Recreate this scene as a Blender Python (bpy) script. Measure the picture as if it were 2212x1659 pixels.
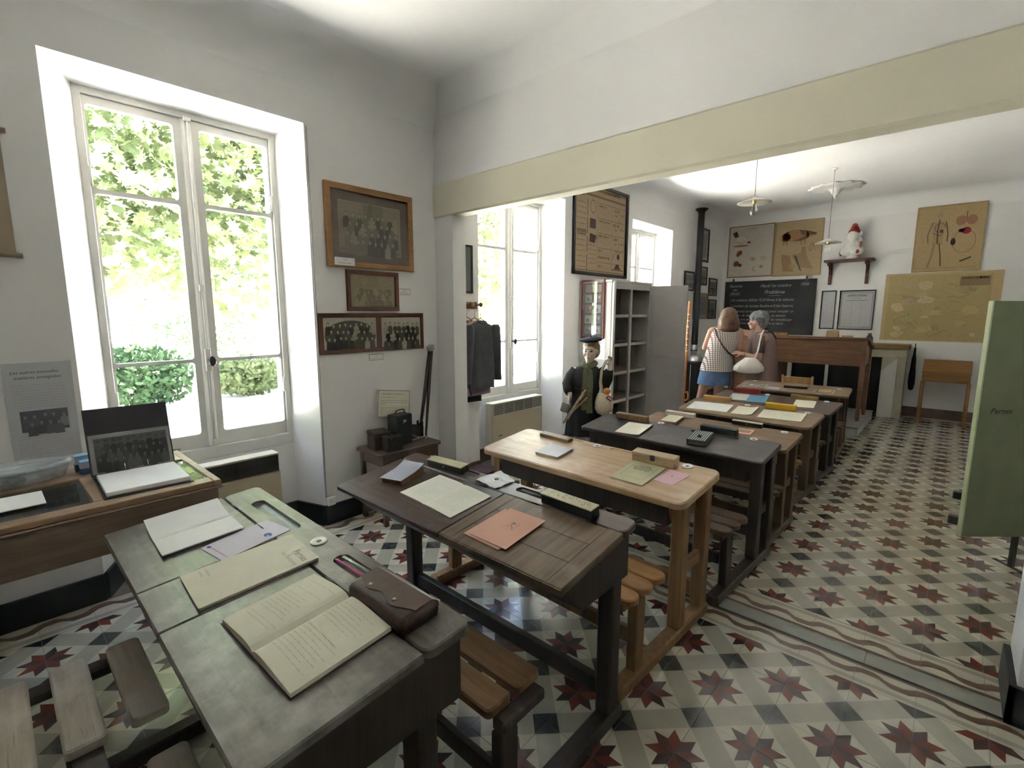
import bpy, bmesh, math, random
from mathutils import Vector, Matrix, Euler
for o in list(bpy.data.objects): bpy.data.objects.remove(o)
S = bpy.context.scene
C = S.collection
PI = math.pi
R = math.radians

# ------------------------------------------------------------------ camera
cam_d = bpy.data.cameras.new('camera')
cam_d.sensor_fit = 'HORIZONTAL'; cam_d.sensor_width = 36.0
cam_d.lens = 1048.64 / 2212 * 36.0
cam_d.clip_start = 0.02; cam_d.clip_end = 300
cam = bpy.data.objects.new('camera', cam_d); C.objects.link(cam)
_yaw, _pit, _rol = R(42.198), R(-8.330), R(0.027)
_f = Vector((-math.sin(_yaw) * math.cos(_pit), math.cos(_yaw) * math.cos(_pit), math.sin(_pit)))
_r = Vector((math.cos(_yaw), math.sin(_yaw), 0)); _u = _r.cross(_f)
_r2 = _r * math.cos(_rol) + _u * math.sin(_rol); _u2 = _u * math.cos(_rol) - _r * math.sin(_rol)
CAM = Vector((0.770, -1.256, 1.490))
cam.matrix_world = Matrix(((_r2.x, _u2.x, -_f.x, CAM.x), (_r2.y, _u2.y, -_f.y, CAM.y), (_r2.z, _u2.z, -_f.z, CAM.z), (0, 0, 0, 1)))
S.camera = cam

# ------------------------------------------------------------------ sky, sun, exposure
world = bpy.data.worlds.new('world'); S.world = world; world.use_nodes = True
wn = world.node_tree.nodes; wl = world.node_tree.links
sky = wn.new('ShaderNodeTexSky'); sky.sky_type = 'NISHITA'; sky.sun_disc = False
sky.sun_elevation = R(58); sky.sun_rotation = R(100); sky.altitude = 100; sky.air_density = 1.0; sky.dust_density = 2.0
wn['Background'].inputs['Strength'].default_value = 0.19
wl.new(sky.outputs[0], wn['Background'].inputs['Color'])
sun_d = bpy.data.lights.new('sun', 'SUN'); sun_d.energy = 11.0; sun_d.angle = R(0.6); sun_d.color = (1.0, 0.95, 0.87)
sun = bpy.data.objects.new('sun', sun_d); C.objects.link(sun)
sun.rotation_euler = Vector((-0.33, 0.20, -0.92)).to_track_quat('-Z', 'Y').to_euler()
vs = S.view_settings
vs.view_transform = 'Standard'; vs.look = 'None'; vs.exposure = 4.6; vs.gamma = 1.0; vs.use_curve_mapping = False
S.display_settings.display_device = 'sRGB'

# ------------------------------------------------------------------ materials
MATS = {}
def _mix(nt, a, b, fac):
    n = nt.nodes.new('ShaderNodeMix'); n.data_type = 'RGBA'; n.blend_type = 'MIX'
    for s, v in ((n.inputs[6], a), (n.inputs[7], b)):
        if hasattr(v, 'links') or hasattr(v, 'is_linked'): nt.links.new(v, s)
        else: s.default_value = (v[0], v[1], v[2], 1)
    if hasattr(fac, 'is_linked'): nt.links.new(fac, n.inputs[0])
    else: n.inputs[0].default_value = fac
    return n.outputs[2]
def _ramp(nt, fac, p0, p1):
    n = nt.nodes.new('ShaderNodeMapRange'); n.inputs[1].default_value = p0; n.inputs[2].default_value = p1
    nt.links.new(fac, n.inputs[0]); return n.outputs[0]
def _noise(nt, scale, detail=4, vec=None, stretch=None, coord='Object', rough=0.55, dist=0.0):
    tc = nt.nodes.new('ShaderNodeTexCoord'); src = tc.outputs[coord]
    if stretch:
        mp = nt.nodes.new('ShaderNodeMapping'); mp.inputs['Scale'].default_value = stretch
        nt.links.new(src, mp.inputs[0]); src = mp.outputs[0]
    n = nt.nodes.new('ShaderNodeTexNoise'); n.inputs['Scale'].default_value = scale; n.inputs['Detail'].default_value = detail
    n.inputs['Roughness'].default_value = rough; n.inputs['Distortion'].default_value = dist
    nt.links.new(src, n.inputs['Vector']); return n.outputs[0]
def _bump(nt, h, p, strength, dist=0.002):
    b = nt.nodes.new('ShaderNodeBump'); b.inputs['Strength'].default_value = strength; b.inputs['Distance'].default_value = dist
    nt.links.new(h, b.inputs['Height']); nt.links.new(b.outputs[0], p.inputs['Normal'])
def M(name, col, rough=0.6, metal=0.0, var=0.12, vscale=6.0, bump=0.0, bscale=80.0, spec=0.5, coat=0.0, emit=None, alpha=1.0, rand=0.0, sheen=0.0, trans=0.0):
    if name in MATS: return MATS[name]
    m = bpy.data.materials.new(name); m.use_nodes = True; nt = m.node_tree
    p = nt.nodes['Principled BSDF']
    p.inputs['Base Color'].default_value = (*col, 1); p.inputs['Roughness'].default_value = rough
    p.inputs['Metallic'].default_value = metal; p.inputs['Specular IOR Level'].default_value = spec
    p.inputs['Coat Weight'].default_value = coat; p.inputs['Coat Roughness'].default_value = 0.12
    p.inputs['Sheen Weight'].default_value = sheen; p.inputs['Transmission Weight'].default_value = trans
    if var > 0:
        n = _noise(nt, vscale)
        c = _mix(nt, tuple(x * (1 - var) for x in col), tuple(min(1, x * (1 + var)) for x in col), _ramp(nt, n, .3, .7))
        if rand > 0:
            oi = nt.nodes.new('ShaderNodeObjectInfo')
            c = _mix(nt, c, tuple(x * (1 - rand) for x in col), oi.outputs['Random'])
        nt.links.new(c, p.inputs['Base Color'])
    if bump > 0: _bump(nt, _noise(nt, bscale, 5), p, bump)
    if emit:
        p.inputs['Emission Color'].default_value = (*emit[0], 1); p.inputs['Emission Strength'].default_value = emit[1]
    MATS[name] = m; return m
def WOOD(name, dark, light, rough=0.5, axis=0, scale=7.0, worn=None, wear=0.0, coat=0.0, bump=0.25):
    if name in MATS: return MATS[name]
    m = bpy.data.materials.new(name); m.use_nodes = True; nt = m.node_tree; p = nt.nodes['Principled BSDF']
    st = [7.0, 7.0, 7.0]; st[axis] = 0.5
    g = _noise(nt, scale, 7, stretch=st, rough=0.6, dist=0.4)
    st2 = [26.0, 26.0, 26.0]; st2[axis] = 1.2
    g2 = _noise(nt, scale, 4, stretch=st2, rough=0.7)
    c = _mix(nt, dark, light, _ramp(nt, g, .30, .70))
    c = _mix(nt, c, tuple(x * 0.55 for x in dark), _ramp(nt, g2, .58, .80))
    if worn is not None:
        w = _noise(nt, 4.5, 5, rough=0.65)
        c = _mix(nt, c, worn, _ramp(nt, w, .62 - wear * .35, .80 - wear * .2))
    nt.links.new(c, p.inputs['Base Color'])
    p.inputs['Roughness'].default_value = rough; p.inputs['Coat Weight'].default_value = coat; p.inputs['Coat Roughness'].default_value = 0.25
    _bump(nt, g2, p, bump, 0.0015)
    MATS[name] = m; return m
def THIN(name, tint=(1, 1, 1), refl=0.08, rough=0.02, opaque=0.0, col=(1, 1, 1)):
    if name in MATS: return MATS[name]
    m = bpy.data.materials.new(name); m.use_nodes = True; nt = m.node_tree
    nt.nodes.remove(nt.nodes['Principled BSDF']); out = nt.nodes['Material Output']
    t = nt.nodes.new('ShaderNodeBsdfTransparent'); t.inputs[0].default_value = (*tint, 1)
    g = nt.nodes.new('ShaderNodeBsdfGlossy'); g.inputs['Roughness'].default_value = rough
    fr = nt.nodes.new('ShaderNodeLayerWeight'); fr.inputs[0].default_value = 0.5
    pw_ = nt.nodes.new('ShaderNodeMath'); pw_.operation = 'POWER'; pw_.inputs[1].default_value = 4.0; nt.links.new(fr.outputs['Facing'], pw_.inputs[0])
    ad = nt.nodes.new('ShaderNodeMath'); ad.operation = 'MULTIPLY_ADD'; ad.inputs[1].default_value = 0.6; ad.inputs[2].default_value = refl; ad.use_clamp = True
    nt.links.new(pw_.outputs[0], ad.inputs[0])
    mx = nt.nodes.new('ShaderNodeMixShader'); nt.links.new(ad.outputs[0], mx.inputs[0]); nt.links.new(t.outputs[0], mx.inputs[1]); nt.links.new(g.outputs[0], mx.inputs[2])
    src = mx.outputs[0]
    if opaque > 0:
        d = nt.nodes.new('ShaderNodeBsdfDiffuse'); d.inputs[0].default_value = (*col, 1)
        m2 = nt.nodes.new('ShaderNodeMixShader'); m2.inputs[0].default_value = opaque
        nt.links.new(src, m2.inputs[1]); nt.links.new(d.outputs[0], m2.inputs[2]); src = m2.outputs[0]
    nt.links.new(src, out.inputs['Surface'])
    MATS[name] = m; return m
def LEAF(name, c1, c2, tr=0.45):
    m = bpy.data.materials.new(name); m.use_nodes = True; nt = m.node_tree
    nt.nodes.remove(nt.nodes['Principled BSDF']); out = nt.nodes['Material Output']
    n = _noise(nt, 0.9, 3); n2 = _noise(nt, 9, 2)
    c = _mix(nt, c1, c2, _ramp(nt, n, .35, .65)); c = _mix(nt, c, tuple(x * .6 for x in c1), _ramp(nt, n2, .55, .8))
    d = nt.nodes.new('ShaderNodeBsdfDiffuse'); t = nt.nodes.new('ShaderNodeBsdfTranslucent')
    nt.links.new(c, d.inputs[0]); nt.links.new(c, t.inputs[0])
    mx = nt.nodes.new('ShaderNodeMixShader'); mx.inputs[0].default_value = tr
    nt.links.new(d.outputs[0], mx.inputs[1]); nt.links.new(t.outputs[0], mx.inputs[2]); nt.links.new(mx.outputs[0], out.inputs['Surface'])
    MATS[name] = m; return m
def PRINT():
    m = bpy.data.materials.new('print'); m.use_nodes = True; nt = m.node_tree; p = nt.nodes['Principled BSDF']
    a = nt.nodes.new('ShaderNodeVertexColor'); a.layer_name = 'Col'
    n = _noise(nt, 60, 4)
    mm = nt.nodes.new('ShaderNodeMix'); mm.data_type = 'RGBA'; mm.blend_type = 'MULTIPLY'; mm.inputs[0].default_value = 1
    g = _mix(nt, (.86, .86, .86), (1, 1, 1), _ramp(nt, n, .35, .65))
    nt.links.new(a.outputs[0], mm.inputs[6]); nt.links.new(g, mm.inputs[7])
    nt.links.new(mm.outputs[2], p.inputs['Base Color']); p.inputs['Roughness'].default_value = 0.65; p.inputs['Specular IOR Level'].default_value = 0.25
    MATS['print'] = m; return m
PRINTM = PRINT()

# ------------------------------------------------------------------ mesh builder
def mat_at(loc=(0, 0, 0), rot=(0, 0, 0)): return Matrix.Translation(Vector(loc)) @ Euler(rot, 'XYZ').to_matrix().to_4x4()
class B:
    def __init__(s): s.v = []; s.f = []; s.mi = []; s.sm = []
    def add(s, vs_, fs, mi=0, mx=None, smooth=False):
        o = len(s.v)
        s.v += [tuple(mx @ Vector(p)) for p in vs_] if mx is not None else [tuple(p) for p in vs_]
        s.f += [tuple(i + o for i in f) for f in fs]; s.mi += [mi] * len(fs); s.sm += [smooth] * len(fs)
        return s
    def box(s, x0, x1, y0, y1, z0, z1, bev=0.0, mi=0, mx=None):
        if bev <= 0:
            vs_ = [(x, y, z) for z in (z0, z1) for y in (y0, y1) for x in (x0, x1)]
            return s.add(vs_, [(0, 2, 3, 1), (4, 5, 7, 6), (0, 1, 5, 4), (2, 6, 7, 3), (0, 4, 6, 2), (1, 3, 7, 5)], mi, mx)
        b = min(bev, .45 * abs(x1 - x0), .45 * abs(y1 - y0), .45 * abs(z1 - z0))
        # chamfered box: each corner gives three vertices
        vs_ = []; idx = {}
        for ix, x in enumerate((x0, x1)):
            for iy, y in enumerate((y0, y1)):
                for iz, z in enumerate((z0, z1)):
                    sx, sy, sz = (1, -1)[ix], (1, -1)[iy], (1, -1)[iz]
                    for a, p in enumerate(((x, y + sy * b, z + sz * b), (x + sx * b, y, z + sz * b), (x + sx * b, y + sy * b, z))):
                        idx[ix, iy, iz, a] = len(vs_); vs_.append(p)
        g = lambda i, j, k, a: idx[i, j, k, a]
        fs = [(g(0,0,0,0), g(0,0,1,0), g(0,1,1,0), g(0,1,0,0)), (g(1,0,0,0), g(1,1,0,0), g(1,1,1,0), g(1,0,1,0)),
              (g(0,0,0,1), g(1,0,0,1), g(1,0,1,1), g(0,0,1,1)), (g(0,1,0,1), g(0,1,1,1), g(1,1,1,1), g(1,1,0,1)),
              (g(0,0,0,2), g(0,1,0,2), g(1,1,0,2), g(1,0,0,2)), (g(0,0,1,2), g(1,0,1,2), g(1,1,1,2), g(0,1,1,2))]
        for j in (0, 1):
            for k in (0, 1): fs.append((g(0,j,k,1), g(1,j,k,1), g(1,j,k,2), g(0,j,k,2)))
        for i in (0, 1):
            for k in (0, 1): fs.append((g(i,0,k,0), g(i,1,k,0), g(i,1,k,2), g(i,0,k,2)))
        for i in (0, 1):
            for j in (0, 1): fs.append((g(i,j,0,0), g(i,j,1,0), g(i,j,1,1), g(i,j,0,1)))
        for i in (0, 1):
            for j in (0, 1):
                for k in (0, 1): fs.append((g(i,j,k,0), g(i,j,k,1), g(i,j,k,2)))
        return s.add(vs_, fs, mi, mx)
    def cbox(s, c, d, bev=0.0, rot=(0, 0, 0), mi=0):
        return s.box(-d[0] / 2, d[0] / 2, -d[1] / 2, d[1] / 2, -d[2] / 2, d[2] / 2, bev, mi, mat_at(c, rot))
    def prism(s, poly, h0, h1, mx=None, mi=0, smooth=False):
        n = len(poly)
        vs_ = [(p[0], p[1], h0) for p in poly] + [(p[0], p[1], h1) for p in poly]
        fs = [tuple(reversed(range(n))), tuple(range(n, 2 * n))]
        s.add(vs_, fs, mi, mx, False)
        o = len(s.v) - 2 * n
        for i in range(n):
            j = (i + 1) % n
            s.f.append((o + i, o + j, o + n + j, o + n + i)); s.mi.append(mi); s.sm.append(smooth)
        return s
    def prism3(s, A, Bp, mi=0):      # two matching 3-D polygons
        n = len(A); o = len(s.v); s.v += [tuple(p) for p in A] + [tuple(p) for p in Bp]
        s.f += [tuple(o + i for i in reversed(range(n))), tuple(o + n + i for i in range(n))]
        s.f += [(o + i, o + (i + 1) % n, o + n + (i + 1) % n, o + n + i) for i in range(n)]
        s.mi += [mi] * (n + 2); s.sm += [False] * (n + 2); return s
    def cyl(s, p0, p1, r0, r1=None, seg=16, mi=0, smooth=True, caps=True):
        r1 = r0 if r1 is None else r1
        p0, p1 = Vector(p0), Vector(p1); d = (p1 - p0).normalized(); q = d.to_track_quat('Z', 'Y').to_matrix()
        vs_ = []
        for p, r in ((p0, r0), (p1, r1)):
            for i in range(seg):
                a = 2 * PI * i / seg; vs_.append(p + q @ Vector((r * math.cos(a), r * math.sin(a), 0)))
        fs = [(i, (i + 1) % seg, seg + (i + 1) % seg, seg + i) for i in range(seg)]
        s.add(vs_, fs, mi, None, smooth)
        if caps: 
            o = len(s.v) - 2 * seg
            s.f += [tuple(o + i for i in reversed(range(seg))), tuple(o + seg + i for i in range(seg))]; s.mi += [mi] * 2; s.sm += [False] * 2
        return s
    def tube(s, path, r, seg=8, mi=0, closed=False):
        pts = [Vector(p) for p in path]; n = len(pts); rings = []
        rr = r if isinstance(r, (list, tuple)) else [r] * n
        prev = None
        for i, p in enumerate(pts):
            a = pts[(i - 1) % n] if (closed or i > 0) else p; b = pts[(i + 1) % n] if (closed or i < n - 1) else p
            d = (b - a).normalized()
            ref = prev if prev is not None else (Vector((0, 0, 1)) if abs(d.z) < .9 else Vector((1, 0, 0)))
            x = (ref - d * ref.dot(d)).normalized(); y = d.cross(x); prev = x
            rings.append([p + (x * math.cos(2 * PI * k / seg) + y * math.sin(2 * PI * k / seg)) * rr[i] for k in range(seg)])
        vs_ = [v for g in rings for v in g]; m = n if closed else n - 1
        fs = [(i * seg + k, i * seg + (k + 1) % seg, ((i + 1) % n) * seg + (k + 1) % seg, ((i + 1) % n) * seg + k) for i in range(m) for k in range(seg)]
        if not closed: fs += [tuple(reversed(range(seg))), tuple(range((n - 1) * seg, n * seg))]
        return s.add(vs_, fs, mi, None, True)
    def loft(s, rings, mi=0, caps=True, closed_ring=True, smooth=True):
        n = len(rings[0]); vs_ = [v for g in rings for v in g]
        kk = n if closed_ring else n - 1
        fs = [(i * n + k, i * n + (k + 1) % n, (i + 1) * n + (k + 1) % n, (i + 1) * n + k) for i in range(len(rings) - 1) for k in range(kk)]
        if caps: fs += [tuple(reversed(range(n))), tuple(range((len(rings) - 1) * n, len(rings) * n))]
        return s.add(vs_, fs, mi, None, smooth)
    def lathe(s, prof, seg=24, mx=None, mi=0, smooth=True):
        vs_ = []; fs = []; n = len(prof)
        for i in range(seg):
            a = 2 * PI * i / seg
            for r, z in prof: vs_.append((r * math.cos(a), r * math.sin(a), z))
        for i in range(seg):
            j = (i + 1) % seg
            for k in range(n - 1): fs.append((i * n + k, j * n + k, j * n + k + 1, i * n + k + 1))
        s.add(vs_, fs, mi, mx, smooth)
        o = len(s.v) - len(vs_)
        for k, rev in ((0, True), (n - 1, False)):
            if prof[k][0] > 1e-5:
                g = [o + i * n + k for i in range(seg)]
                s.f.append(tuple(reversed(g)) if rev else tuple(g)); s.mi.append(mi); s.sm.append(False)
        return s
    def ell(s, c, rad, rot=(0, 0, 0), seg=16, ring=10, mi=0):
        mx = mat_at(c, rot); vs_ = [(0, 0, rad[2])]; fs = []
        for i in range(1, ring):
            t = PI * i / ring
            for k in range(seg):
                a = 2 * PI * k / seg; vs_.append((rad[0] * math.sin(t) * math.cos(a), rad[1] * math.sin(t) * math.sin(a), rad[2] * math.cos(t)))
        vs_.append((0, 0, -rad[2])); L = len(vs_) - 1
        for k in range(seg): fs.append((0, 1 + k, 1 + (k + 1) % seg)); fs.append((L, L - seg + (k + 1) % seg, L - seg + k))
        for i in range(ring - 2):
            for k in range(seg):
                a = 1 + i * seg; fs.append((a + k, a + seg + k, a + seg + (k + 1) % seg, a + (k + 1) % seg))
        return s.add(vs_, fs, mi, mx, True)
    def cap(s, p0, p1, r0, r1, seg=12):      # capsule
        s.cyl(p0, p1, r0, r1, seg); s.ell(p0, (r0,) * 3, seg=seg, ring=8); s.ell(p1, (r1,) * 3, seg=seg, ring=8); return s
    def mesh(s, name):
        me = bpy.data.meshes.new(name); me.from_pydata(s.v, [], s.f)
        me.polygons.foreach_set('material_index', s.mi); me.polygons.foreach_set('use_smooth', s.sm); me.update(); return me
    def build(s, name, mats, parent=None, loc=(0, 0, 0), rot=(0, 0, 0), fix=True):
        me = s.mesh(name)
        if fix:
            bm = bmesh.new(); bm.from_mesh(me); bmesh.ops.recalc_face_normals(bm, faces=bm.faces); bm.to_mesh(me); bm.free()
        return ob(name, me, mats, parent, loc, rot)
def ob(name, me, mats, parent=None, loc=(0, 0, 0), rot=(0, 0, 0)):
    o = bpy.data.objects.new(name, me)
    for m in (mats if isinstance(mats, (list, tuple)) else [mats]): me.materials.append(m)
    C.objects.link(o); o.parent = parent; o.location = loc; o.rotation_euler = rot
    return o
def thing(name, label, cat, loc=(0, 0, 0), rot=(0, 0, 0), group=None):
    o = bpy.data.objects.new(name, None); C.objects.link(o); o.empty_display_size = 0.05
    o.location = loc; o.rotation_euler = rot; tag(o, label, cat, group); return o
def tag(o, label, cat, group=None):
    o['label'] = label; o['category'] = cat
    if group: o['group'] = group
    return o
def struct(o): o['kind'] = 'structure'; return o
def remesh(b, voxel, smooth=4):
    me = b.mesh('tmp'); o = bpy.data.objects.new('tmp', me); C.objects.link(o)
    m = o.modifiers.new('r', 'REMESH'); m.mode = 'VOXEL'; m.voxel_size = voxel; m.use_smooth_shade = True
    if smooth:
        k = o.modifiers.new('s', 'SMOOTH'); k.factor = 0.5; k.iterations = smooth
    dg = bpy.context.evaluated_depsgraph_get(); dg.update()
    out = bpy.data.meshes.new_from_object(o.evaluated_get(dg))
    bpy.data.objects.remove(o); bpy.data.meshes.remove(me); return out
def boolcut(b, cut):
    me = b.mesh('tmp'); bm = bmesh.new(); bm.from_mesh(me); bmesh.ops.recalc_face_normals(bm, faces=bm.faces); bm.to_mesh(me); bm.free()
    o = bpy.data.objects.new('tmp', me); C.objects.link(o)
    mc = cut.mesh('tmpc'); bm = bmesh.new(); bm.from_mesh(mc); bmesh.ops.recalc_face_normals(bm, faces=bm.faces); bm.to_mesh(mc); bm.free()
    oc = bpy.data.objects.new('tmpc', mc); C.objects.link(oc)
    m = o.modifiers.new('b', 'BOOLEAN'); m.object = oc; m.operation = 'DIFFERENCE'; m.solver = 'EXACT'
    dg = bpy.context.evaluated_depsgraph_get(); dg.update()
    out = bpy.data.meshes.new_from_object(o.evaluated_get(dg))
    bpy.data.objects.remove(o); bpy.data.objects.remove(oc); return out
def text_mesh(body, size=1.0, shear=0.0, align='LEFT', bold=0.0, space=1.0):
    cu = bpy.data.curves.new('t', 'FONT'); cu.body = body; cu.size = size; cu.shear = shear; cu.align_x = align; cu.resolution_u = 2
    cu.offset = bold; cu.space_character = space; cu.fill_mode = 'FRONT'
    o = bpy.data.objects.new('t', cu); C.objects.link(o)
    dg = bpy.context.evaluated_depsgraph_get(); dg.update()
    me = bpy.data.meshes.new_from_object(o.evaluated_get(dg)); bpy.data.objects.remove(o); bpy.data.curves.remove(cu)
    me.materials.clear(); return me
def text(name, body, size, mat, parent, loc=(0, 0, 0), rot=(0, 0, 0), **kw):
    return ob(name, text_mesh(body, size, **kw), mat, parent, loc, rot)

# flat print made of coloured patches (photographs, posters, writing)
class Flat:
    def __init__(s): s.v = []; s.f = []; s.c = []; s.z = 0.0
    def lift(s, d=0.00025): s.z += d; return s
    def poly(s, pts, col):
        o = len(s.v); s.v += [(p[0], p[1], s.z) for p in pts]; s.f.append(tuple(range(o, o + len(pts)))); s.c.append(col); return s
    def rect(s, x0, x1, y0, y1, col): return s.poly([(x0, y0), (x1, y0), (x1, y1), (x0, y1)], col)
    def ell(s, x, y, rx, ry, col, rot=0, n=14):
        c, q = math.cos(rot), math.sin(rot)
        return s.poly([(x + rx * math.cos(a) * c - ry * math.sin(a) * q, y + rx * math.cos(a) * q + ry * math.sin(a) * c) for a in [2 * PI * i / n for i in range(n)]], col)
    def line(s, pts, w, col):
        for (x0, y0), (x1, y1) in zip(pts[:-1], pts[1:]):
            d = math.hypot(x1 - x0, y1 - y0) or 1e-6; nx, ny = -(y1 - y0) / d * w / 2, (x1 - x0) / d * w / 2
            s.poly([(x0 - nx, y0 - ny), (x1 - nx, y1 - ny), (x1 + nx, y1 + ny), (x0 + nx, y0 + ny)], col)
        return s
    def ring(s, x, y, rx, ry, w, col, a0=0, a1=2 * PI, n=24):
        return s.line([(x + rx * math.cos(a0 + (a1 - a0) * i / n), y + ry * math.sin(a0 + (a1 - a0) * i / n)) for i in range(n + 1)], w, col)
    def scrib(s, x0, x1, y, h, col, rnd, w=None):          # a line of small handwriting
        x = x0
        while x < x1:
            ln = h * rnd.uniform(1.5, 5); e = min(x + ln, x1); n = max(2, int((e - x) / (h * .35)))
            s.line([(x + (e - x) * i / n, y + (h * .5 * rnd.random() if i % 2 else 0)) for i in range(n + 1)], w or h * .22, col)
            x = e + h * rnd.uniform(.5, .9)
        return s
    def build(s, name, parent=None, loc=(0, 0, 0), rot=(0, 0, 0)):
        me = bpy.data.meshes.new(name); me.from_pydata(s.v, [], s.f)
        ca = me.color_attributes.new('Col', 'FLOAT_COLOR', 'CORNER'); dat = []
        for f, c in zip(s.f, s.c): dat += [c[0], c[1], c[2], 1.0] * len(f)
        ca.data.foreach_set('color', dat); me.update()
        return ob(name, me, PRINTM, parent, loc, rot)
LW = (PI / 2, 0, PI / 2)      # picture plane on the window wall (faces +x)
FW = (PI / 2, 0, 0)           # picture plane on the far wall (faces -y)
# ------------------------------------------------------------------ shared materials
WALL = M('wall_plaster', (.82, .805, .79), .85, var=.03, vscale=1.5, bump=.25, bscale=40)
CEIL = M('ceiling_plaster', (.86, .85, .84), .9, var=.02, vscale=1.0, bump=.15, bscale=30)
BEAMM = M('beam_paint', (.70, .66, .52), .7, var=.03, vscale=2, bump=.15, bscale=40)
PAINT = M('window_paint', (.72, .71, .67), .45, var=.04, vscale=5, bump=.08, bscale=30)
GLASS = THIN('window_glass', (.97, .985, .98), .05, .01)
BLACKP = M('baseboard_black', (.018, .022, .024), .45, var=.2, vscale=6)
BROWNP = M('baseboard_brown', (.17, .105, .09), .5, var=.25, vscale=5)
T_CREAM = M('tile_cream', (.56, .52, .415), .22, var=.10, vscale=14, rand=.10, spec=.55, coat=.25)
T_GREY = M('tile_grey', (.40, .375, .295), .24, var=.10, vscale=14, rand=.12, spec=.55, coat=.25)
T_BLACK = M('tile_black', (.062, .064, .058), .22, var=.3, vscale=30, rand=.2, spec=.55, coat=.25)
T_RED = M('tile_red', (.17, .048, .033), .24, var=.18, vscale=20, rand=.2, spec=.5, coat=.25)
T_DARK = M('tile_dark_red', (.085, .040, .036), .24, var=.2, vscale=20, rand=.2, spec=.5, coat=.25)
T_BROWN = M('tile_brown', (.15, .085, .062), .28, var=.15, vscale=16, rand=.15, coat=.2)
T_SLAB = M('tile_slab', (.28, .285, .25), .35, var=.12, vscale=8)
GROUT = M('grout', (.20, .19, .165), .8, var=.2, vscale=20)

# ------------------------------------------------------------------ floor of patterned cement tiles
TS = 0.2
fl = B().box(-2.85, 2.7, -4.5, 7.82, -0.15, -0.0035).build('floor', GROUT); struct(fl)
def tile_polys():
    b, Rr, r = .31, .50, .285
    P = lambda rad, deg: (rad * math.cos(R(deg)), rad * math.sin(R(deg)))
    out = []
    for flip in (0, 1):
        f = (lambda p: (1 - p[0], 1 - p[1])) if flip else (lambda p: p)
        t1, nt_, t2 = P(Rr, 22.5), P(r, 45), P(Rr, 67.5)
        out.append((3, [f(p) for p in ((0, 0), (r, 0), t1, nt_)])); out.append((4, [f(p) for p in ((0, 0), nt_, t2, (0, r))]))
        out.append((0, [f(p) for p in ((r, 0), (1 - b, 0), t1)])); out.append((0, [f(p) for p in ((1 - b, 0), (0, 1 - b), nt_, t1)]))
        out[-1] = (0, [f(p) for p in ((1 - b, 0), ((1 - b) / 2, (1 - b) / 2), nt_, t1)])
        out.append((0, [f(p) for p in (((1 - b) / 2, (1 - b) / 2), (0, 1 - b), t2, nt_)])); out.append((0, [f(p) for p in ((0, 1 - b), (0, r), t2)]))
        out.append((2, [f(p) for p in ((1, 0), (1, b), (1 - b, 0))]))
    out.append((1, [(1 - b, 0), (1, b), (b, 1), (0, 1 - b)]))
    return out
POLY = tile_polys(); TG = 0.0016
def tile_geo(bb, ox, oy, rot90, z=0.0, w=TS, h=TS):
    for mi, pts in POLY:
        q = [(1 - p[1], p[0]) if rot90 else p for p in pts]
        vs_ = [(ox + TG / 2 + p[0] * (w - TG), oy + TG / 2 + p[1] * (h - TG), z) for p in q]
        bb.add(vs_, [tuple(range(len(vs_)))], mi)
    x0, x1, y0, y1 = ox + TG / 2, ox + w - TG / 2, oy + TG / 2, oy + h - TG / 2
    bb.add([(x0, y0, z), (x1, y0, z), (x1, y1, z), (x0, y1, z), (x0, y0, z - .004), (x1, y0, z - .004), (x1, y1, z - .004), (x0, y1, z - .004)],
           [(0, 4, 5, 1), (1, 5, 6, 2), (2, 6, 7, 3), (3, 7, 4, 0)], 5)
TM = [T_CREAM, T_GREY, T_BLACK, T_RED, T_DARK, GROUT]
tme = []
for r90 in (False, True):
    bb = B(); tile_geo(bb, -TS / 2, -TS / 2, r90); me = bb.mesh('tile')
    for m in TM: me.materials.append(m)
    tme.append(me)
cells = []
for i in range(-11, 13):
    for j in range(-21, 5): cells.append((i * TS, j * TS, (i + j) % 2 != 0))          # star at (0,0)
for i in range(-11, 13):
    for j in range(0, 31): cells.append((i * TS, 1.432 + j * TS, (i + j) % 2 == 0))
def inview(p, mg=0.06):
    d = Vector(p) - CAM; z = d.dot(_f)
    if z < .1: return False
    return abs(d.dot(_r2) / z) < 1.0547 * (1 + mg) and abs(d.dot(_u2) / z) < .791 * (1 + mg)
vis = sorted([c for c in cells if inview((c[0] + .1, c[1] + .1, 0)) and c[0] < 1.0], key=lambda c: (c[0] + .1 - CAM.x) ** 2 + (c[1] + .1 - CAM.y) ** 2)[:295]
vset = set(vis); rest = B(); rng = random.Random(5)
for c in cells:
    zj = rng.uniform(-.0005, .0004)
    if c in vset:
        o = bpy.data.objects.new('tile', tme[1 if c[2] else 0]); C.objects.link(o); o.parent = fl; o.location = (c[0] + TS / 2, c[1] + TS / 2, zj)
        o.rotation_euler = (rng.uniform(-.0012, .0012), rng.uniform(-.0012, .0012), 0)
    else: tile_geo(rest, c[0], c[1], c[2], zj)
rt = rest.build('far_tiles', TM, fl, fix=False); rt['kind'] = 'stuff'
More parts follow.
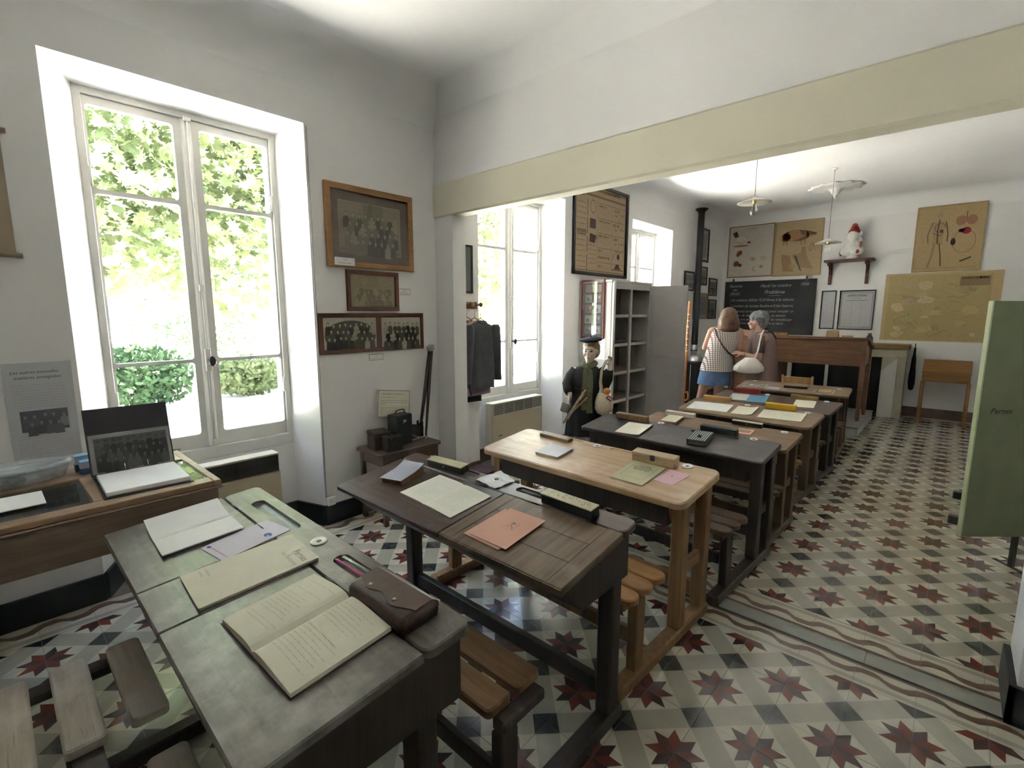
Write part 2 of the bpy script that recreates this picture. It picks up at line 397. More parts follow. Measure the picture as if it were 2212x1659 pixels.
def border_mesh(ln, wd, outer=True):      # u along the edge, v from the inner edge outwards
    bb = B()
    def strip(f0, f1, mi, n=10):
        for i in range(n):
            u0, u1 = i / n, (i + 1) / n
            bb.add([(u0 * ln, f0(u0) * wd, 0), (u1 * ln, f0(u1) * wd, 0), (u1 * ln, f1(u1) * wd, 0), (u0 * ln, f1(u0) * wd, 0)], [(0, 1, 2, 3)], mi)
    k = lambda v: (lambda u: v)
    sq = lambda u: max(-1, min(1, 1.6 * math.sin(2 * PI * u)))
    lo = lambda u: .50 + .10 * sq(u); hi = lambda u: .72 + .10 * sq(u + .06)
    strip(k(0.01), k(.10), 0, 1); strip(k(.10), k(.26), 1, 1); strip(k(.26), lo, 0); strip(lo, hi, 2); strip(hi, k(.90), 0); strip(k(.90), k(.99), 2 if outer else 1, 1)
    me = bb.mesh('border_tile')
    for m in (T_CREAM, T_GREY, T_BROWN): me.materials.append(m)
    return me
bm1 = border_mesh(TS - TG, .2); bm2 = border_mesh(TS - TG, .148); bm3 = border_mesh(TS - TG, .168)
def bt(me, x, y, rz):
    o = bpy.data.objects.new('border_tile', me); C.objects.link(o); o.parent = fl; o.location = (x, y, 0); o.rotation_euler = (0, 0, rz)
for j in range(-8, 5): bt(bm1, -2.2, j * TS, PI / 2)
for i in range(-11, 8): bt(bm2, i * TS, 1.0, 0); bt(bm3, (i + 1) * TS, 1.430, PI)
for j in range(0, 31): bt(bm1, -2.2, 1.432 + j * TS, PI / 2)
for i in range(-11, 9): bt(bm1, i * TS, 7.632, 0)
jb = B().box(-2.4, 2.6, 1.149, 1.163, -.004, -.0012).build('joint_strip', BLACKP, fl)
sb = B()
for i, (a, b) in enumerate(((-2.4, -1.1), (-1.1, -.35), (-.35, .62), (.62, 2.6))): B().box(a + .002, b - .002, 1.1635, 1.258, -.004, .0002, .0006).build('threshold_slab', T_SLAB, fl)

# ------------------------------------------------------------------ walls with deep splayed windows
XW = -2.40; XI = -2.655; XO = -2.86; ZT = 3.14
WIN = [(-.935, .280, -.300), (1.795, 3.075, 2.495), (4.53, 5.72, 5.18)]    # interior opening y0, y1 and sash centre
HW = .497                                                                             # half width of the sash opening
wb = B()
ys = [-4.5] + [v for w in WIN for v in (w[0], w[1])] + [8.1]
yi = [-4.5] + [v for w in WIN for v in (w[2] - HW, w[2] + HW)] + [8.1]
for k in range(0, len(ys), 2):
    wb.prism([(XW, ys[k]), (XW, ys[k + 1]), (XI, yi[k + 1]), (XO, yi[k + 1]), (XO, yi[k]), (XI, yi[k])][::-1], -.15, 3.5)
for w in WIN:
    a0, a1 = w[2] - HW, w[2] + HW
    prof = lambda y0, y1: [(XW, y0, 3.5), (XW, y0, 2.675), (XI, y1, 2.640), (XO, y1, 2.640), (XO, y1, 3.5)]
    wb.prism3(prof(w[0], a0), prof(w[1], a1))
    wb.box(XO, -2.652, w[0] + .05, w[1] - .05, -.15, .575)
wall_left = wb.build('wall_left', WALL); struct(wall_left)
struct(B().box(-2.9, 2.9, 7.82, 8.1, -.15, 3.5).build('wall_far', WALL))
struct(B().box(2.6, 2.9, -4.5, 7.9, -.15, 3.5).build('wall_right', WALL))
struct(B().box(-2.9, 2.9, -4.8, -4.5, -.15, 3.5).build('wall_back', WALL))
pw = B().box(-2.42, 2.62, 1.325, 1.45, 2.48, 3.5)
pw.box(-2.42, -2.185, 1.315, 1.45, -.02, 2.24).box(1.065, 2.62, 1.155, 1.45, -.02, 2.24)
struct(pw.build('wall_partition', WALL))
struct(B().box(-2.42, 2.61, 1.305, 1.43, 2.235, 2.492, .012).build('trim_beam', BEAMM))
cb = B().box(-2.9, 2.9, -4.8, 8.1, ZT, 3.55)
def cove(p0, p1, nrm, rad):      # hollow quarter round between wall and ceiling
    p0, p1, nrm = Vector(p0), Vector(p1), Vector(nrm); n = 10; A = []; Bq = []
    for i in range(n + 1):
        t = PI / 2 * i / n; off = nrm * (rad * (1 - math.cos(t))) + Vector((0, 0, ZT - rad + rad * math.sin(t)))
        A.append(p0 + off); Bq.append(p1 + off)
    cb.loft([A, Bq], caps=False, closed_ring=False)
cove((XW + .001, -4.5, 0), (XW + .001, 1.33, 0), (1, 0, 0), .24); cove((-2.4, 1.324, 0), (2.6, 1.324, 0), (0, -1, 0), .16)
cove((XW + .001, 1.45, 0), (XW + .001, 7.82, 0), (1, 0, 0), .24); cove((-2.4, 7.819, 0), (2.6, 7.819, 0), (0, -1, 0), .24)
struct(cb.build('ceiling', CEIL, fix=False))
# baseboards
bb = B()
for a, b in ((-4.5, -.935), (.28, 1.315)): bb.box(-2.405, -2.385, a, b, -.003, .142, .003)
for w in WIN[:1]:
    bb.box(-2.655, -2.634, w[2] - HW, w[2] + HW, -.003, .142, .003)
    for y, ya in ((w[1], w[2] + HW), (w[0], w[2] - HW)):
        sg = -1 if y > w[2] else 1
        bb.prism([(-2.40, y), (-2.40, y + sg * .018), (-2.65, ya + sg * .018), (-2.65, ya)], -.003, .142)
struct(bb.build('baseboard_left', BLACKP))
struct(B().box(-2.385, -2.17, 1.297, 1.317, -.003, .142, .003).build('baseboard_partition', BLACKP))
struct(B().box(1.043, 2.6, 1.137, 1.157, -.003, .15, .003).box(1.043, 1.067, 1.137, 1.45, -.003, .15, .003).build('baseboard_jamb', BLACKP))
bb = B()
for a, b in ((1.45, 1.795), (3.075, 4.53), (5.72, 7.82)): bb.box(-2.405, -2.385, a, b, -.003, .13, .003)
bb.box(-2.655, -2.634, 2.0, 2.99, -.003, .13, .003)
struct(bb.build('baseboard_far_left', BROWNP))
struct(B().box(-2.4, 2.6, 7.80, 7.825, -.003, .14, .003).build('baseboard_far', BROWNP))

# ------------------------------------------------------------------ French windows
def rrect(y0, y1, z0, z1, rad, n=4):
    out = []
    for cy, cz, a0 in ((y1 - rad, z1 - rad, 0), (y0 + rad, z1 - rad, 90), (y0 + rad, z0 + rad, 180), (y1 - rad, z0 + rad, 270)):
        for i in range(n + 1): a = R(a0 + 90 * i / n); out.append((cy + rad * math.cos(a), cz + rad * math.sin(a)))
    return out
def pane_frame(b, y0, y1, z0, z1, Y0, Y1, Z0, Z1, xa, xb, rad):     # board with a rounded opening
    inn = rrect(y0, y1, z0, z1, rad); n = len(inn)
    out = []
    for (y, z) in inn:
        out.append((Y1 if y > (y0 + y1) / 2 else Y0, Z1 if z > (z0 + z1) / 2 else Z0))
    # snap one vertex of each rounded corner to the outer corner, others to the sides
    pts = []
    for i, (y, z) in enumerate(inn):
        k = i % (n // 4); oy, oz = out[i]
        if k == 0: pts.append((oy, z) if i // (n // 4) in (0, 2) else (y, oz))
        elif k == n // 4 - 1: pts.append((y, oz) if i // (n // 4) in (0, 2) else (oy, z))
        else: pts.append((oy, oz))
    for x, rev in ((xa, 0), (xb, 1)):
        o = len(b.v); b.v += [(x, p[0], p[1]) for p in inn] + [(x, p[0], p[1]) for p in pts]
        for i in range(n):
            j = (i + 1) % n; q = (o + i, o + j, o + n + j, o + n + i)
            q = tuple(dict.fromkeys(q)); b.f.append(q if rev else q[::-1]); b.mi.append(0); b.sm.append(False)
    o = len(b.v); b.v += [(xa, p[0], p[1]) for p in inn] + [(xb, p[0], p[1]) for p in inn]
    for i in range(n):
        j = (i + 1) % n; b.f.append((o + i, o + j, o + n + j, o + n + i)); b.mi.append(0); b.sm.append(True)
    b.box(xa, xb, Y0, Y1, Z0 - .0, Z0 + .0005); b.box(xa, xb, Y0, Y1, Z1 - .0005, Z1)
    b.box(xa, xb, Y0, Y0 + .0005, Z0, Z1); b.box(xa, xb, Y1 - .0005, Y1, Z0, Z1)
for wi, w in enumerate(WIN):
    yc = w[2]; y0, y1 = yc - HW, yc + HW; z0, z1 = .575, 2.64
    fr = B()
    fr.box(-2.72, XI + .002, y0 - .002, y0 + .035, z0, z1 + .002, .003).box(-2.72, XI + .002, y1 - .035, y1 + .002, z0, z1 + .002, .003)
    fr.box(-2.72, XI + .002, y0 + .03, y1 - .03, z1 - .035, z1 + .002, .003).box(-2.72, XI + .006, y0 + .03, y1 - .03, z0 - .002, z0 + .075, .004)
    win = fr.build('window_%d' % (wi + 1), PAINT); struct(win)
    for side in (-1, 1):
        a, b_ = (y0 + .037, yc - .001) if side < 0 else (yc + .001, y1 - .037)
        ga, gb = (yc - .45, yc - .065) if side < 0 else (yc + .065, yc + .45)
        zs = [.737, 1.187, 1.207, 2.115, 2.140, 2.560]; zl = [.652, 1.197, 1.197, 2.1275, 2.1275, z1 - .037]
        cs = B()
        for k in range(3): pane_frame(cs, ga, gb, zs[2 * k], zs[2 * k + 1], a, b_, zl[2 * k], zl[2 * k + 1], -2.705, -2.668, .018)
        sash = cs.build('sash', PAINT, win, fix=False)
        for k in range(3):
            B().box(-2.688, -2.684, ga - .003, gb + .003, zs[2 * k] - .003, zs[2 * k + 1] + .003).build('pane', GLASS, sash)
        for k in (0, 2):
            B().cyl((-2.66, (y0 + .037) if side < 0 else (y1 - .037), (1.0, 0, 2.2)[k] - .05), (-2.66, (y0 + .037) if side < 0 else (y1 - .037), (1.0, 0, 2.2)[k] + .05), .008, seg=8).build('hinge', PAINT, sash)
    ml = B(); ml.prism([(-2.668, yc - .028), (-2.655, yc - .022), (-2.648, yc - .01), (-2.648, yc + .01), (-2.655, yc + .022), (-2.668, yc + .028)], .655, z1 - .04)
    ml.cyl((-2.642, yc + .002, .66), (-2.642, yc + .002, z1 - .045), .006, seg=8)
    ml.box(-2.65, -2.635, yc - .014, yc + .018, 1.13, 1.27, .003).box(-2.65, -2.635, yc - .012, yc + .016, 1.62, 1.66, .003).box(-2.65, -2.635, yc - .014, yc + .018, .66, .70, .003).box(-2.65, -2.63, yc - .018, yc + .02, 2.585, 2.61, .003)
    ml.build('espagnolette_bar', PAINT, win)
    hd = B().cyl((-2.636, yc + .002, 1.20), (-2.600, yc + .002, 1.20), .007, seg=10); hd.ell((-2.595, yc + .012, 1.195), (.013, .022, .032), seg=12, ring=8)
    hd.build('handle', M('handle_iron', (.05, .05, .055), .4, .6), win)
    B().box(-2.87, -2.70, y0 + .001, y1 - .001, z0 - .06, z0 + .02, .004).build('window_sill', M('stone_sill', (.6, .58, .53), .8), win)

# ------------------------------------------------------------------ outside
GROUND = M('pale_road', (.74, .72, .68), .9, var=.06, vscale=.6)
struct(B().box(-60, -2.86, -40, 60, -.5, -.12).build('ground_outside', GROUND))
LF1 = LEAF('leaf_maple', (.13, .165, .075), (.235, .265, .135), .5)
LF2 = LEAF('leaf_bush', (.085, .125, .075), (.16, .205, .125), .35)
LF3 = LEAF('leaf_dark', (.045, .085, .042), (.085, .135, .068), .3)
BARK = M('bark', (.30, .25, .19), .9, var=.3, vscale=8, bump=.6, bscale=14)
LEAFP = [(0, -.5), (.10, -.16), (.42, -.28), (.34, -.06), (.52, .10), (.28, .14), (.30, .36), (.12, .28), (0, .56), (-.12, .28), (-.30, .36), (-.28, .14), (-.52, .10), (-.34, -.06), (-.42, -.28), (-.10, -.16)]
LEAFQ = [(0, -.5), (.26, -.1), (.18, .3), (0, .5), (-.18, .3), (-.26, -.1)]
def foliage(b, blobs, n, size, shape, rnd, flat=.6):
    tot = sum(q[1][0] * q[1][1] * q[1][2] for q in blobs)
    for c, rad in blobs:
        for _ in range(int(n * rad[0] * rad[1] * rad[2] / tot)):
            d = Vector((rnd.gauss(0, 1), rnd.gauss(0, 1), rnd.gauss(0, 1))).normalized() * (rnd.random() ** .38)
            p = Vector(c) + Vector((d.x * rad[0], d.y * rad[1], d.z * rad[2]))
            nrm = Vector((rnd.gauss(.5, .7), rnd.gauss(0, .7), rnd.gauss(flat, .6))).normalized()
            q = nrm.to_track_quat('Z', 'Y').to_matrix() @ Matrix.Rotation(rnd.random() * 6.28, 3, 'Z'); sz = size * rnd.uniform(.6, 1.25)
            b.add([p + q @ Vector((x * sz, y * sz, .12 * sz * abs(x))) for x, y in shape], [tuple(range(len(shape)))])
rnd = random.Random(11)
t = thing('maple_tree', 'broad bright green maple tree filling the upper panes outside the nearest window', 'tree', (-7.4, 2.3, -.12))
tb = B(); tb.tube([(0, 0, 0), (.05, -.05, 1.1), (.15, -.1, 2.0), (.0, -.2, 3.4), (.1, 0, 5.2)], [.17, .14, .12, .09, .04], 10)
tb.tube([(.1, -.08, 1.75), (.35, -.8, 1.95), (.55, -1.7, 1.75), (.7, -2.7, 1.55)], [.075, .06, .045, .02], 8)
tb.tube([(.1, -.1, 2.1), (.4, -.6, 2.35), (.7, -1.4, 2.75), (.9, -2.3, 3.2)], [.07, .055, .04, .02], 8)
tb.tube([(.05, -.1, 2.3), (-.2, .6, 2.9), (-.3, 1.5, 3.6)], [.07, .05, .02], 8); tb.build('trunk', BARK, t)
fb = B(); foliage(fb, [((0, -.6, 3.3), (1.5, 1.9, 1.0)), ((.2, -1.6, 4.4), (1.6, 1.8, 1.3)), ((0, .6, 4.6), (1.7, 1.7, 1.5)), ((.5, -2.4, 3.2), (1.1, 1.2, .95)), ((0, 0, 6.0), (1.6, 2.2, 1.3)), ((.5, -1.6, 2.55), (.7, 1.3, .45)), ((.3, -1.2, 2.0), (.9, 2.3, .5)), ((.5, -3.0, 2.4), (.9, 1.2, .8)), ((.2, .8, 2.3), (.9, 1.3, .8))], 11000, .19, LEAFP, rnd)
fl_ = fb.build('foliage', LF1, t, fix=False); fl_['kind'] = 'stuff'
t = thing('maple_tree', 'green maple tree seen through the left sash of the window behind the hanging clothes', 'tree', (-8.2, 6.9, -.12))
tb = B(); tb.tube([(0, 0, 0), (.05, .1, 1.6), (-.1, 0, 3.2), (.1, 0, 5.0)], [.2, .15, .1, .04], 10)
tb.tube([(0, .05, 1.5), (.2, .7, 1.9), (.3, 1.4, 2.1)], [.08, .06, .03], 8); tb.build('trunk', BARK, t)
fb = B(); foliage(fb, [((0, 0, 3.2), (1.7, 1.5, 1.2)), ((0, .1, 4.8), (1.8, 1.5, 1.5)), ((.4, .4, 1.8), (1.2, 1.2, .8))], 4200, .2, LEAFP, rnd)
fl_ = fb.build('foliage', LF1, t, fix=False); fl_['kind'] = 'stuff'
bush_spots = [((-11.6, -.6, -.1), (1.1, 1.25, 1.1), LF2, 'shaggy dark green laurel bush on the left beyond the pale road', 900),
              ((-11.7, 2.1, -.1), (1.1, 1.3, 1.4), LF2, 'tall rounded laurel bush behind the low maple branch', 1100),
              ((-11.7, 4.9, -.1), (1.1, 1.3, 1.2), LF2, 'pale leafy bush beside the pointed cypress', 1000),
              ((-9.2, .55, -.1), (.5, .75, .55), LF3, 'small clipped round bush in front of the low wall', 700),
              ((-9.4, 2.3, -.1), (.45, .8, .40), LF1, 'light green low shrub at the edge of the pale road', 600),
              ((-11.8, -3.6, -.1), (1.2, 1.5, 1.6), LF3, 'dark wide bush at the left end of the low wall', 900)]
for loc, rad, lm, lab, n in bush_spots:
    t = thing('bush', lab, 'bush', loc, group=None)
    B().tube([(0, 0, 0), (.03, .05, rad[2] * .8)], [.05, .02], 6).build('stem', BARK, t)
    fb = B(); foliage(fb, [((0, 0, rad[2] * .95), rad)], n * 3, .12, LEAFQ, rnd, .3); q = fb.build('foliage', lm, t, fix=False); q['kind'] = 'stuff'
t = thing('cypress_tree', 'narrow pointed dark cypress beyond the right sash of the nearest window', 'tree', (-11.9, 7.3, -.1))
B().tube([(0, 0, 0), (0, 0, 2.6)], [.08, .02], 6).build('trunk', BARK, t)
fb = B(); foliage(fb, [((0, 0, 1.0), (.6, .6, .9)), ((0, 0, 1.9), (.45, .45, .9)), ((0, 0, 2.7), (.22, .22, .6))], 1500, .15, LEAFQ, rnd); q = fb.build('foliage', LF3, t, fix=False); q['kind'] = 'stuff'
for i, (x, y, lab) in enumerate(((-7.0, -4.6, 'unseen broad tree added to block light left of the nearest window'), (-6.6, -9.6, 'unseen broad tree added to block light farther along the road'))):  # unseen trees added to shade the ground and cut light through the window
    t = thing('light_block_tree', lab, 'tree', (x, y, -.12)); B().tube([(0, 0, 0), (.1, 0, 2.0), (0, .1, 4)], [.22, .16, .08], 8).build('trunk', BARK, t)
    fb = B(); foliage(fb, [((0, 0, 3.0), (2.6, 2.4, 1.7)), ((0, .2, 4.8), (2.4, 2.4, 1.5)), ((1.0, .6, 1.5), (1.4, 1.4, 1.2))], 3600, .36, LEAFP, rnd); q = fb.build('foliage', LF1, t, fix=False); q['kind'] = 'stuff'
for i, (y, lab) in enumerate(((-4.5, 'tall hazy tree far off at the left of the garden'), (.2, 'tall hazy tree far off behind the laurel bushes'), (4.6, 'tall hazy tree far off behind the cypress'))):
    t = thing('far_tree', lab, 'tree', (-17.5, y, -.1)); B().tube([(0, 0, 0), (.1, 0, 2.5), (0, .1, 5)], [.2, .15, .05], 8).build('trunk', BARK, t)
    fb = B(); foliage(fb, [((0, 0, 2.6), (1.8, 2.1, 1.6)), ((0, .2, 4.6), (2.0, 2.2, 1.8)), ((0, -.3, 6.4), (1.7, 1.9, 1.5))], 2600, .34, LEAFQ, rnd); q = fb.build('foliage', LF2, t, fix=False); q['kind'] = 'stuff'
tag(B().box(-10.2, -9.95, -4, 7.6, -.12, .38, .02).build('garden_wall', M('rubble_wall', (.45, .40, .33), .9, var=.3, vscale=5, bump=.8, bscale=9)), 'low rubble garden wall behind the shrubs across the road', 'wall')
t = thing('bollard', 'small dark bollard on the bright pavement outside the nearest window', 'bollard', (-6.9, 2.98, -.12))
B().cyl((0, 0, 0), (0, 0, .62), .05, .045).ell((0, 0, .64), (.06, .06, .05)).build('post', M('bollard_iron', (.05, .06, .07), .5), t)
t = thing('white_house', 'white rendered house facade glaring through the right sash of the second window', 'building', (-9.0, 14.5, -.12))
HM = M('house_render', (.86, .84, .80), .9, var=.03)
B().box(-4, 0, -5.0, 14, 0, 6.2).build('wall', HM, t)
B().box(-4.3, .3, -5.3, 14.3, 6.2, 6.45).build('roof', M('roof_tile', (.5, .22, .13), .8), t)
for y in (-3.0, 1.0, 5.0):
    f = B().box(-.02, .05, y - .55, y + .55, 1.0, 2.9, .01).build('shutter', M('shutter_paint', (.62, .66, .64), .7), t)
    for k in range(9): B().box(.05, .07, y - .5, y + .5, 1.1 + k * .2, 1.22 + k * .2, .004).build('louvre', MATS['shutter_paint'], f)
# ------------------------------------------------------------------ school desks
W_GREY = WOOD('wood_grey_worn', (.070, .058, .048), (.140, .120, .102), .40, 0, 6, (.25, .235, .22), .4, coat=.6)
W_BROWN = WOOD('wood_dark_brown', (.045, .023, .017), (.105, .058, .042), .38, 0, 6, (.16, .115, .095), .25, coat=.5)
W_FRAME = WOOD('wood_panel_brown', (.085, .050, .030), (.175, .112, .070), .42, 1, 6, (.21, .16, .12), .2)
W_OAK = WOOD('wood_light_oak', (.36, .215, .105), (.56, .375, .205), .42, 0, 5, (.58, .44, .29), .3, coat=.35)
W_OAKD = WOOD('wood_oak_legs', (.17, .085, .035), (.28, .155, .07), .5, 2, 6)
W_OAKS = WOOD('wood_oak_seat', (.26, .12, .04), (.42, .22, .085), .42, 0, 6)
W_BLACK = WOOD('wood_black', (.022, .017, .016), (.055, .042, .038), .36, 0, 6, (.085, .07, .064), .35)
W_MID = WOOD('wood_mid_brown', (.13, .072, .038), (.25, .155, .088), .42, 0, 6, (.30, .21, .14), .2)
W_TAN = WOOD('wood_tan', (.16, .105, .062), (.28, .195, .122), .42, 0, 6, (.33, .25, .17), .3)
W_DKLEG = WOOD('wood_dark_legs', (.020, .013, .011), (.050, .032, .026), .5, 2, 6)
W_PALE = WOOD('wood_pale_worn', (.34, .28, .22), (.50, .44, .37), .6, 0, 6, (.56, .52, .46), .4)
W_LEG5 = WOOD('wood_leg_brown', (.060, .034, .020), (.115, .068, .040), .5, 2, 6)
W_SEAT2 = WOOD('wood_seat_brown', (.115, .058, .024), (.215, .118, .052), .42, 0, 6)
PORC = M('porcelain', (.80, .78, .74), .2, var=.03, coat=.4)
INK = M('ink_dark', (.012, .012, .016), .3, var=0)
IRON = M('iron', (.06, .055, .05), .45, .7)
def stadium(x0, x1, y0, y1, rad, n=6):
    rad = min(rad, (x1 - x0) / 2 - 1e-4, (y1 - y0) / 2 - 1e-4); out = []
    for cx, cy, a0 in ((x1 - rad, y1 - rad, 0), (x0 + rad, y1 - rad, 90), (x0 + rad, y0 + rad, 180), (x1 - rad, y0 + rad, 270)):
        for i in range(n + 1): a = R(a0 + 90 * i / n); out.append((cx + rad * math.cos(a), cy + rad * math.sin(a)))
    return out
def slab(b, x0, x1, y0, y1, z0, z1, rad, ch=.004, mi=0):      # board with rounded corners and a softened upper edge
    A = stadium(x0, x1, y0, y1, rad); Bp = stadium(x0 + ch, x1 - ch, y0 + ch, y1 - ch, max(rad - ch, .002))
    n = len(A); rings = [[(p[0], p[1], z0) for p in A], [(p[0], p[1], z1 - ch) for p in A], [(p[0], p[1], z1) for p in Bp]]
    b.loft(rings, mi, True, True, False); return b
DESK = {
 1: dict(cx=-.694, cy=-.778, L=1.345, W=.518, zF=.760, zN=.720, a=-.60),
 2: dict(cx=-.611, cy=.001, L=1.260, W=.455, zF=.775, zN=.715, a=.19),
 3: dict(cx=-.628, cy=.900, L=1.262, W=.424, zF=.740, zN=.690, a=-2.03),
 4: dict(cx=-.558, cy=1.787, L=1.248, W=.349, zF=.720, zN=.670, a=-2.87),
 5: dict(cx=-.497, cy=2.364, L=1.109, W=.420, zF=.660, zN=.620, a=-1.91),
 6: dict(cx=-.532, cy=3.291, L=1.131, W=.404, zF=.660, zN=.600, a=-5.24),
 7: dict(cx=-.507, cy=3.984, L=1.119, W=.400, zF=.660, zN=.600, a=-5.87),
 8: dict(cx=-.551, cy=5.014, L=1.109, W=.492, zF=.660, zN=.625, a=2.81)}
for d in DESK.values():
    d['t'] = math.atan2(d['zF'] - d['zN'], d['W']); d['zm'] = (d['zF'] + d['zN']) / 2
    d['m'] = Matrix.Translation((d['cx'], d['cy'], d['zm'])) @ Matrix.Rotation(R(d['a']), 4, 'Z') @ Matrix.Rotation(d['t'], 4, 'X')
DESKO = {}
def desk(k, label, top, leg, seat, box, rad, grooves=(), seatz=.43, legv=(-.10, .14), lids=None, strip=None, bench_dv=0.0, topt=.024, slats=None, seats=None, rxs=None):
    d = DESK[k]; L, W = d['L'], d['W']; t = d['t']
    e = thing('school_desk', label, 'desk', (d['cx'], d['cy'], 0), (0, 0, R(d['a'])), 'school desks in a row with their benches'); DESKO[k] = e
    tl = (0, 0, d['zm']); tr = (t, 0, 0); y0, y1, x0, x1 = -W / 2, W / 2, -L / 2, L / 2
    def cutter():
        c = B()
        for gx0, gx1, gv, gw in grooves:
            n = 10; rr = gw / 2; rows = []
            xs = [(gx0 + rr - rr * math.cos(PI / 2 * i / 5), math.sin(PI / 2 * i / 5)) for i in range(6)] + [(gx1 - rr + rr * math.sin(PI / 2 * i / 5), math.cos(PI / 2 * i / 5)) for i in range(6)]
            for x, q in xs:
                q = max(q, .06); pr = [(rr * q * math.cos(PI * i / n), -gw * .32 * min(1, q * 1.4) * math.sin(PI * i / n) ** .7) for i in range(n + 1)]
                rows.append([(x, gv + y_, z_) for y_, z_ in pr] + [(x, gv + pr[-1][0], .02), (x, gv + pr[0][0], .02)])
            c.loft(rows, smooth=False)
        return c
    tb_ = topt
    if lids:
        st0 = strip
        b = B(); slab(b, x0, x1, st0, y1, -tb_, 0, rad)
        me = boolcut(b, cutter()) if grooves else b.mesh('rear_strip')
        ob('rear_strip', me, top, e, tl, tr)
        for (a0, a1, mt, nm) in lids:
            b = B(); lo = x0 if a0 is None else a0; hi = x1 if a1 is None else a1
            if nm == 'panelled':
                fw = .06
                b.box(lo + .002, hi - .002, y0 + .0046, st0 - .003, -tb_, -tb_ + .008); lid = b.build('lid', mt, e, tl, tr); n = 3
                for q0, q1 in ((lo + .002, lo + fw), (hi - fw, hi - .002)): B().box(q0, q1, y0 + .0048, st0 - .003, -tb_ + .0081, 0, .002).build('stile', mt, lid)
                for i in range(n):
                    q0 = y0 + .0048 + (st0 - y0 - .008) * i / n; q1 = y0 + .0048 + (st0 - y0 - .008) * (i + 1) / n
                    B().box(lo + fw + .0005, hi - fw - .0005, q0 + .0006, q1 - .0006, -tb_ + .0081, -.0006, .0015).build('plank', mt, lid)
                B().box(lo + .002, hi - .002, y0, y0 + .0045, -tb_, -.003).build('edge_strip', mt, lid)
            else:
                b.box(lo + .0015, hi - .0015, y0, st0 - .003, -tb_, 0, .004); lid = b.build('lid' if nm == 'lid' else 'centre_plank', mt, e, tl, tr)
            if nm != 'plank':
                for hx in (lo + .14, hi - .14):
                    B().cyl((hx - .035, st0 - .0015, .0005), (hx + .035, st0 - .0015, .0005), .0028, seg=8).build('hinge', IRON, lid)
        # writing box below the lids, its front board leaning in
        zb = d['zF'] - .205; zt = lambda v: d['zm'] + v * math.tan(t) - tb_ - .0015
        vb = y0 + .03
        for sx in (-1, 1):
            x = sx * (L / 2 - .035); A = [(x - .011, vb, zt(vb)), (x - .011, y1 - .02, zt(y1 - .02)), (x - .011, y1 - .02, zb), (x - .011, vb + .12, zb)]
            B().prism3(A, [(p[0] + .022, p[1], p[2]) for p in A]).build('side_panel', box, e)
        xa = L / 2 - .047
        A = [(-xa, vb, zt(vb)), (-xa, vb + .018, zt(vb)), (-xa, vb + .138, zb), (-xa, vb + .12, zb)]
        B().prism3(A, [(xa, p[1], p[2]) for p in A]).build('front_panel', box, e)
        B().box(-xa, xa, vb + .13, y1 - .02, zb, zb + .014).build('box_bottom', box, e)
        B().box(-xa, xa, y1 - .04, y1 - .022, zb + .014, zt(y1 - .04)).build('back_panel', box, e)
        lz = zb
    else:
        b = B(); slab(b, x0, x1, y0, y1, -tb_, 0, rad, .006)
        me = boolcut(b, cutter()) if grooves else b.mesh('desk_top')
        ob('desk_top', me, top, e, tl, tr)
        zt = lambda v: d['zm'] + v * math.tan(t) - tb_ - .0015
        zb = d['zN'] - .15; vf = y0 + .075
        xa = L / 2 - .10
        A = [(-xa, vf, zt(vf)), (-xa, vf + .018, zt(vf + .018)), (-xa, vf + .018, zb), (-xa, vf, zb)]
        B().prism3(A, [(xa, p[1], p[2]) for p in A]).build('front_panel', box, e)
        B().box(-xa, xa, vf + .019, y1 - .04, zb, zb + .014).build('shelf', box, e)
        A = [(-xa, y1 - .04, zt(y1 - .04)), (-xa, y1 - .022, zt(y1 - .04)), (-xa, y1 - .022, zb), (-xa, y1 - .04, zb)]
        B().prism3(A, [(xa, p[1], p[2]) for p in A]).build('back_panel', box, e)
        for sx in (-1, 1):
            x = sx * (L / 2 - .088); A = [(x - .010, y0 + .06, zt(y0 + .06)), (x - .010, y1 - .02, zt(y1 - .02)), (x - .010, y1 - .02, zb + .02), (x - .010, y0 + .10, zb + .02)]
            B().prism3(A, [(p[0] + .020, p[1], p[2]) for p in A]).build('side_panel', leg, e)
        lz = zb + .02
    # runners, legs, foot rail and slatted bench
    rx = L / 2 - .055 if not lids else L / 2 - .06
    sl = slats or [(-.36 + bench_dv, .088), (-.465 + bench_dv, .088), (-.57 + bench_dv, .088)]
    v_b = [q[0] for q in sl]; vm = v_b[len(v_b) // 2]
    for sx in (-1, 1):
        x = sx * rx if rxs is None else rxs[(sx + 1) // 2]
        B().box(x - .032, x + .032, v_b[-1] - .05, max(y1 - .01, legv[-1] + .06), .0, .055, .008).build('runner', leg, e)
        for v in legv:
            B().box(x - .03, x + .03, v - .032, v + .032, .0555, (zt(v) - .004) if not lids else lz + .10, .006).build('leg', leg, e)
        B().box(x - .022, x + .022, vm - .035, vm + .035, .0555, seatz - .066, .006).build('bench_leg', leg, e)
        B().box(x - .024, x + .024, v_b[-1] - .03, v_b[0] + .03, seatz - .065, seatz - .027, .008).build('bench_bearer', leg, e)
        if len(legv) > 1: B().box(x - .014, x + .014, legv[0] + .033, legv[-1] - .033, .30, .36, .004).build('side_rail', leg, e)
    for v, wv in sl:
        for u0, u1 in (seats or [(-L / 2 - .005, L / 2 + .005)]):
            b = B(); slab(b, u0, u1, v - wv / 2, v + wv / 2, seatz - .026, seatz, .042 if not seats else .016, .005); b.build('bench_slat', seat, e)
    if seats and len(seats) > 1: B().box(seats[0][0] + .03, seats[-1][1] - .03, vm - .03, vm + .03, seatz - .065, seatz - .0265).build('bench_beam', leg, e)
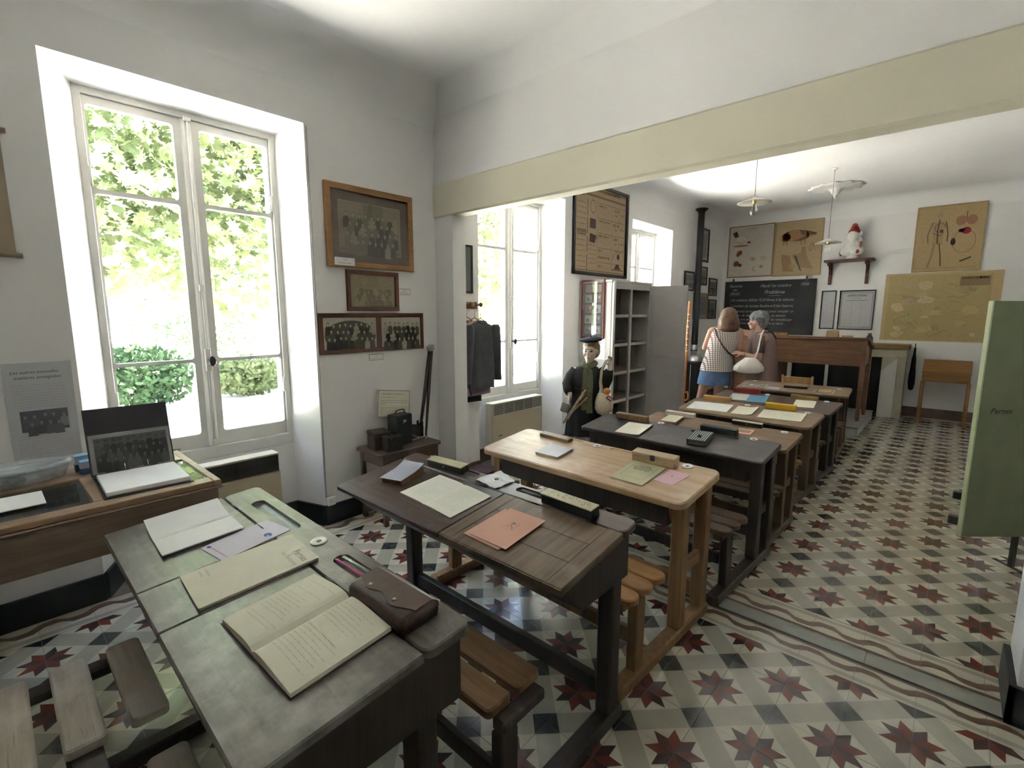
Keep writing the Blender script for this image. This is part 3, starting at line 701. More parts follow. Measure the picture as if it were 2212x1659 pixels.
    xl, xr = (-rx, rx) if rxs is None else rxs
    B().box(xl + .033, xr - .033, legv[-1] - .016, legv[-1] + .016, .10, .17, .004).build('foot_rail', leg, e)
    B().box(xl + .033, xr - .033, vm - .014, vm + .014, .16, .22, .004).build('stretcher', leg, e)
    return e
desk(1, 'grey worn two-seat desk nearest the camera with lifting lids and an inkwell', W_GREY, W_DKLEG, W_PALE, W_DKLEG, .03,
     [(-.51, -.145, .192, .05), (.135, .50, .197, .05)], .43, (.14,), [(None, -.137, W_GREY, 'lid'), (-.137, .110, W_GREY, 'plank'), (.110, None, W_GREY, 'lid')], .121, slats=[(-.268, .085), (-.400, .085), (-.530, .085)], seats=[(-.446, -.030), (.13, .54)], rxs=(-.415, .612))
desk(2, 'dark brown two-seat desk second from the camera, its right lid panelled in lighter wood', W_BROWN, W_DKLEG, W_SEAT2, W_DKLEG, .028,
     [(.10, .46, .19, .042), (-.46, -.13, .19, .042)], .43, (.15,), [(None, .088, W_BROWN, 'lid'), (.088, None, W_FRAME, 'panelled')], .130, slats=[(-.272, .105), (-.395, .095)], seats=[(-.555, .555)])
desk(3, 'light oak two-seat desk third from the camera with rounded corners and orange bench', W_OAK, W_OAKD, W_OAKS, W_DKLEG, .045,
     [(-.47, -.165, .18, .03), (.022, .40, .178, .03)], .43, (-.10, .14), bench_dv=.0, topt=.032)
desk(4, 'near-black two-seat desk fourth from the camera, carrying a striped book', W_BLACK, W_DKLEG, W_LEG5, W_DKLEG, .03,
     [(.08, .39, .115, .026)], .41, (-.06, .13))
desk(5, 'brown low desk fifth from the camera, close behind the near-black desk', W_MID, W_LEG5, W_LEG5, W_DKLEG, .03, (), .37, (-.06, .16), bench_dv=.17)
desk(6, 'tan desk sixth from the camera with open white notebooks and a yellow box', W_TAN, W_LEG5, W_OAKS, W_DKLEG, .06, (), .37, (-.08, .14))
desk(7, 'dark brown desk seventh from the camera carrying the blue card', W_BROWN, W_DKLEG, W_LEG5, W_DKLEG, .02, (), .37, (-.06, .14), bench_dv=.10)
desk(8, 'brown desk farthest from the camera, carrying writing slates', W_TAN, W_LEG5, W_LEG5, W_DKLEG, .05, (), .37, (-.10, .16))

# ------------------------------------------------------------------ things lying on the desks
def on(k, u, v, h=0.0, ang=0.0):
    if k == 1: v += .017
    m = DESK[k]['m'] @ Matrix.Translation((u, v, h + .0006)) @ Matrix.Rotation(R(ang), 4, 'Z')
    return m.to_translation(), m.to_euler()
def dthing(k, name, label, cat, u, v, h=0.0, ang=0.0, group=None):
    l, r = on(k, u, v, h, ang); return thing(name, label, cat, l, r, group)
CREAM = M('paper_cream', (.72, .69, .57), .75, var=.04, vscale=12)
WHITEP = M('paper_white', (.80, .80, .80), .7, var=.03, vscale=12)
PAPE = M('paper_edge', (.50, .45, .35), .85, var=.15, vscale=60)
PINKP = M('paper_salmon', (.66, .37, .27), .75, var=.04)
PINKC = M('paper_pink', (.66, .42, .45), .75, var=.04)
BLUEP = M('card_blue', (.085, .25, .38), .6, var=.05)
GREYC = M('card_grey', (.47, .48, .43), .7, var=.05)
LAVC = M('card_lavender', (.42, .40, .50), .6, var=.05)
LILAC = M('paper_lilac', (.66, .62, .72), .7, var=.03)
INKC = (.10, .10, .14); FAINT = (.50, .48, .44)
BLK = M('box_black', (.012, .014, .014), .42, var=.2); DKG = M('box_dark_green', (.016, .026, .022), .42, var=.2)
LEATH = M('leather_brown', (.060, .028, .022), .45, var=.25, vscale=30, bump=.5, bscale=120)
def open_book(k, label, u, v, ang, w, h, mat_, hump=.010, edge=.006, write=True, seed=1, curl=0.0, name='open_notebook', cover=None, ink=FAINT, grp=None, lines=14):
    e = dthing(k, name, label, 'book', u, v, 0, ang, grp); rnd = random.Random(seed)
    if cover: B().box(-w - .004, w + .004, -h / 2 - .004, h / 2 + .004, 0, .0018, .0006).build('cover', cover, e)
    z0 = .002 if cover else .0004
    prof = lambda q: z0 + edge + hump * math.sin(PI * min(1, (q ** .55))) * (1 - q * .35)      # q 0 at the spine, 1 at the outer edge
    for sx, nm in ((-1, 'left_page'), (1, 'right_page')):
        n = 14; top_ = []; bot = []
        for i in range(n + 1):
            q = i / n; lift = curl * max(0, q - .25) ** 1.6 * (1 if sx < 0 else .25)
            top_.append((sx * q * w, prof(q) + lift)); bot.append((sx * q * w, z0 + lift * .98))
        b = B(); ring = lambda y: [(x, y, z) for x, z in top_] + [(x, y, z) for x, z in reversed(bot)]
        b.loft([ring(-h / 2), ring(h / 2)], smooth=False)
        pg = b.build(nm, mat_, e)
        if write:
            f = Flat(); f.z = 0
            for li in range(lines):
                yy = h / 2 - .025 - li * (h - .05) / lines
                if rnd.random() < .1: continue
                f.scrib(.02, w - .018 - (rnd.random() * .05), yy, (h - .05) / lines * .42, ink, rnd)
            vs_ = []
            for (x, y, z) in f.v:
                q = x / w; lift = curl * max(0, q - .25) ** 1.6 * (1 if sx < 0 else .25)
                xx = x if sx > 0 else x - w; qq = abs(xx) / w
                lift = curl * max(0, qq - .25) ** 1.6 * (1 if sx < 0 else .25)
                i = min(n - 1, int(qq * n)); a0, a1 = top_[i], top_[i + 1]; fr_ = qq * n - i
                vs_.append((xx, y, a0[1] + (a1[1] - a0[1]) * fr_ + .0006))
            f.v = vs_; f.build('writing', pg)
    return e
def booklet(k, label, u, v, ang, w, h, mat_, th=.004, hh=0.0, deco=None, curl=0.0, name='booklet', cat='booklet', edge=None, grp=None):
    e = dthing(k, name, label, cat, u, v, hh, ang, grp)
    n = 10; sh = lambda q: curl * max(0, q - .55) ** 2 * 5
    if edge:
        b = B(); ring = lambda y: [(-w / 2 + .002 + (w - .004) * i / n, y, th - .0012 + sh(i / n)) for i in range(n + 1)] + [(-w / 2 + .002 + (w - .004) * i / n, y, 0 + sh(i / n) * .9) for i in reversed(range(n + 1))]
        b.loft([ring(-h / 2 + .002), ring(h / 2 - .002)], smooth=False); b.build('pages', edge, e)
    z0 = th - .0011 if edge else 0
    b = B(); ring = lambda y: [(-w / 2 + w * i / n, y, th + sh(i / n)) for i in range(n + 1)] + [(-w / 2 + w * i / n, y, z0 + sh(i / n)) for i in reversed(range(n + 1))]
    b.loft([ring(-h / 2), ring(h / 2)], smooth=False); cv = b.build('cover' if edge else 'sheet', mat_, e)
    if deco:
        f = Flat(); f.z = th + .0004; deco(f, w, h); 
        f.v = [(x, y, z + sh((x + w / 2) / w)) for x, y, z in f.v]; f.build('print', cv)
    return e
def pencil_box(k, label, u, v, ang, L, D, H, body, lid, deco=None, clasp=False, knob=False, hh=0.0, lidt=.008, name='pencil_box', grp='pencil boxes on the desks', over=.001):
    e = dthing(k, name, label, 'pencil box', u, v, hh, ang, grp)
    B().box(-L / 2, L / 2, -D / 2, D / 2, 0, H - lidt - .0006, .0025).build('body', body, e)
    ld = B().box(-L / 2 - over, L / 2 + over, -D / 2 - over, D / 2 + over, H - lidt, H, .003).build('lid', lid, e)
    if deco:
        f = Flat(); f.z = H + .0004; deco(f, L, D); f.build('decoration', ld)
    if clasp: B().box(-.012, .012, -D / 2 - .004, -D / 2 - .0005, H - lidt - .012, H - .002, .001).cyl((0, -D / 2 - .002, H - lidt - .008), (0, -D / 2 - .008, H - lidt - .008), .004, seg=8).build('clasp', IRON, e)
    if knob: B().cyl((0, -D / 2 - .0005, H * .55), (0, -D / 2 - .005, H * .55), .004, seg=10).build('stud', M('brass', (.5, .38, .18), .35, .9), e)
    return e
def inkwell(k, u, v, label, r=.024):
    l, ro = on(k, u, v); e = thing('inkwell', label, 'inkwell', l, ro, 'porcelain inkwells set into the desks')
    B().lathe([(.0, .0012), (.008, .0012), (.0105, .0008), (.017, .0046), (r, .004), (r + .0015, .0002)], 20).build('rim', PORC, e)
    B().cyl((0, 0, .0013), (0, 0, .0020), .0085, seg=14).build('well', INK, e)
inkwell(1, .001, .185, 'porcelain inkwell in the grey worn nearest desk', .026)
inkwell(3, -.062, .172, 'porcelain inkwell at the middle of the light oak desk')
inkwell(3, .474, .173, 'porcelain inkwell at the right end of the light oak desk', .028)
inkwell(4, -.156, .150, 'porcelain inkwell at the middle of the near-black desk')
inkwell(4, .467, .150, 'porcelain inkwell at the right end of the near-black desk')
inkwell(5, .442, .163, 'porcelain inkwell at the right end of the brown low fifth desk')
inkwell(6, -.053, .150, 'porcelain inkwell beside the cream sheet on the tan desk')
inkwell(6, .438, .154, 'porcelain inkwell right of the yellow box on the tan desk')
inkwell(7, -.106, .175, 'porcelain inkwell behind the blue card')
inkwell(7, .428, .172, 'porcelain inkwell right of the ochre box on the seventh desk')
inkwell(8, -.441, .200, 'porcelain inkwell at the left of the farthest desk')
inkwell(8, .440, .116, 'porcelain inkwell at the right of the farthest desk')
rnd = random.Random(3)
# nearest desk
open_book(1, 'blank open notebook with one page arching up on the nearest desk', -.445, -.055, -2, .150, .235, WHITEP, .006, .004, False, 2, curl=.045, name='open_notebook')
def d_lilac(f, w, h): f.line([(-w / 2 + .01, -h / 2 + .02), (w / 2 - .01, -h / 2 + .02)], .0015, (.45, .12, .15)); f.ell(w * .28, h * .22, .016, .012, (.10, .17, .55)); f.ell(-w * .36, -h * .42, .008, .006, (.12, .2, .55)); f.lift(); f.ell(w * .33, h * .20, .005, .004, (.8, .75, .8))
e = dthing(1, 'lilac_leaflet', 'lilac leaflet with blue blots lying under the cream booklet on the nearest desk', 'leaflet', -.215, .040, .0004, 8)
B().box(-.074, .074, -.112, .112, 0, .0012).build('sheet', LILAC, e)
f = Flat(); f.z = .0018; d_lilac(f, .148, .225); f.build('print', e)
e = booklet(1, 'cream booklet titled Pernes les Fontaines on the nearest desk', -.005, -.020, -2.5, .218, .317, CREAM, .008, .0016, None, edge=PAPE)
B().box(-.115, -.085, -.158, -.11, -.0012, -.0004).build('page_marker', WHITEP, e)
TXG = M('text_grey', (.36, .34, .29), .8, var=0)
text('title', 'Pernes', .030, TXG, e, (.095, .115, .0085), align='RIGHT', bold=.0006)
text('title', 'les Fontaines', .020, TXG, e, (.098, .088, .0085), align='RIGHT')
text('title', 'animations', .011, TXG, e, (-.09, -.10, .0085)); text('title', 'et visites', .011, TXG, e, (-.09, -.116, .0085))
open_book(1, 'thick open ledger of faint handwriting at the right of the nearest desk', .374, -.031, 2, .182, .240, CREAM, .014, .010, True, 4, cover=LEATH, lines=16)
e = dthing(1, 'leather_wallet', 'brown leather school wallet with two press studs on the nearest desk', 'wallet', .475, .150, 0, 1.5)
b = B(); prof = [(-.052, .004), (-.056, .014), (-.054, .034), (-.044, .044), (.036, .046), (.052, .036), (.056, .018), (.050, .003)]
b.loft([[(x * sx_, y * (1 if abs(x * sx_) < .11 else .93), z) for y, z in prof] for x, sx_ in ((-.118, 1), (-.108, 1), (0, 1), (.108, 1), (.118, 1))], smooth=True); b.build('case', LEATH, e)
b = B(); N = 14; fr = []
for i in range(N + 1):
    x = -.116 + .232 * i / N; edge_y = -.012 - .020 * math.exp(-((x + .06) / .035) ** 2) - .026 * math.exp(-((x - .045) / .045) ** 2)
    fr.append([(x, .0565, .020), (x, .054, .037), (x, .038, .0490), (x, edge_y, .0482), (x, edge_y, .0462), (x, .036, .0466)])
b.loft(fr, smooth=False); fp = b.build('flap', M('leather_flap', (.075, .036, .028), .4, var=.25, vscale=30, bump=.5, bscale=120), e)
for x in (-.060, .042): B().lathe([(.0, .004), (.004, .0035), (.0065, .0)], 14, mat_at((x, -.020, .0482))).build('press_stud', M('stud_metal', (.42, .36, .30), .3, .9), fp)
e = dthing(1, 'pencil', 'pink and violet pencil lying in the right groove of the nearest desk', 'pencil', .225, .1725, -.008, 2)
B().cyl((-.075, 0, .004), (.075, 0, .004), .0042, seg=6, smooth=False).build('shaft', M('pencil_pink', (.55, .06, .22), .35), e); B().cyl((-.075, 0, .004), (-.092, 0, .004), .0042, .0006, 6).build('tip', M('pencil_wood', (.6, .42, .25), .6), e)
e = dthing(1, 'glass_tube', 'clear glass tube in the right groove of the nearest desk', 'tube', .235, .190, -.006, 2)
B().cyl((-.08, 0, .006), (.08, 0, .006), .0065, seg=14).build('body', M('tube_glass', (.55, .55, .55), .1, var=0, trans=.6), e)
# second desk
e = dthing(2, 'closed_book', 'closed book with a bent pale grey cover on the dark second desk', 'book', -.419, -.010, 0, 14)
b = B(); b.box(-.055, .058, -.078, .080, .003, .028, .002).build('pages', M('pages_brown', (.16, .09, .06), .7, var=.3, vscale=40), e)
b = B(); n = 8; cur = lambda q: .0295 + .014 * max(0, q - .5) ** 2 * 4
b.loft([[(-.060 + .122 * i / n, y, cur(1 - abs(y + .08) / .17 if False else (y + .083) / .166) + .0016) for i in range(n + 1)] + [(-.060 + .122 * i / n, y, cur((y + .083) / .166)) for i in reversed(range(n + 1))] for y in [-.083 + .166 * j / 8 for j in range(9)]], smooth=False)
b.build('cover', M('cover_grey', (.36, .36, .40), .5, var=.08), e); B().box(-.060, .062, -.082, .084, .0, .0025, .001).build('back_cover', MATS['pages_brown'], e)
def d_flor(f, L, D):
    r_ = random.Random(8)
    for _ in range(34): x, y = r_.uniform(-L * .42, L * .42), r_.uniform(-D * .3, D * .3); f.line([(x, y), (x + r_.uniform(-.012, .012), y + r_.uniform(-.008, .008))], .0014, (.13, .12, .08)); f.ell(x, y, r_.uniform(.001, .0035), r_.uniform(.001, .003), (.16, .15, .09))
GILT = M('lid_cream', (.52, .47, .29), .35, var=.08); 
pencil_box(2, 'black pencil box with plain cream lid on the dark second desk', -.316, .172, 4, .225, .052, .036, BLK, GILT, None, knob=True, lidt=.005)
pencil_box(2, 'black pencil box with flowered cream lid on the dark second desk', .382, .165, -3, .236, .052, .042, BLK, GILT, d_flor, lidt=.005)
open_book(2, 'open cream exercise book with pencil lines on the dark brown second desk', -.120, -.018, -4, .176, .210, CREAM, .004, .003, True, 9, lines=12)
e = dthing(2, 'ink_cloth', 'crumpled white cloth around the middle inkwell of the dark brown second desk', 'cloth', -.024, .196, 0, -14)
b = B(); n = 18; gr = [[None] * (n + 1) for _ in range(n + 1)]; r_ = random.Random(4)
for i in range(n + 1):
    for j in range(n + 1):
        x = -.068 + .136 * i / n; y = -.058 + .116 * j / n; dd = math.hypot(x, y)
        gr[i][j] = (x + r_.uniform(-.001, .001), y * (1 - .25 * (x / .07) * .5), .0016 + .004 * abs(math.sin(x * 60 + y * 35)) * min(1, dd / .05) + .002 * abs(math.sin(y * 90 - x * 20)) + .004 * math.exp(-((dd - .024) / .006) ** 2))
b.loft(gr, caps=False, closed_ring=False); b.build('cloth', M('cloth_white', (.66, .65, .66), .85, var=.08, vscale=20), e)
B().lathe([(.0, .006), (.010, .006), (.013, .009), (.022, .0075), (.024, .004)], 18).build('inkwell_rim', PORC, e); B().cyl((0, 0, .0062), (0, 0, .010), .009, seg=12).build('stopper', INK, e)
e = dthing(2, 'pen_holder', 'dark pen lying in the groove beside the flowered pencil box', 'pen', .185, .19, -.010, -2)
B().cyl((-.06, 0, .005), (.07, 0, .005), .0045, .0035, 10).build('shaft', M('pen_dark', (.07, .05, .045), .3, coat=.4), e)
def d_archer(f, w, h):
    c = (.16, .12, .13); f.line([(-.006, .034), (.002, .030), (.010, .034)], .004, c); f.line([(.002, .036), (.002, .012)], .003, c); f.line([(-.012, .022), (.022, .024)], .0018, c); f.ring(.010, .022, .016, .022, .0012, c, -1.2, 1.2, 10)
    f.line([(-.004, .012), (-.010, -.002)], .002, c); f.line([(.004, .012), (.016, .004), (.020, -.006)], .002, c); f.ring(.004, -.004, .028, .010, .001, (.35, .22, .2), 0, 6.2, 16)
    for i in range(3): f.scrib(-w * .42, -w * .22, -h * .30 - i * .007, .004, (.45, .27, .22), random.Random(i))
booklet(2, 'lower salmon booklet half hidden under the printed salmon booklet', .262, -.078, -2, .172, .208, PINKP, .003, 0, None, name='booklet')
booklet(2, 'salmon booklet printed with an archer on the second desk', .284, -.068, 0, .170, .212, PINKP, .004, .0036, d_archer, edge=PINKP)
# light oak desk
pencil_box(3, 'flat wooden pencil case with a finger hole on the light oak desk', -.345, .150, -2, .232, .046, .020, W_OAKD, W_TAN, lambda f, L, D: f.ell(-L * .43, 0, .004, .004, (.02, .02, .02)), lidt=.006)
booklet(3, 'grey covered notebook on the left of the light oak desk', -.210, -.034, 2, .158, .148, M('cover_silver', (.44, .44, .48), .42, var=.12, vscale=10), .012, 0, None, edge=PAPE, name='notebook', cat='notebook')
pencil_box(3, 'deep pale wooden pencil box with iron clasp on the light oak desk', .321, .135, 1.5, .232, .062, .050, W_OAK, WOOD('wood_box_pale', (.40, .27, .16), (.54, .40, .25), .5, 0, 6), None, clasp=True, lidt=.018)
KRAFT = M('cover_khaki', (.45, .42, .25), .65, var=.06)
def d_cah(f, w, h):
    c = (.12, .12, .08)
    f.line([(-w * .32, h * .34), (-w * .36, h * .30), (-w * .36, -h * .26), (-w * .30, -h * .30), (w * .30, -h * .30), (w * .36, -h * .26), (w * .36, h * .30), (w * .32, h * .34)], .0014, c)
    for i in range(3): f.scrib(-w * .28, -w * .12, -h * .05 - i * .012, .004, (.25, .24, .16), random.Random(i))
    f.scrib(-w * .2, w * .25, h * .04, .003, (.25, .24, .16), random.Random(9))
e = booklet(3, 'khaki exercise book titled Cahier de devoirs mensuels on the light oak desk', .317, -.030, 0, .176, .236, KRAFT, .006, 0, d_cah, edge=CREAM, name='exercise_book', cat='exercise book')
TXD = M('text_dark', (.045, .045, .035), .7, var=0)
for i, (tx, sz) in enumerate((('CAHIER', .017), ('DE DEVOIRS', .017), ('MENSUELS', .017))): text('title', tx, sz, TXD, e, (0, .066 - i * .020, .0068), align='CENTER', bold=.0004, space=1.1)
e = booklet(3, 'small pink card beside the khaki exercise book', .471, .012, -7, .104, .152, PINKC, .0012, 0, lambda f, w, h: f.ell(-.006, .012, .004, .004, (.10, .06, .06)), name='pink_card', cat='card')
# near-black desk
pencil_box(4, 'narrow closed wooden pencil box on the near-black desk', -.372, .128, 1, .252, .036, .040, W_OAKD, W_TAN, lidt=.010)
def d_rose(f, w, h):
    r_ = random.Random(5)
    for _ in range(60):
        a = r_.random() * 6.28; q = r_.random() ** .5 * .05; x, y = q * math.cos(a) * .95, q * math.sin(a) + .01; f.line([(x, y), (x + r_.uniform(-.01, .01), y + r_.uniform(-.01, .01))], .0012, (.48, .46, .40))
booklet(4, 'cream booklet with a pale grey rosette on the near-black desk', -.258, -.040, 5, .182, .215, M('paper_ivory', (.74, .70, .58), .75, var=.03), .006, 0, d_rose, edge=CREAM, curl=.006)
e = dthing(4, 'striped_book', 'thick dark green book with white stripes and a ribbon knot on the near-black desk', 'book', .214, -.034, 0, 7)
STR = M('cover_bottle', (.016, .034, .032), .6, var=.15)
B().box(-.054, .054, -.082, .082, .004, .034, .002).build('pages', M('pages_grey', (.12, .10, .085), .8, var=.25, vscale=60), e)
cv = B().box(-.058, .056, -.086, .086, .0345, .0385, .0015).box(-.060, -.054, -.086, .086, .0, .0385, .002).box(-.058, .056, -.086, .086, .0, .0035, .001).build('cover', STR, e)
f = Flat(); f.z = .0390
for i in range(8): f.rect(-.051 + i * .0135, -.0475 + i * .0135, -.084, .084, (.62, .64, .60))
f.build('stripes', cv); B().tube([(-.012, -.02, .0400), (-.004, -.012, .048), (.010, -.018, .046), (.006, -.034, .0415), (-.006, -.036, .0415)], .0028, 8).ell((-.002, -.016, .043), (.008, .006, .004)).build('ribbon_knot', DKG, cv)
pencil_box(4, 'long dark green pencil box behind the striped book', .252, .152, 1, .232, .040, .044, DKG, DKG, lidt=.010)
# fifth desk
pencil_box(5, 'white painted pencil box at the back of the brown low fifth desk', -.330, .172, 2, .240, .044, .034, M('box_white', (.66, .60, .56), .6, var=.06), WOOD('wood_whitened', (.52, .45, .38), (.66, .60, .54), .6, 0, 6), lidt=.010)
e = dthing(5, 'thick_booklet', 'thick cream speckled block of paper on the brown low fifth desk', 'booklet', -.315, -.002, 0, 4)
B().box(-.058, .060, -.086, .086, 0, .026, .002).build('pages', M('pages_tan', (.36, .24, .15), .8, var=.2, vscale=50), e)
cv = B().box(-.061, .060, -.088, .088, .0265, .0285, .0008).build('cover', CREAM, e); f = Flat(); f.z = .029
for _ in range(26): x, y = rnd.uniform(-.045, .045), rnd.uniform(-.07, .07); f.ell(x, y, .003, .002, (.40, .34, .24))
f.build('print', cv)
pencil_box(5, 'black pencil box with white lid at the back of the brown low fifth desk', .185, .185, -1, .214, .030, .034, BLK, M('lid_white', (.60, .55, .50), .5, var=.1), lidt=.006, knob=True)
def d_photo(f, w, h): f.rect(-w * .36, w * .36, -h * .22, h * .24, (.25, .19, .15)); f.lift(); [f.rect(-w * .3 + i * w * .1, -w * .24 + i * w * .1, -h * .1, h * .12, (.40, .32, .27)) for i in range(6)]
booklet(5, 'salmon card with a small brown photograph on the brown low fifth desk', .214, .045, 3, .108, .122, PINKP, .0015, 0, d_photo, name='photo_card', cat='card')
# tan sixth desk
pencil_box(6, 'honey wooden pencil box at the back left of the tan desk', -.345, .172, 4, .256, .040, .040, WOOD('wood_honey', (.42, .22, .075), (.55, .33, .13), .45, 0, 6), MATS['wood_honey'], lidt=.010)
open_book(6, 'open bright white notebook at the left of the tan desk', -.318, -.036, 7, .180, .222, WHITEP, .002, .003, False, 3)
booklet(6, 'cream sheet with a lifted corner in the middle of the tan desk', -.012, -.008, 6, .176, .220, M('paper_ivory', (.74, .70, .58)), .002, 0, lambda f, w, h: f.scrib(-.03, .03, .08, .004, FAINT, random.Random(2)), curl=.012, name='loose_sheet', cat='sheet')
open_book(6, 'open cream exercise book at the right of the tan desk', .289, -.002, 6, .165, .220, CREAM, .002, .003, True, 6, lines=10)
pencil_box(6, 'bright yellow pencil box on the tan desk', .225, .160, 3, .242, .036, .050, M('box_yellow', (.62, .37, .010), .45, var=.06), MATS['box_yellow'], lidt=.012)
# seventh desk
pencil_box(7, 'red pencil box at the back of the dark seventh desk', -.313, .172, 9, .260, .038, .046, M('box_red', (.26, .020, .018), .45, var=.1), MATS['box_red'], lidt=.012)
e = booklet(7, 'pale grey card left of the blue card', -.312, -.012, 13, .172, .225, GREYC, .002, 0, None, name='grey_card', cat='card')
e = booklet(7, 'blue card on the dark seventh desk', -.136, .002, 12, .176, .230, BLUEP, .002, 0, None, name='blue_card', cat='card')
pencil_box(7, 'ochre wooden pencil box at the right of the dark seventh desk', .240, .165, -2, .240, .034, .038, WOOD('wood_ochre', (.25, .15, .045), (.36, .23, .08), .5, 0, 6), MATS['wood_ochre'], lidt=.010)
booklet(7, 'cream sheet behind the yellow pencil box', .286, .030, 10, .174, .225, M('paper_ivory', (.74, .70, .58)), .002, 0, None, name='loose_sheet', cat='sheet')
# farthest desk
def slate(k, label, u, v, ang, w, h, hh, ph):
    e = dthing(k, 'writing_slate', label, 'slate', u, v, hh, ang)
    fw = .022; fm = WOOD('wood_slate_frame', (.30, .22, .15), (.44, .34, .24), .5, 0, 6)
    b = B(); slab(b, -w / 2, w / 2, -h / 2, -h / 2 + fw, 0, .008, .008); slab(b, -w / 2, w / 2, h / 2 - fw, h / 2, 0, .008, .008)
    b.box(-w / 2, -w / 2 + fw, -h / 2 + fw * .6, h / 2 - fw * .6, 0, .0079).box(w / 2 - fw, w / 2, -h / 2 + fw * .6, h / 2 - fw * .6, 0, .0079); b.build('frame', fm, e)
    B().box(-w / 2 + fw * .7, w / 2 - fw * .7, -h / 2 + fw * .7, h / 2 - fw * .7, .001, .0055).build('slate_pane', M('slate', (.10, .10, .11), .5, var=.2), e)
    if ph:
        f = Flat(); f.z = .0062; f.rect(-w * .36, w * .36, -h * .32, h * .34, (.22, .22, .22)); f.lift(); f.ell(-w * .18, h * .08, w * .12, h * .14, (.62, .62, .62)); f.ell(w * .1, -h * .05, w * .14, h * .1, (.40, .40, .40)); f.build('photograph', e)
    return e
booklet(8, 'lavender card half hidden under the framed photograph slate', -.205, -.140, 1, .200, .125, LAVC, .0015, 0, None, name='lavender_card', cat='card')
slate(8, 'wooden framed slate with a grey photograph on the farthest desk', -.366, -.113, 1, .252, .195, .0025, True)
pencil_box(8, 'open dark tray box in the middle of the farthest desk', .035, -.014, 4, .232, .085, .030, BLK, W_TAN, lambda f, L, D: f.scrib(-L * .4, L * .4, 0, .006, (.5, .42, .3), random.Random(1)), lidt=.004)
slate(8, 'brown framed slate under an ochre card on the farthest desk', .325, -.100, 1, .191, .235, 0, False)
booklet(8, 'small ochre card lying on the brown framed slate', .331, -.085, 0, .120, .16, M('card_ochre', (.50, .36, .15), .7, var=.06), .002, .009, None, name='ochre_card', cat='card')
# ------------------------------------------------------------------ framed pictures
RF = WOOD('frame_oak', (.27, .13, .05), (.40, .21, .085), .45, 0, 8)
RM = M('frame_red_brown', (.115, .035, .022), .45, var=.2, vscale=20)
RB = M('frame_black', (.012, .011, .011), .4, var=.2)
RT = M('frame_tan', (.30, .18, .09), .5, var=.15)
PICGL = THIN('picture_glass', (1, 1, 1), .02, .03)
def picture(label, wall, c, w, h, fw, depth, fmat, draw, glass=True, name='framed_photograph', cat='picture', tilt=0.0, off=.001, group=None, flat_name='photograph'):
    if wall == 'L': loc, rot = (XW + off, c[0], c[1]), (PI / 2, 0, PI / 2)
    elif wall == 'F': loc, rot = (c[0], 7.82 - off, c[1]), (PI / 2, 0, 0)
    else: loc, rot = c, wall
    e = thing(name, label, cat, loc, rot, group)
    if fw > 0:
        fr_ = B(); o = [(-w / 2, -h / 2), (w / 2, -h / 2), (w / 2, h / 2), (-w / 2, h / 2)]; i_ = [(-w / 2 + fw, -h / 2 + fw), (w / 2 - fw, -h / 2 + fw), (w / 2 - fw, h / 2 - fw), (-w / 2 + fw, h / 2 - fw)]
        ch = min(.004, fw * .2); oo = [(p[0] * (1 - 2 * ch / w), p[1] * (1 - 2 * ch / h)) for p in o]
        fr_.loft([[(*p, 0) for p in o], [(*p, depth - ch) for p in o], [(*p, depth) for p in oo], [(*p, depth * .8) for p in i_], [(*p, .002) for p in i_]], caps=False, smooth=False)
        fr_.build('frame', fmat, e, fix=False)
    f = Flat(); f.z = .004; draw(f, w - 2 * fw, h - 2 * fw); f.build(flat_name, e)
    B().box(-w / 2 + fw * .5, w / 2 - fw * .5, -h / 2 + fw * .5, h / 2 - fw * .5, .0, .0034).build('backing', PAPE, e)
    if glass: B().box(-w / 2 + fw, w / 2 - fw, -h / 2 + fw, h / 2 - fw, depth * .55 + .003, depth * .55 + .0045).build('glass', PICGL, e)
    return e
def sep(v, a=(1.0, .88, .68)): return (v * a[0], v * a[1], v * a[2])
def crowd(f, x0, x1, y0, y1, rows, cols, seed, dark, mid, lightc, skin, jit=.25):
    r_ = random.Random(seed); hh = (y1 - y0) / (rows + .6); ww = (x1 - x0) / cols
    for k in range(rows):
        yb = y1 - hh * (k + 1.0)
        for i in range(cols - (k % 2)):
            x = x0 + ww * (i + .5 + .5 * (k % 2)) + r_.uniform(-jit, jit) * ww * .4; y = yb + r_.uniform(-.12, .12) * hh
            bc = r_.choice([dark, dark, dark, mid, mid, lightc]); s_ = ww * .62
            f.lift(.00008); f.poly([(x - s_ * .85, y - hh * 1.1), (x + s_ * .85, y - hh * 1.1), (x + s_ * .75, y - hh * .05), (x + s_ * .35, y + hh * .22), (x - s_ * .35, y + hh * .22), (x - s_ * .75, y - hh * .05)], bc)
            f.lift(.00008); f.ell(x, y + hh * .47, ww * .24, hh * .27, dark, n=10); f.lift(.00006); f.ell(x, y + hh * .42, ww * .20, hh * .23, skin, n=10)
            f.lift(.00006); f.rect(x - ww * .09, x - ww * .04, y + hh * .43, y + hh * .47, mid); f.rect(x + ww * .04, x + ww * .09, y + hh * .43, y + hh * .47, mid)
            if r_.random() < .4: f.poly([(x - ww * .12, y + hh * .18), (x + ww * .12, y + hh * .18), (x, y + hh * .02)], lightc)
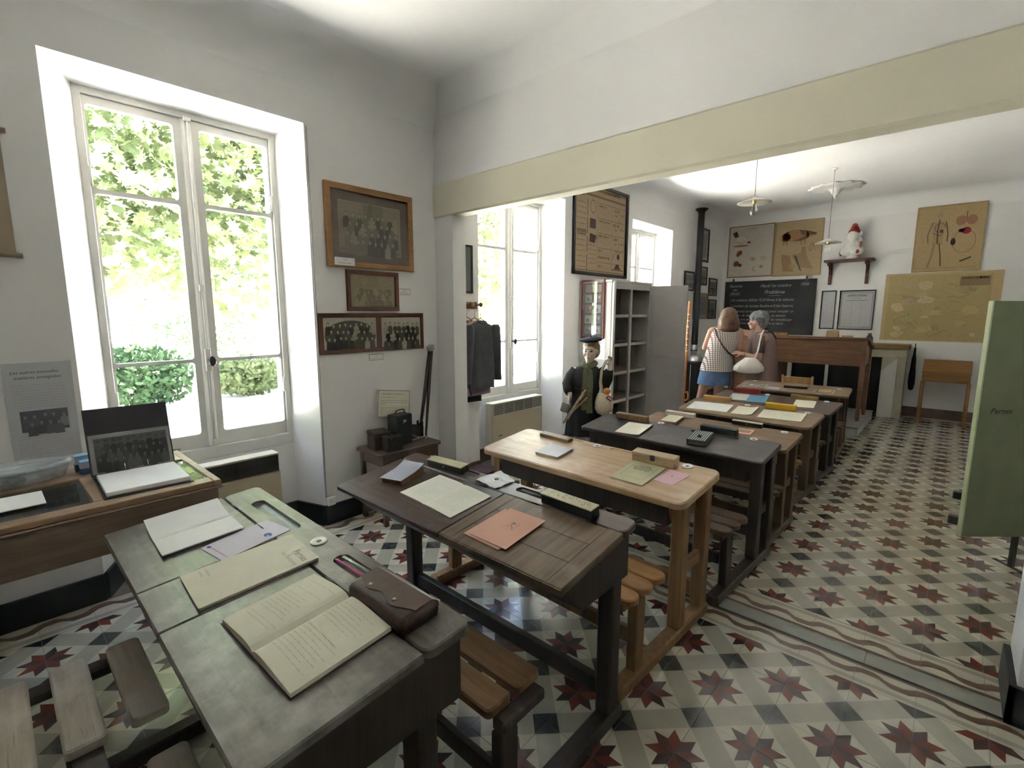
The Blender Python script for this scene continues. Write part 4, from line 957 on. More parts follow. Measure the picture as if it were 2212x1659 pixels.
def ph_big(f, w, h):
    f.rect(-w / 2, w / 2, -h / 2, h / 2, (.155, .115, .085)); f.lift(); m = .062
    f.rect(-w / 2 + m, w / 2 - m, -h / 2 + m, h / 2 - m, (.40, .37, .30)); f.lift(); m += .004
    f.rect(-w / 2 + m, w / 2 - m, -h / 2 + m, h / 2 - m, (.285, .245, .175)); f.lift()
    f.rect(-.06, .10, .06, h / 2 - m, (.21, .185, .135)); f.rect(-.02, .02, .06, h / 2 - m, (.24, .21, .15)); f.rect(-w / 2 + m, w / 2 - m, -h / 2 + m, -h / 2 + m + .03, (.22, .19, .14))
    crowd(f, -w / 2 + m + .03, w / 2 - m - .02, -h / 2 + m + .01, .12, 4, 9, 3, (.10, .088, .068), (.20, .175, .13), (.34, .30, .22), (.37, .33, .25))
def ph_small(f, w, h):
    f.rect(-w / 2, w / 2, -h / 2, h / 2, (.36, .29, .175)); f.lift(); f.rect(-.05, .04, .02, h / 2, (.31, .25, .15))
    crowd(f, -w / 2 + .03, w / 2 - .03, -h / 2 + .01, .05, 3, 8, 5, (.22, .18, .10), (.27, .22, .125), (.38, .32, .20), (.38, .32, .20))
def ph_pair(f, w, h):
    f.rect(-w / 2, w / 2, -h / 2, h / 2, (.105, .032, .022)); f.lift(.001)
    for x0, x1, sd, n in ((-w / 2 + .012, -.012 + .02, 8, 9), (.048, w / 2 - .010, 12, 8)):
        f.lift(); f.rect(x0, x1, -h / 2 + .008, h / 2 - .010, (.50, .46, .36)); f.lift()
        if sd == 8:
            cx, cy = (x0 + x1) / 2, h * .12
            f.ell(cx, -.02, (x1 - x0) * .485, h * .46, (.10, .085, .065), n=28)
        crowd(f, x0 + .015, x1 - .015, -h / 2 + (.03 if sd == 8 else .012), h / 2 - .035, 3, n, sd, (.030, .027, .023), (.085, .075, .06), (.44, .40, .32), (.50, .45, .36))
p = picture('large oak framed sepia class photograph above the other wall photographs', 'L', (.732, 2.077), .700, .550, .040, .030, RF, ph_big)
e = thing('caption_card', 'small white caption card on the lower left corner of the large oak frame', 'caption', (XW + .034, .500, 1.838), LW)
B().box(-.075, .075, -.026, .026, 0, .0016).build('card', WHITEP, e); 
TXR = M('text_red', (.35, .07, .05), .8, var=0)
text('caption', '1913', .016, TXR, e, (0, .006, .0022), align='CENTER', shear=.3); text('caption', 'École Jean Moulin', .013, TXD, e, (0, -.014, .0022), align='CENTER', shear=.4)
picture('small red-brown framed faded class photograph below the large oak frame', 'L', (.730, 1.646), .428, .285, .030, .020, RM, ph_small)
picture('wide red frame holding two black and white class photographs side by side', 'L', (.733, 1.348), .868, .280, .022, .018, RM, ph_pair, name='double_photograph')
for yc, zc, lab, a, b_ in ((1.000, 1.650, 'red edged caption card right of the small faded photograph', '1920', 'École Féminine'), (.735, 1.165, 'red edged caption card below the wide double photograph', '1927', 'Classe Madame Poulet Blanc')):
    e = thing('caption_card', lab, 'caption', (XW + .0012, yc, zc), LW)
    B().box(-.061, .061, -.0225, .0225, 0, .0012).build('border', TXR, e); B().box(-.058, .058, -.0195, .0195, .0013, .0020).build('card', WHITEP, e)
    text('caption', a, .013, TXR, e, (0, .003, .0026), align='CENTER', shear=.3); text('caption', b_, .0105 if len(b_) < 18 else .0085, TXD, e, (0, -.012, .0026), align='CENTER', shear=.4)
# rolled chart and text panel at the left edge
e = thing('wall_chart', 'hanging paper chart with wooden rods cut off at the left edge', 'wall chart', (XW + .004, -1.36, 2.01), LW)
B().box(-.27, .27, -.262, .262, 0, .002).build('sheet', M('chart_paper', (.36, .29, .20), .8, var=.08), e)
B().cyl((-.29, .268, .004), (.29, .268, .004), .011, seg=12).build('top_rod', W_TAN, e); B().cyl((-.29, -.265, .004), (.29, -.265, .004), .011, seg=12).build('bottom_rod', W_TAN, e)
e = thing('text_panel', 'laminated text panel with a grey photograph beside the nearest window', 'panel', (XW + .002, -1.075, 1.030), LW)
B().box(-.118, .118, -.232, .230, 0, .003).build('board', M('laminate', (.55, .56, .58), .35, var=.04, vscale=3), e)
text('heading', 'Les autres nouvelles', .020, TXD, e, (-.095, .180, .0038), shear=.3); text('heading', 'matières enseignées', .020, TXD, e, (-.085, .155, .0038), shear=.3)
f = Flat(); f.z = .0036; r_ = random.Random(6)
for i in range(9): f.scrib(-.095, .09, .125 - i * .013, .005, (.33, .33, .36), r_)
for i in range(8): f.scrib(-.095, .09, -.115 - i * .013, .005, (.33, .33, .36), r_)
f.rect(-.080, .085, -.095, .005, (.13, .14, .15)); crowd(f, -.078, .083, -.095, .0, 2, 5, 4, (.12, .13, .14), (.17, .18, .19), (.32, .33, .34), (.32, .33, .34)); f.build('print', e)

# ------------------------------------------------------------------ radiators, cable, socket
RADM = M('radiator_cream', (.60, .55, .44), .4, var=.03); GRIL = M('radiator_grille', (.045, .042, .038), .5, var=.1); GRL2 = M('grille_light', (.50, .48, .42), .4, var=.05)
def radiator(label, y0, y1, z0, z1, xf, bar):
    e = thing('radiator', label, 'radiator', (xf, (y0 + y1) / 2, z0)); w = (y1 - y0) / 2; h = z1 - z0
    B().box(-.105, -.012, -w, w, 0, h, .006).build('casing', RADM, e)
    B().box(-.012, 0, -w, w, 0, h - .128, .003).build('front_panel', M('radiator_front', (.52, .44, .31), .45, var=.03), e)
    B().box(-.0115, -.006, -w + .012, w - .012, h - .122, h - .012).build('grille_back', GRIL, e)
    n = 7
    for i in range(n): B().box(-.010, -.001, -w + .010, w - .010, h - .120 + i * .0158, h - .115 + i * .0158).build('grille_slat', bar, e)
    for i in range(6): y = -w + .012 + (2 * w - .024) * i / 5; B().box(-.009, 0.0005, y - .003, y + .003, h - .122, h - .012).build('grille_rib', bar, e)
    B().box(-.013, .001, -w, w, h - .0118, h + .0005, .002).build('top_edge', RADM, e)
    B().box(.0002, .002, -w + .08, -w + .13, .06, .068).build('badge', TXD, e)
    for s in (-1, 1): B().box(-.09, -.03, s * w * .8 - .015, s * w * .8 + .015, -(z0 - .001), 0, .003).build('foot', RADM, e)
radiator('cream electric convector with a dark grille under the nearest window', -.60, .012, .155, .580, -2.452, GRIL)
radiator('cream electric convector with a pale grille under the second window', 1.975, 2.725, .245, .633, -2.405, GRL2)
e = thing('wall_cable', 'thin grey cable running down the wall edge beside the nearest window', 'cable'); B().tube([(XW + .006, .292, 2.66), (XW + .006, .290, 1.6), (XW + .006, .288, .8), (XW + .006, .287, .20)], .004, 8).build('wire', M('cable_grey', (.35, .35, .34), .5), e)
e = thing('wall_socket', 'white socket box low on the edge of the nearest window recess', 'socket', (XW + .001, .318, .170), LW)
B().box(-.030, .030, -.030, .030, 0, .028, .005).build('box', PORC, e); B().cyl((0, .0, .0281), (0, 0, .031), .017, seg=16).build('outlet', PORC, e); B().cyl((.006, 0, .0312), (.006, 0, .033), .0025, seg=8).cyl((-.006, 0, .0312), (-.006, 0, .033), .0025, seg=8).build('holes', INK, e)

# ------------------------------------------------------------------ glazed display case and what lies on it
W_CASE = WOOD('wood_case', (.19, .13, .10), (.29, .21, .165), .4, 1, 6); W_CASET = WOOD('wood_case_top', (.27, .165, .10), (.38, .25, .16), .38, 1, 6)
zc = .80; e = thing('display_case', 'long wooden glass-topped display case under the nearest window', 'display case', (-1.777, -1.20, 0))
X0, X1, Y0, Y1 = -.325, .330, -.62, .575      # local extents
for a, b_, c_, d_, nm in ((X0, X1, Y1 - .028, Y1, 'top_rail'), (X1 - .07, X1, Y0, Y1 - .0285, 'top_rail'), (X0, X0 + .205, Y0, Y1 - .0285, 'top_rail'), (X0 + .2055, X1 - .0705, .172, .213, 'divider'), (X0 + .2055, X1 - .0705, Y0, Y0 + .03, 'top_rail')):
    B().box(a, b_, c_, d_, zc - .024, zc, .003).build(nm, W_CASET, e)
CASEGL = THIN('case_glass', (.92, .96, .95), .06, .015)
for a, b_ in ((Y0 + .0305, .1715), (.2135, Y1 - .0285)): B().box(X0 + .206, X1 - .071, a, b_, zc - .010, zc - .006).build('glass_pane', CASEGL, e)
B().box(X1 - .026, X1 - .008, Y0 + .01, Y1 - .012, zc - .19, zc - .0245, .002).build('side_board', W_CASE, e); B().box(X0 + .005, X0 + .023, Y0 + .01, Y1 - .012, zc - .19, zc - .0245).build('side_board', W_CASE, e)
B().box(X0 + .0235, X1 - .0265, Y1 - .030, Y1 - .012, zc - .19, zc - .0245).build('end_board', W_CASE, e); B().box(X0 + .0235, X1 - .0265, Y0 + .01, Y0 + .028, zc - .19, zc - .0245).build('end_board', W_CASE, e)
B().box(X0 + .0235, X1 - .0265, Y0 + .0285, Y1 - .0305, zc - .188, zc - .176).build('lining', M('lining_dark', (.05, .065, .065), .8, var=.1), e)
B().box(X1 - .008, X1 + .006, Y0, Y1 + .004, zc - .034, zc - .0245, .003).build('moulding', W_CASE, e)
for sx, sy in ((X0 + .05, Y1 - .06), (X1 - .07, Y1 - .06), (X0 + .05, Y0 + .06), (X1 - .07, Y0 + .06)): B().box(sx - .025, sx + .025, sy - .025, sy + .025, 0, zc - .1905, .004).build('leg', W_CASE, e)
e = thing('ring_binder', 'open ring binder propped up on the display case, a group photograph on its upright page', 'binder', (-1.815, -.842, zc + .001), (0, 0, R(-2)))
# local: lies towards +x (x 0..0.30), stands leaning at x<0 ; y along the wall
B().box(.0, .315, -.145, .142, .0, .004, .001).build('cover_base', BLK, e)
B().box(.012, .300, -.137, .134, .0045, .022, .002).build('page_stack', M('paper_bright', (.85, .85, .86), .6, var=.02), e)
lean = R(-16)
B().box(-.002, .002, -.150, .146, .0, .285, .0008, 0, mat_at((-.035, 0, .005), (0, lean, 0))).build('cover_upright', M('binder_black', (.020, .018, .024), .5), e)
f = Flat(); f.rect(-.143, .139, 0, .165, (.36, .36, .36)); f.lift(); f.rect(-.128, .128, .012, .15, (.10, .105, .10)); f.rect(-.128, .128, .11, .15, (.20, .20, .20)); crowd(f, -.125, .125, .02, .148, 3, 10, 21, (.055, .06, .055), (.085, .09, .085), (.13, .135, .13), (.17, .17, .165))
pg = f.build('photo_page', e); pg.matrix_local = mat_at((-.030, 0, .012), (0, lean, 0)) @ Matrix(((0, 0, 1, 0), (1, 0, 0, 0), (0, 1, 0, 0), (0, 0, 0, 1)))
B().box(-.0006, .0006, -.145, .141, .0, .168, 0, 0, mat_at((-.0315, 0, .012), (0, lean, 0))).build('plastic_sleeve', THIN('sleeve', (1, 1, 1), .10, .1, .10, (.8, .8, .8)), e)
for y in (-.04, .04):
    B().tube([(.006, y, .02), (.008, y, .040), (.0, y, .052), (-.012, y, .046), (-.016, y, .022)], .0022, 8).build('ring', M('chrome', (.8, .8, .82), .15, 1.0), e)
e = thing('plastic_tub', 'clear oval plastic tub with a lid on the display case', 'tub', (-2.005, -1.225, zc + .001))
TUBM = THIN('tub_plastic', (.88, .92, .93), .10, .12, .30, (.62, .64, .66))
b = B(); rg = lambda rx, ry, z: [(rx * math.cos(a), ry * math.sin(a), z) for a in [2 * PI * i / 28 for i in range(28)]]
b.loft([rg(.085, .165, 0), rg(.09, .172, .006), rg(.102, .188, .055), rg(.100, .186, .055), rg(.088, .170, .008)], caps=False); b.build('bowl', TUBM, e)
b = B(); b.loft([rg(.106, .193, .0555), rg(.108, .195, .060), rg(.106, .193, .070), rg(.090, .172, .072), rg(.086, .168, .067), rg(.01, .01, .067)]); b.build('lid', TUBM, e)
b = B(); r_ = random.Random(2)
for _ in range(40): a = r_.random() * 6.28; q = r_.random() ** .5; b.cbox((.07 * q * math.cos(a), .14 * q * math.sin(a), .012 + r_.random() * .022), (.03, .02, .008), .002, (r_.random(), r_.random(), r_.random() * 3))
k_ = b.build('contents', M('contents_brown', (.13, .09, .09), .7, var=.4, vscale=30), e); k_['kind'] = 'stuff'
tag(B().box(-1.80, -1.62, -1.36, -1.145, .8012, .806, .002).build('white_folder', M('paper_white', (.8, .8, .8))), 'white folded paper on the display case in front of the plastic tub', 'paper')
for i, (x, y, h_, lab) in enumerate(((-2.03, -.975, .070, 'taller blue and white pocket box behind on the display case'), (-1.965, -.965, .056, 'shorter blue and white pocket box beside the ring binder'))):
    e = thing('leaflet_box', lab, 'box', (x, y, zc + .001))
    B().box(-.022, .022, -.048, .048, 0, h_ * .45, .002).build('blue_base', M('card_navy', (.03, .075, .20), .5, var=.2, vscale=20), e); B().box(-.022, .022, -.048, .048, h_ * .455, h_ * .88, .001).build('white_band', M('card_white', (.55, .60, .66), .5, var=.15, vscale=25), e)
    B().box(-.023, .023, -.049, .049, h_ * .885, h_, .002).build('lid', M('card_sky', (.22, .42, .65), .5, var=.1), e)
e = thing('black_cable', 'thin black cables trailing behind the ring binder', 'cable'); B().tube([(-1.98, -.72, .806), (-2.03, -.66, .815), (-2.07, -.62, .809), (-2.09, -.66, .806)], .003, 6).build('wire', BLK, e)

# ------------------------------------------------------------------ small table with old cameras
zt_ = .53; e = thing('camera_table', 'small brown table in the corner below the photographs', 'table', (-2.195, .775, 0))
b = B(); slab(b, -.165, .165, -.27, .27, zt_ - .02, zt_, .03, .005); b.build('table_top', W_BROWN, e)
for sx in (-1, 1):
    for sy in (-1, 1): B().box(sx * .135 - .016, sx * .135 + .016, sy * .225 - .016, sy * .225 + .016, 0, zt_ - .0205, .003).build('leg', W_BROWN, e)
    B().box(sx * .135 - .009, sx * .135 + .009, -.208, .208, zt_ - .10, zt_ - .0208).build('apron', W_BROWN, e); B().box(-.118, .118, sx * .225 - .009, sx * .225 + .009, zt_ - .10, zt_ - .0208).build('apron', W_BROWN, e)
e = thing('leather_case', 'brown leather camera case at the left of the camera table', 'case', (-2.20, .605, zt_ + .001), (0, 0, R(-8)))
B().box(-.062, .062, -.062, .062, 0, .100, .006).build('body', LEATH, e); B().box(-.065, .065, -.065, .065, .1005, .132, .008).build('lid', LEATH, e)
e = thing('box_camera', 'small black box camera in front of the leather case', 'camera', (-2.085, .640, zt_ + .001), (0, 0, R(-6)))
B().box(-.045, .045, -.06, .06, 0, .108, .005).build('body', BLK, e); B().cyl((.0455, 0, .06), (.052, 0, .06), .018, seg=16).build('lens', IRON, e); [B().cyl((.0455, q, .092), (.049, q, .092), .007, seg=10).build('viewfinder', M('lens_glass', (.1, .1, .12), .1), e) for q in (-.03, .03)]; B().tube([(0, -.03, .109), (0, -.015, .125), (0, .015, .125), (0, .03, .109)], .004, 6).build('handle', LEATH, e)
e = thing('bellows_camera', 'black folding plate camera with extended bellows on the camera table', 'camera', (-2.19, .790, zt_ + .001), (0, 0, R(8)))
B().box(-.055, .055, -.085, .062, 0, .225, .006).build('body', BLK, e); B().tube([(0, -.055, .226), (0, -.045, .252), (0, 0, .256), (0, .03, .252), (0, .04, .226)], .006, 8).build('handle', LEATH, e)
b = B(); n = 18; rings = []
for i in range(n + 1):
    q = i / n; s_ = (.050 - .022 * q) * (1 if i % 2 else .88); y = .0625 + .125 * q
    rings.append([(-s_, y, .075 - s_), (s_, y, .075 - s_), (s_, y, .075 + s_ * 1.1), (-s_, y, .075 + s_ * 1.1)])
b.loft(rings, smooth=False); b.build('bellows', M('bellows', (.015, .014, .014), .6), e)
B().box(-.034, .034, .188, .197, .02, .135, .002).build('lens_board', BLK, e); B().cyl((0, .1975, .08), (0, .215, .08), .02, seg=16).cyl((0, .19, .12), (0, .19, .145), .008, seg=8).build('shutter', M('nickel', (.45, .43, .40), .3, .9), e)
B().box(-.038, .038, .0625, .225, .004, .012, .002).build('bed', M('bed_wood', (.10, .07, .05), .5), e); B().box(-.041, -.036, .0625, .24, .0125, .018).box(.036, .041, .0625, .24, .0125, .018).build('rails', MATS['nickel'], e)
B().tube([(.05, .0625, .06), (.046, .13, .02)], .0025, 6).build('strut', MATS['nickel'], e)
text('monogram', 'JM', .03, M('text_white', (.7, .68, .62), .6, var=0), e, (.0555, -.03, .17), (PI / 2, 0, PI / 2), bold=.0005)
e = thing('camera_tripod', 'folded dark wooden camera tripod leaning in the corner by the pillar', 'tripod', (-2.20, .975, zt_ + .001))
A0 = Vector((-.13, .21, .66))
for i, (dx, dy) in enumerate(((0, -.02), (.02, .03), (-.03, .01))):
    B().tube([(dx, dy, .006), (dx * .6 + A0.x * .5, dy * .6 + A0.y * .5, .33), (A0.x + dx * .25, A0.y + dy * .25, .655)], [.008, .013, .015], 6).build('leg', W_DKLEG, e)
    B().cyl((dx, dy, 0.0), (dx, dy, .02), .006, seg=8).build('metal_tip', MATS['nickel'], e)
B().cbox((A0.x, A0.y + .005, A0.z + .02), (.045, .055, .045), .006, (R(15), 0, R(20))).build('head', MATS['nickel'], e)
e = thing('photo_notice', 'white handwritten notice propped behind the plate camera', 'notice', (-2.355, .838, .700), (PI / 2 - R(4), R(0), PI / 2))
e.rotation_euler = (mat_at((0, 0, 0), LW) @ mat_at((0, 0, 0), (R(-6), 0, R(-8)))).to_euler()
B().box(-.142, .142, .0, .205, 0, .003).build('border', M('card_taupe', (.35, .28, .24), .7), e); B().box(-.136, .136, .006, .199, .0032, .0042).build('card', CREAM, e)
text('heading', "Attention, c'est la photo !...", .0185, TXD, e, (-.005, .170, .0047), align='CENTER', shear=.4)
f = Flat(); f.z = .0046; r_ = random.Random(3); f.scrib(-.125, .02, .148, .007, (.10, .10, .10), r_)
for yy in (.124, .110, .096, .074, .062, .050, .038, .026, .015): f.scrib(-.122, .122 if yy != .096 else -.08, yy, .008, (.10, .10, .10), r_)
f.build('handwriting', e)
# ------------------------------------------------------------------ far room: window wall
def chair_draw(f, w, h):
    f.rect(-w / 2, w / 2, -h / 2, h / 2, (.13, .14, .145)); f.lift(); c = (.04, .043, .045)
    for x in (-.03, .03): f.line([(x, -.15), (x, -.01)], .003, c); f.line([(x + .012, -.12), (x + .012, -.06)], .003, c)
    for y in (-.012, -.03, -.05, -.068): f.line([(-.03, y), (.03, y)], .0025, c)
    f.line([(-.045, -.075), (.05, -.075), (.045, -.095), (-.05, -.095), (-.045, -.075)], .003, c); f.line([(-.04, -.095), (-.05, -.17)], .003, c); f.line([(.04, -.095), (.05, -.17)], .003, c); f.line([(-.04, -.13), (.045, -.13)], .002, c); f.line([(-.04, -.16), (.03, -.10)], .002, c)
picture('narrow dark grey picture of a chair beside the second window', 'L', (1.590, 1.862), .255, .408, .018, .018, RB, chair_draw, name='chair_picture')
e = thing('coat_rail', 'short turned wooden coat rail on the wall by the second window', 'coat rail', (XW, 1.63, 1.555))
B().box(.0, .018, -.16, .135, -.030, .030, .004).build('board', W_OAKD, e)
for y in (-.10, 0, .10): B().cyl((.0185, y, 0), (.085, y, .004), .011, .009, 10).ell((.095, y, .005), (.017, .02, .02)).build('peg', W_OAKS, e)
def garment(name, label, loc, rz, w, zt, zb, mat_, sleeve=True, flare=1.15, hem=0.0, d=.07, shirt=None, seed=1):
    e = thing(name, label, 'garment', loc, (0, 0, rz)); r_ = random.Random(seed); n = 28; rings = []
    H = zt - zb; ph = r_.random() * 6
    for k in range(15):
        q = k / 14; z = zt - H * q
        ww = w * (.30 + .70 * min(1, (q / .07)) ** .6) * (1 + (flare - 1) * q) / 2; dd = d / 2 * (.6 + .5 * min(1, q * 6))
        ring = []
        for i in range(n):
            a = 2 * PI * i / n; f1 = 1 + .10 * q * math.sin(5 * a + ph) + .05 * math.sin(9 * a + 3 * q + ph)
            ring.append((ww * math.copysign(abs(math.cos(a)) ** .7, math.cos(a)), dd * math.sin(a) * f1 * 1.2, z + (hem * math.cos(a) * q)))
        rings.append(ring)
    b = B(); b.loft(rings); b.build('body', mat_, e)
    if sleeve:
        for s in (-1, 1):
            b = B(); x = s * w * .46; L2 = H * .86
            b.loft([[(x + s * (.012 + .03 * q) + rr * math.cos(t), .030 + .9 * rr * math.sin(t), zt - .025 - L2 * q) for t in [2 * PI * i / 12 for i in range(12)]] for q, rr in ((0, .03), (.05, .044), (.3, .046), (.6, .040), (.9, .036), (1, .038))]); b.build('sleeve', mat_, e)
        b = B(); b.tube([(-.05, .02, zt + .002), (-.03, .045, zt - .008), (0, .05, zt - .012), (.03, .045, zt - .008), (.05, .02, zt + .002), (0, -.035, zt + .01)], .006, 8, 0, True); b.build('collar', mat_, e)
        for i in range(4): B().ell((0.004, d * .62, zt - .06 - i * .10), (.007, .003, .007), seg=8, ring=6).build('button', INK, e)
    B().tube([(-w * .38, 0, zt - .035), (-.04, 0, zt + .012), (0, 0, zt + .03), (.04, 0, zt + .012), (w * .38, 0, zt - .035)], .005, 8).build('hanger', W_OAKS, e)
    B().tube([(0, 0, zt + .03), (0, 0, zt + .075), (.0, .008, zt + .092), (.0, .022, zt + .094), (0, .03, zt + .080)], .0022, 6).build('hook', M('chrome', (.8, .8, .82), .15, 1.0), e)
    return e
SMG = M('cloth_grey_smock', (.068, .070, .076), .9, var=.12, vscale=14, bump=.3, bscale=300, sheen=.2); GING = M('cloth_gingham', (.42, .31, .34), .9, var=.3, vscale=60); NAVY = M('cloth_black', (.018, .018, .024), .9, var=.1)
garment('black_apron', 'black child apron hanging innermost on the coat rail', (-2.345, 1.60, 0), -PI / 2, .30, 1.425, .715, NAVY, False, 1.1, .01, .045, seed=4)
garment('gingham_smock', 'pink checked child smock hanging behind the grey smock', (-2.305, 1.655, 0), -PI / 2, .33, 1.42, .775, GING, False, 1.12, .0, .05, seed=2)
gs = garment('grey_smock', 'dark grey school smock hanging in front on the coat rail', (-2.245, 1.665, 0), -PI / 2, .31, 1.415, .845, SMG, True, 1.05, .01, .07, seed=7)
B().tube([(.155, .05, 1.01), (.185, .05, .96), (.18, .05, .86), (.165, .05, .80)], .006, 6).build('belt', NAVY, gs)
e = thing('suitcase', 'small worn maroon case on the floor under the coat rail', 'case', (-2.235, 1.665, 0), (0, 0, R(10)))
B().box(-.12, .12, -.09, .09, 0, .075, .008).build('body', M('case_maroon', (.085, .03, .028), .5, var=.25, vscale=20), e); B().box(-.122, .122, -.092, .092, .0755, .115, .008).build('lid', MATS['case_maroon'], e); B().box(.118, .126, -.02, .02, .06, .085, .002).build('lock', MATS['nickel'], e)
e = thing('leaning_notice', 'white printed notice leaning against the wall above the maroon case', 'notice', (-2.368, 1.57, .125), (PI / 2, 0, PI / 2)); e.rotation_euler = (mat_at((0, 0, 0), LW) @ mat_at((0, 0, 0), (R(-4), 0, R(14)))).to_euler()
B().box(-.10, .10, .0, .36, 0, .003).build('card', WHITEP, e); f = Flat(); f.z = .0036; r_ = random.Random(4)
for i in range(13): f.scrib(-.085, .08, .31 - i * .023, .009, (.12, .12, .12), r_)
f.build('text', e)

# ------------------------------------------------------------------ grey cabinet with open doors
GC = M('cabinet_grey', (.44, .415, .40), .5, var=.06, vscale=4); GCI = M('cabinet_inside', (.17, .135, .11), .7, var=.15, vscale=6); GCL = M('cabinet_side_white', (.50, .49, .46), .5, var=.05)
e = thing('grey_cabinet', 'tall grey painted school cabinet with open doors and bare shelves', 'cabinet', (-2.395, 3.375, 0)); D_ = .405; Wd = .90; Hc = 1.845
B().box(0, D_, 0, .022, .06, Hc - .0305).build('side', GCL, e); B().box(0, D_, Wd - .022, Wd, .06, Hc - .0305).build('side', GC, e)
B().box(0, .012, .0225, Wd - .0225, .06, Hc - .0305).build('back', GCI, e); B().box(-.0, D_ + .012, -.012, Wd + .012, Hc - .03, Hc, .005).build('top', GC, e); B().box(0, D_, 0, Wd, 0, .0595).build('plinth', GC, e)
B().box(.0125, D_ - .005, .0225, Wd - .0225, .0605, .08).build('bottom', GCI, e)
for z in (.507, .827, 1.149, 1.47): B().box(.0125, D_ - .020, .0225, Wd - .0225, z - .028, z).build('shelf', GCI, e); B().box(D_ - .0195, D_ - .010, .0225, Wd - .0225, z - .03, z + .002).build('shelf_edge', M('shelf_edge', (.42, .39, .36), .6), e)
B().box(D_ - .0095, D_ + .012, .022, .045, .0605, Hc - .031).build('stile', GC, e); B().box(D_ - .0095, D_ + .012, Wd - .045, Wd - .022, .0605, Hc - .031).build('stile', GC, e); B().box(D_ - .0095, D_ + .012, .0455, Wd - .0455, Hc - .095, Hc - .031).build('head_rail', GC, e); B().box(D_ - .0095, D_ + .010, Wd * .47 - .022, Wd * .47 + .022, .0605, Hc - .0955, .002).build('mullion', GC, e)
B().cbox((D_ + .02, Wd - .03, Hc - .055), (.016, .02, .05), .003).build('latch', GC, e)
def panel_door(par, m4, w, h):
    d = B().box(0, w, -.011, .011, 0, h, .002, 0, m4).build('door', GC, par)
    for z0_, z1_ in ((.06, h * .47), (h * .515, h - .07)):
        for s in (-1, 1): B().box(.055, w - .055, s * .0112 - .001, s * .0112 + .001, z0_, z1_, .0008, 0, m4).build('panel', M('cabinet_grey_panel', (.46, .435, .42), .5, var=.06), d)
    B().box(w - .03, w - .012, -.016, -.0115, h * .5 - .035, h * .5 + .035, .001, 0, m4).build('keyhole_plate', GC, d)
panel_door(e, mat_at((D_ + .013, Wd - .03, .07), (0, 0, R(6))), .445, 1.735)
panel_door(e, mat_at((D_ + .013, .012, .07), (0, 0, R(-57))), .43, 1.735)
tag(B().cyl((-2.13, 3.86, 1.1495), (-2.13, 3.86, 1.19), .05, .06, 16).build('glass_dish', THIN('tub_plastic', (1, 1, 1))), 'clear glass dish on the middle shelf of the grey cabinet', 'dish')
def ph_strip(f, w, h):
    f.rect(-w / 2, w / 2, -h / 2, h / 2, (.02, .02, .022)); f.lift(); f.rect(-w * .40, w * .40, h * .31, h * .45, (.42, .33, .25)); f.lift()
    for i in range(3): f.scrib(-w * .32, w * .32, h * .41 - i * .022, .008, (.25, .15, .1), random.Random(i))
    for r0 in range(4):
        for c0 in range(2):
            x = -w * .22 + c0 * w * .44; y = h * .20 - r0 * h * .19; f.rect(x - w * .18, x + w * .18, y - h * .075, y + h * .075, ((.36, .36, .36), (.30, .17, .11), (.48, .48, .48), (.22, .23, .23))[(r0 + c0) % 4]); f.lift()
            f.ell(x - .01, y - .01, w * .09, h * .04, (.12, .12, .12)); f.ell(x + .02, y + .012, w * .05, h * .025, (.62, .61, .6)); f.lift()
DGL = THIN('display_glass', (.95, .95, .95), .16, .03)
p = picture('dark red framed strip of old photographs on the side of the grey cabinet', FW, (-2.215, 3.3735, 1.528), .300, .645, .022, .022, M('frame_crimson', (.13, .018, .02), .35, var=.1), ph_strip, glass=False, name='photo_display')
B().box(-.128, .128, -.300, .300, .016, .018).build('glass', DGL, p)
e = thing('lesson_sheet', 'white drawing sheet taped to the cabinet behind the mannequin', 'sheet', (-2.135, 3.3725, 1.10), FW)
B().box(-.085, .085, -.12, .12, 0, .0015).build('paper', WHITEP, e); text('title', 'SAC', .045, TXD, e, (-.03, .055, .002)); f = Flat(); f.z = .002; r_ = random.Random(4)
for _ in range(18): x, y = r_.uniform(-.06, .06), r_.uniform(-.10, .03); f.line([(x, y), (x + r_.uniform(-.03, .03), y + r_.uniform(-.03, .03))], .003, (.45, .45, .45))
f.build('drawing', e)
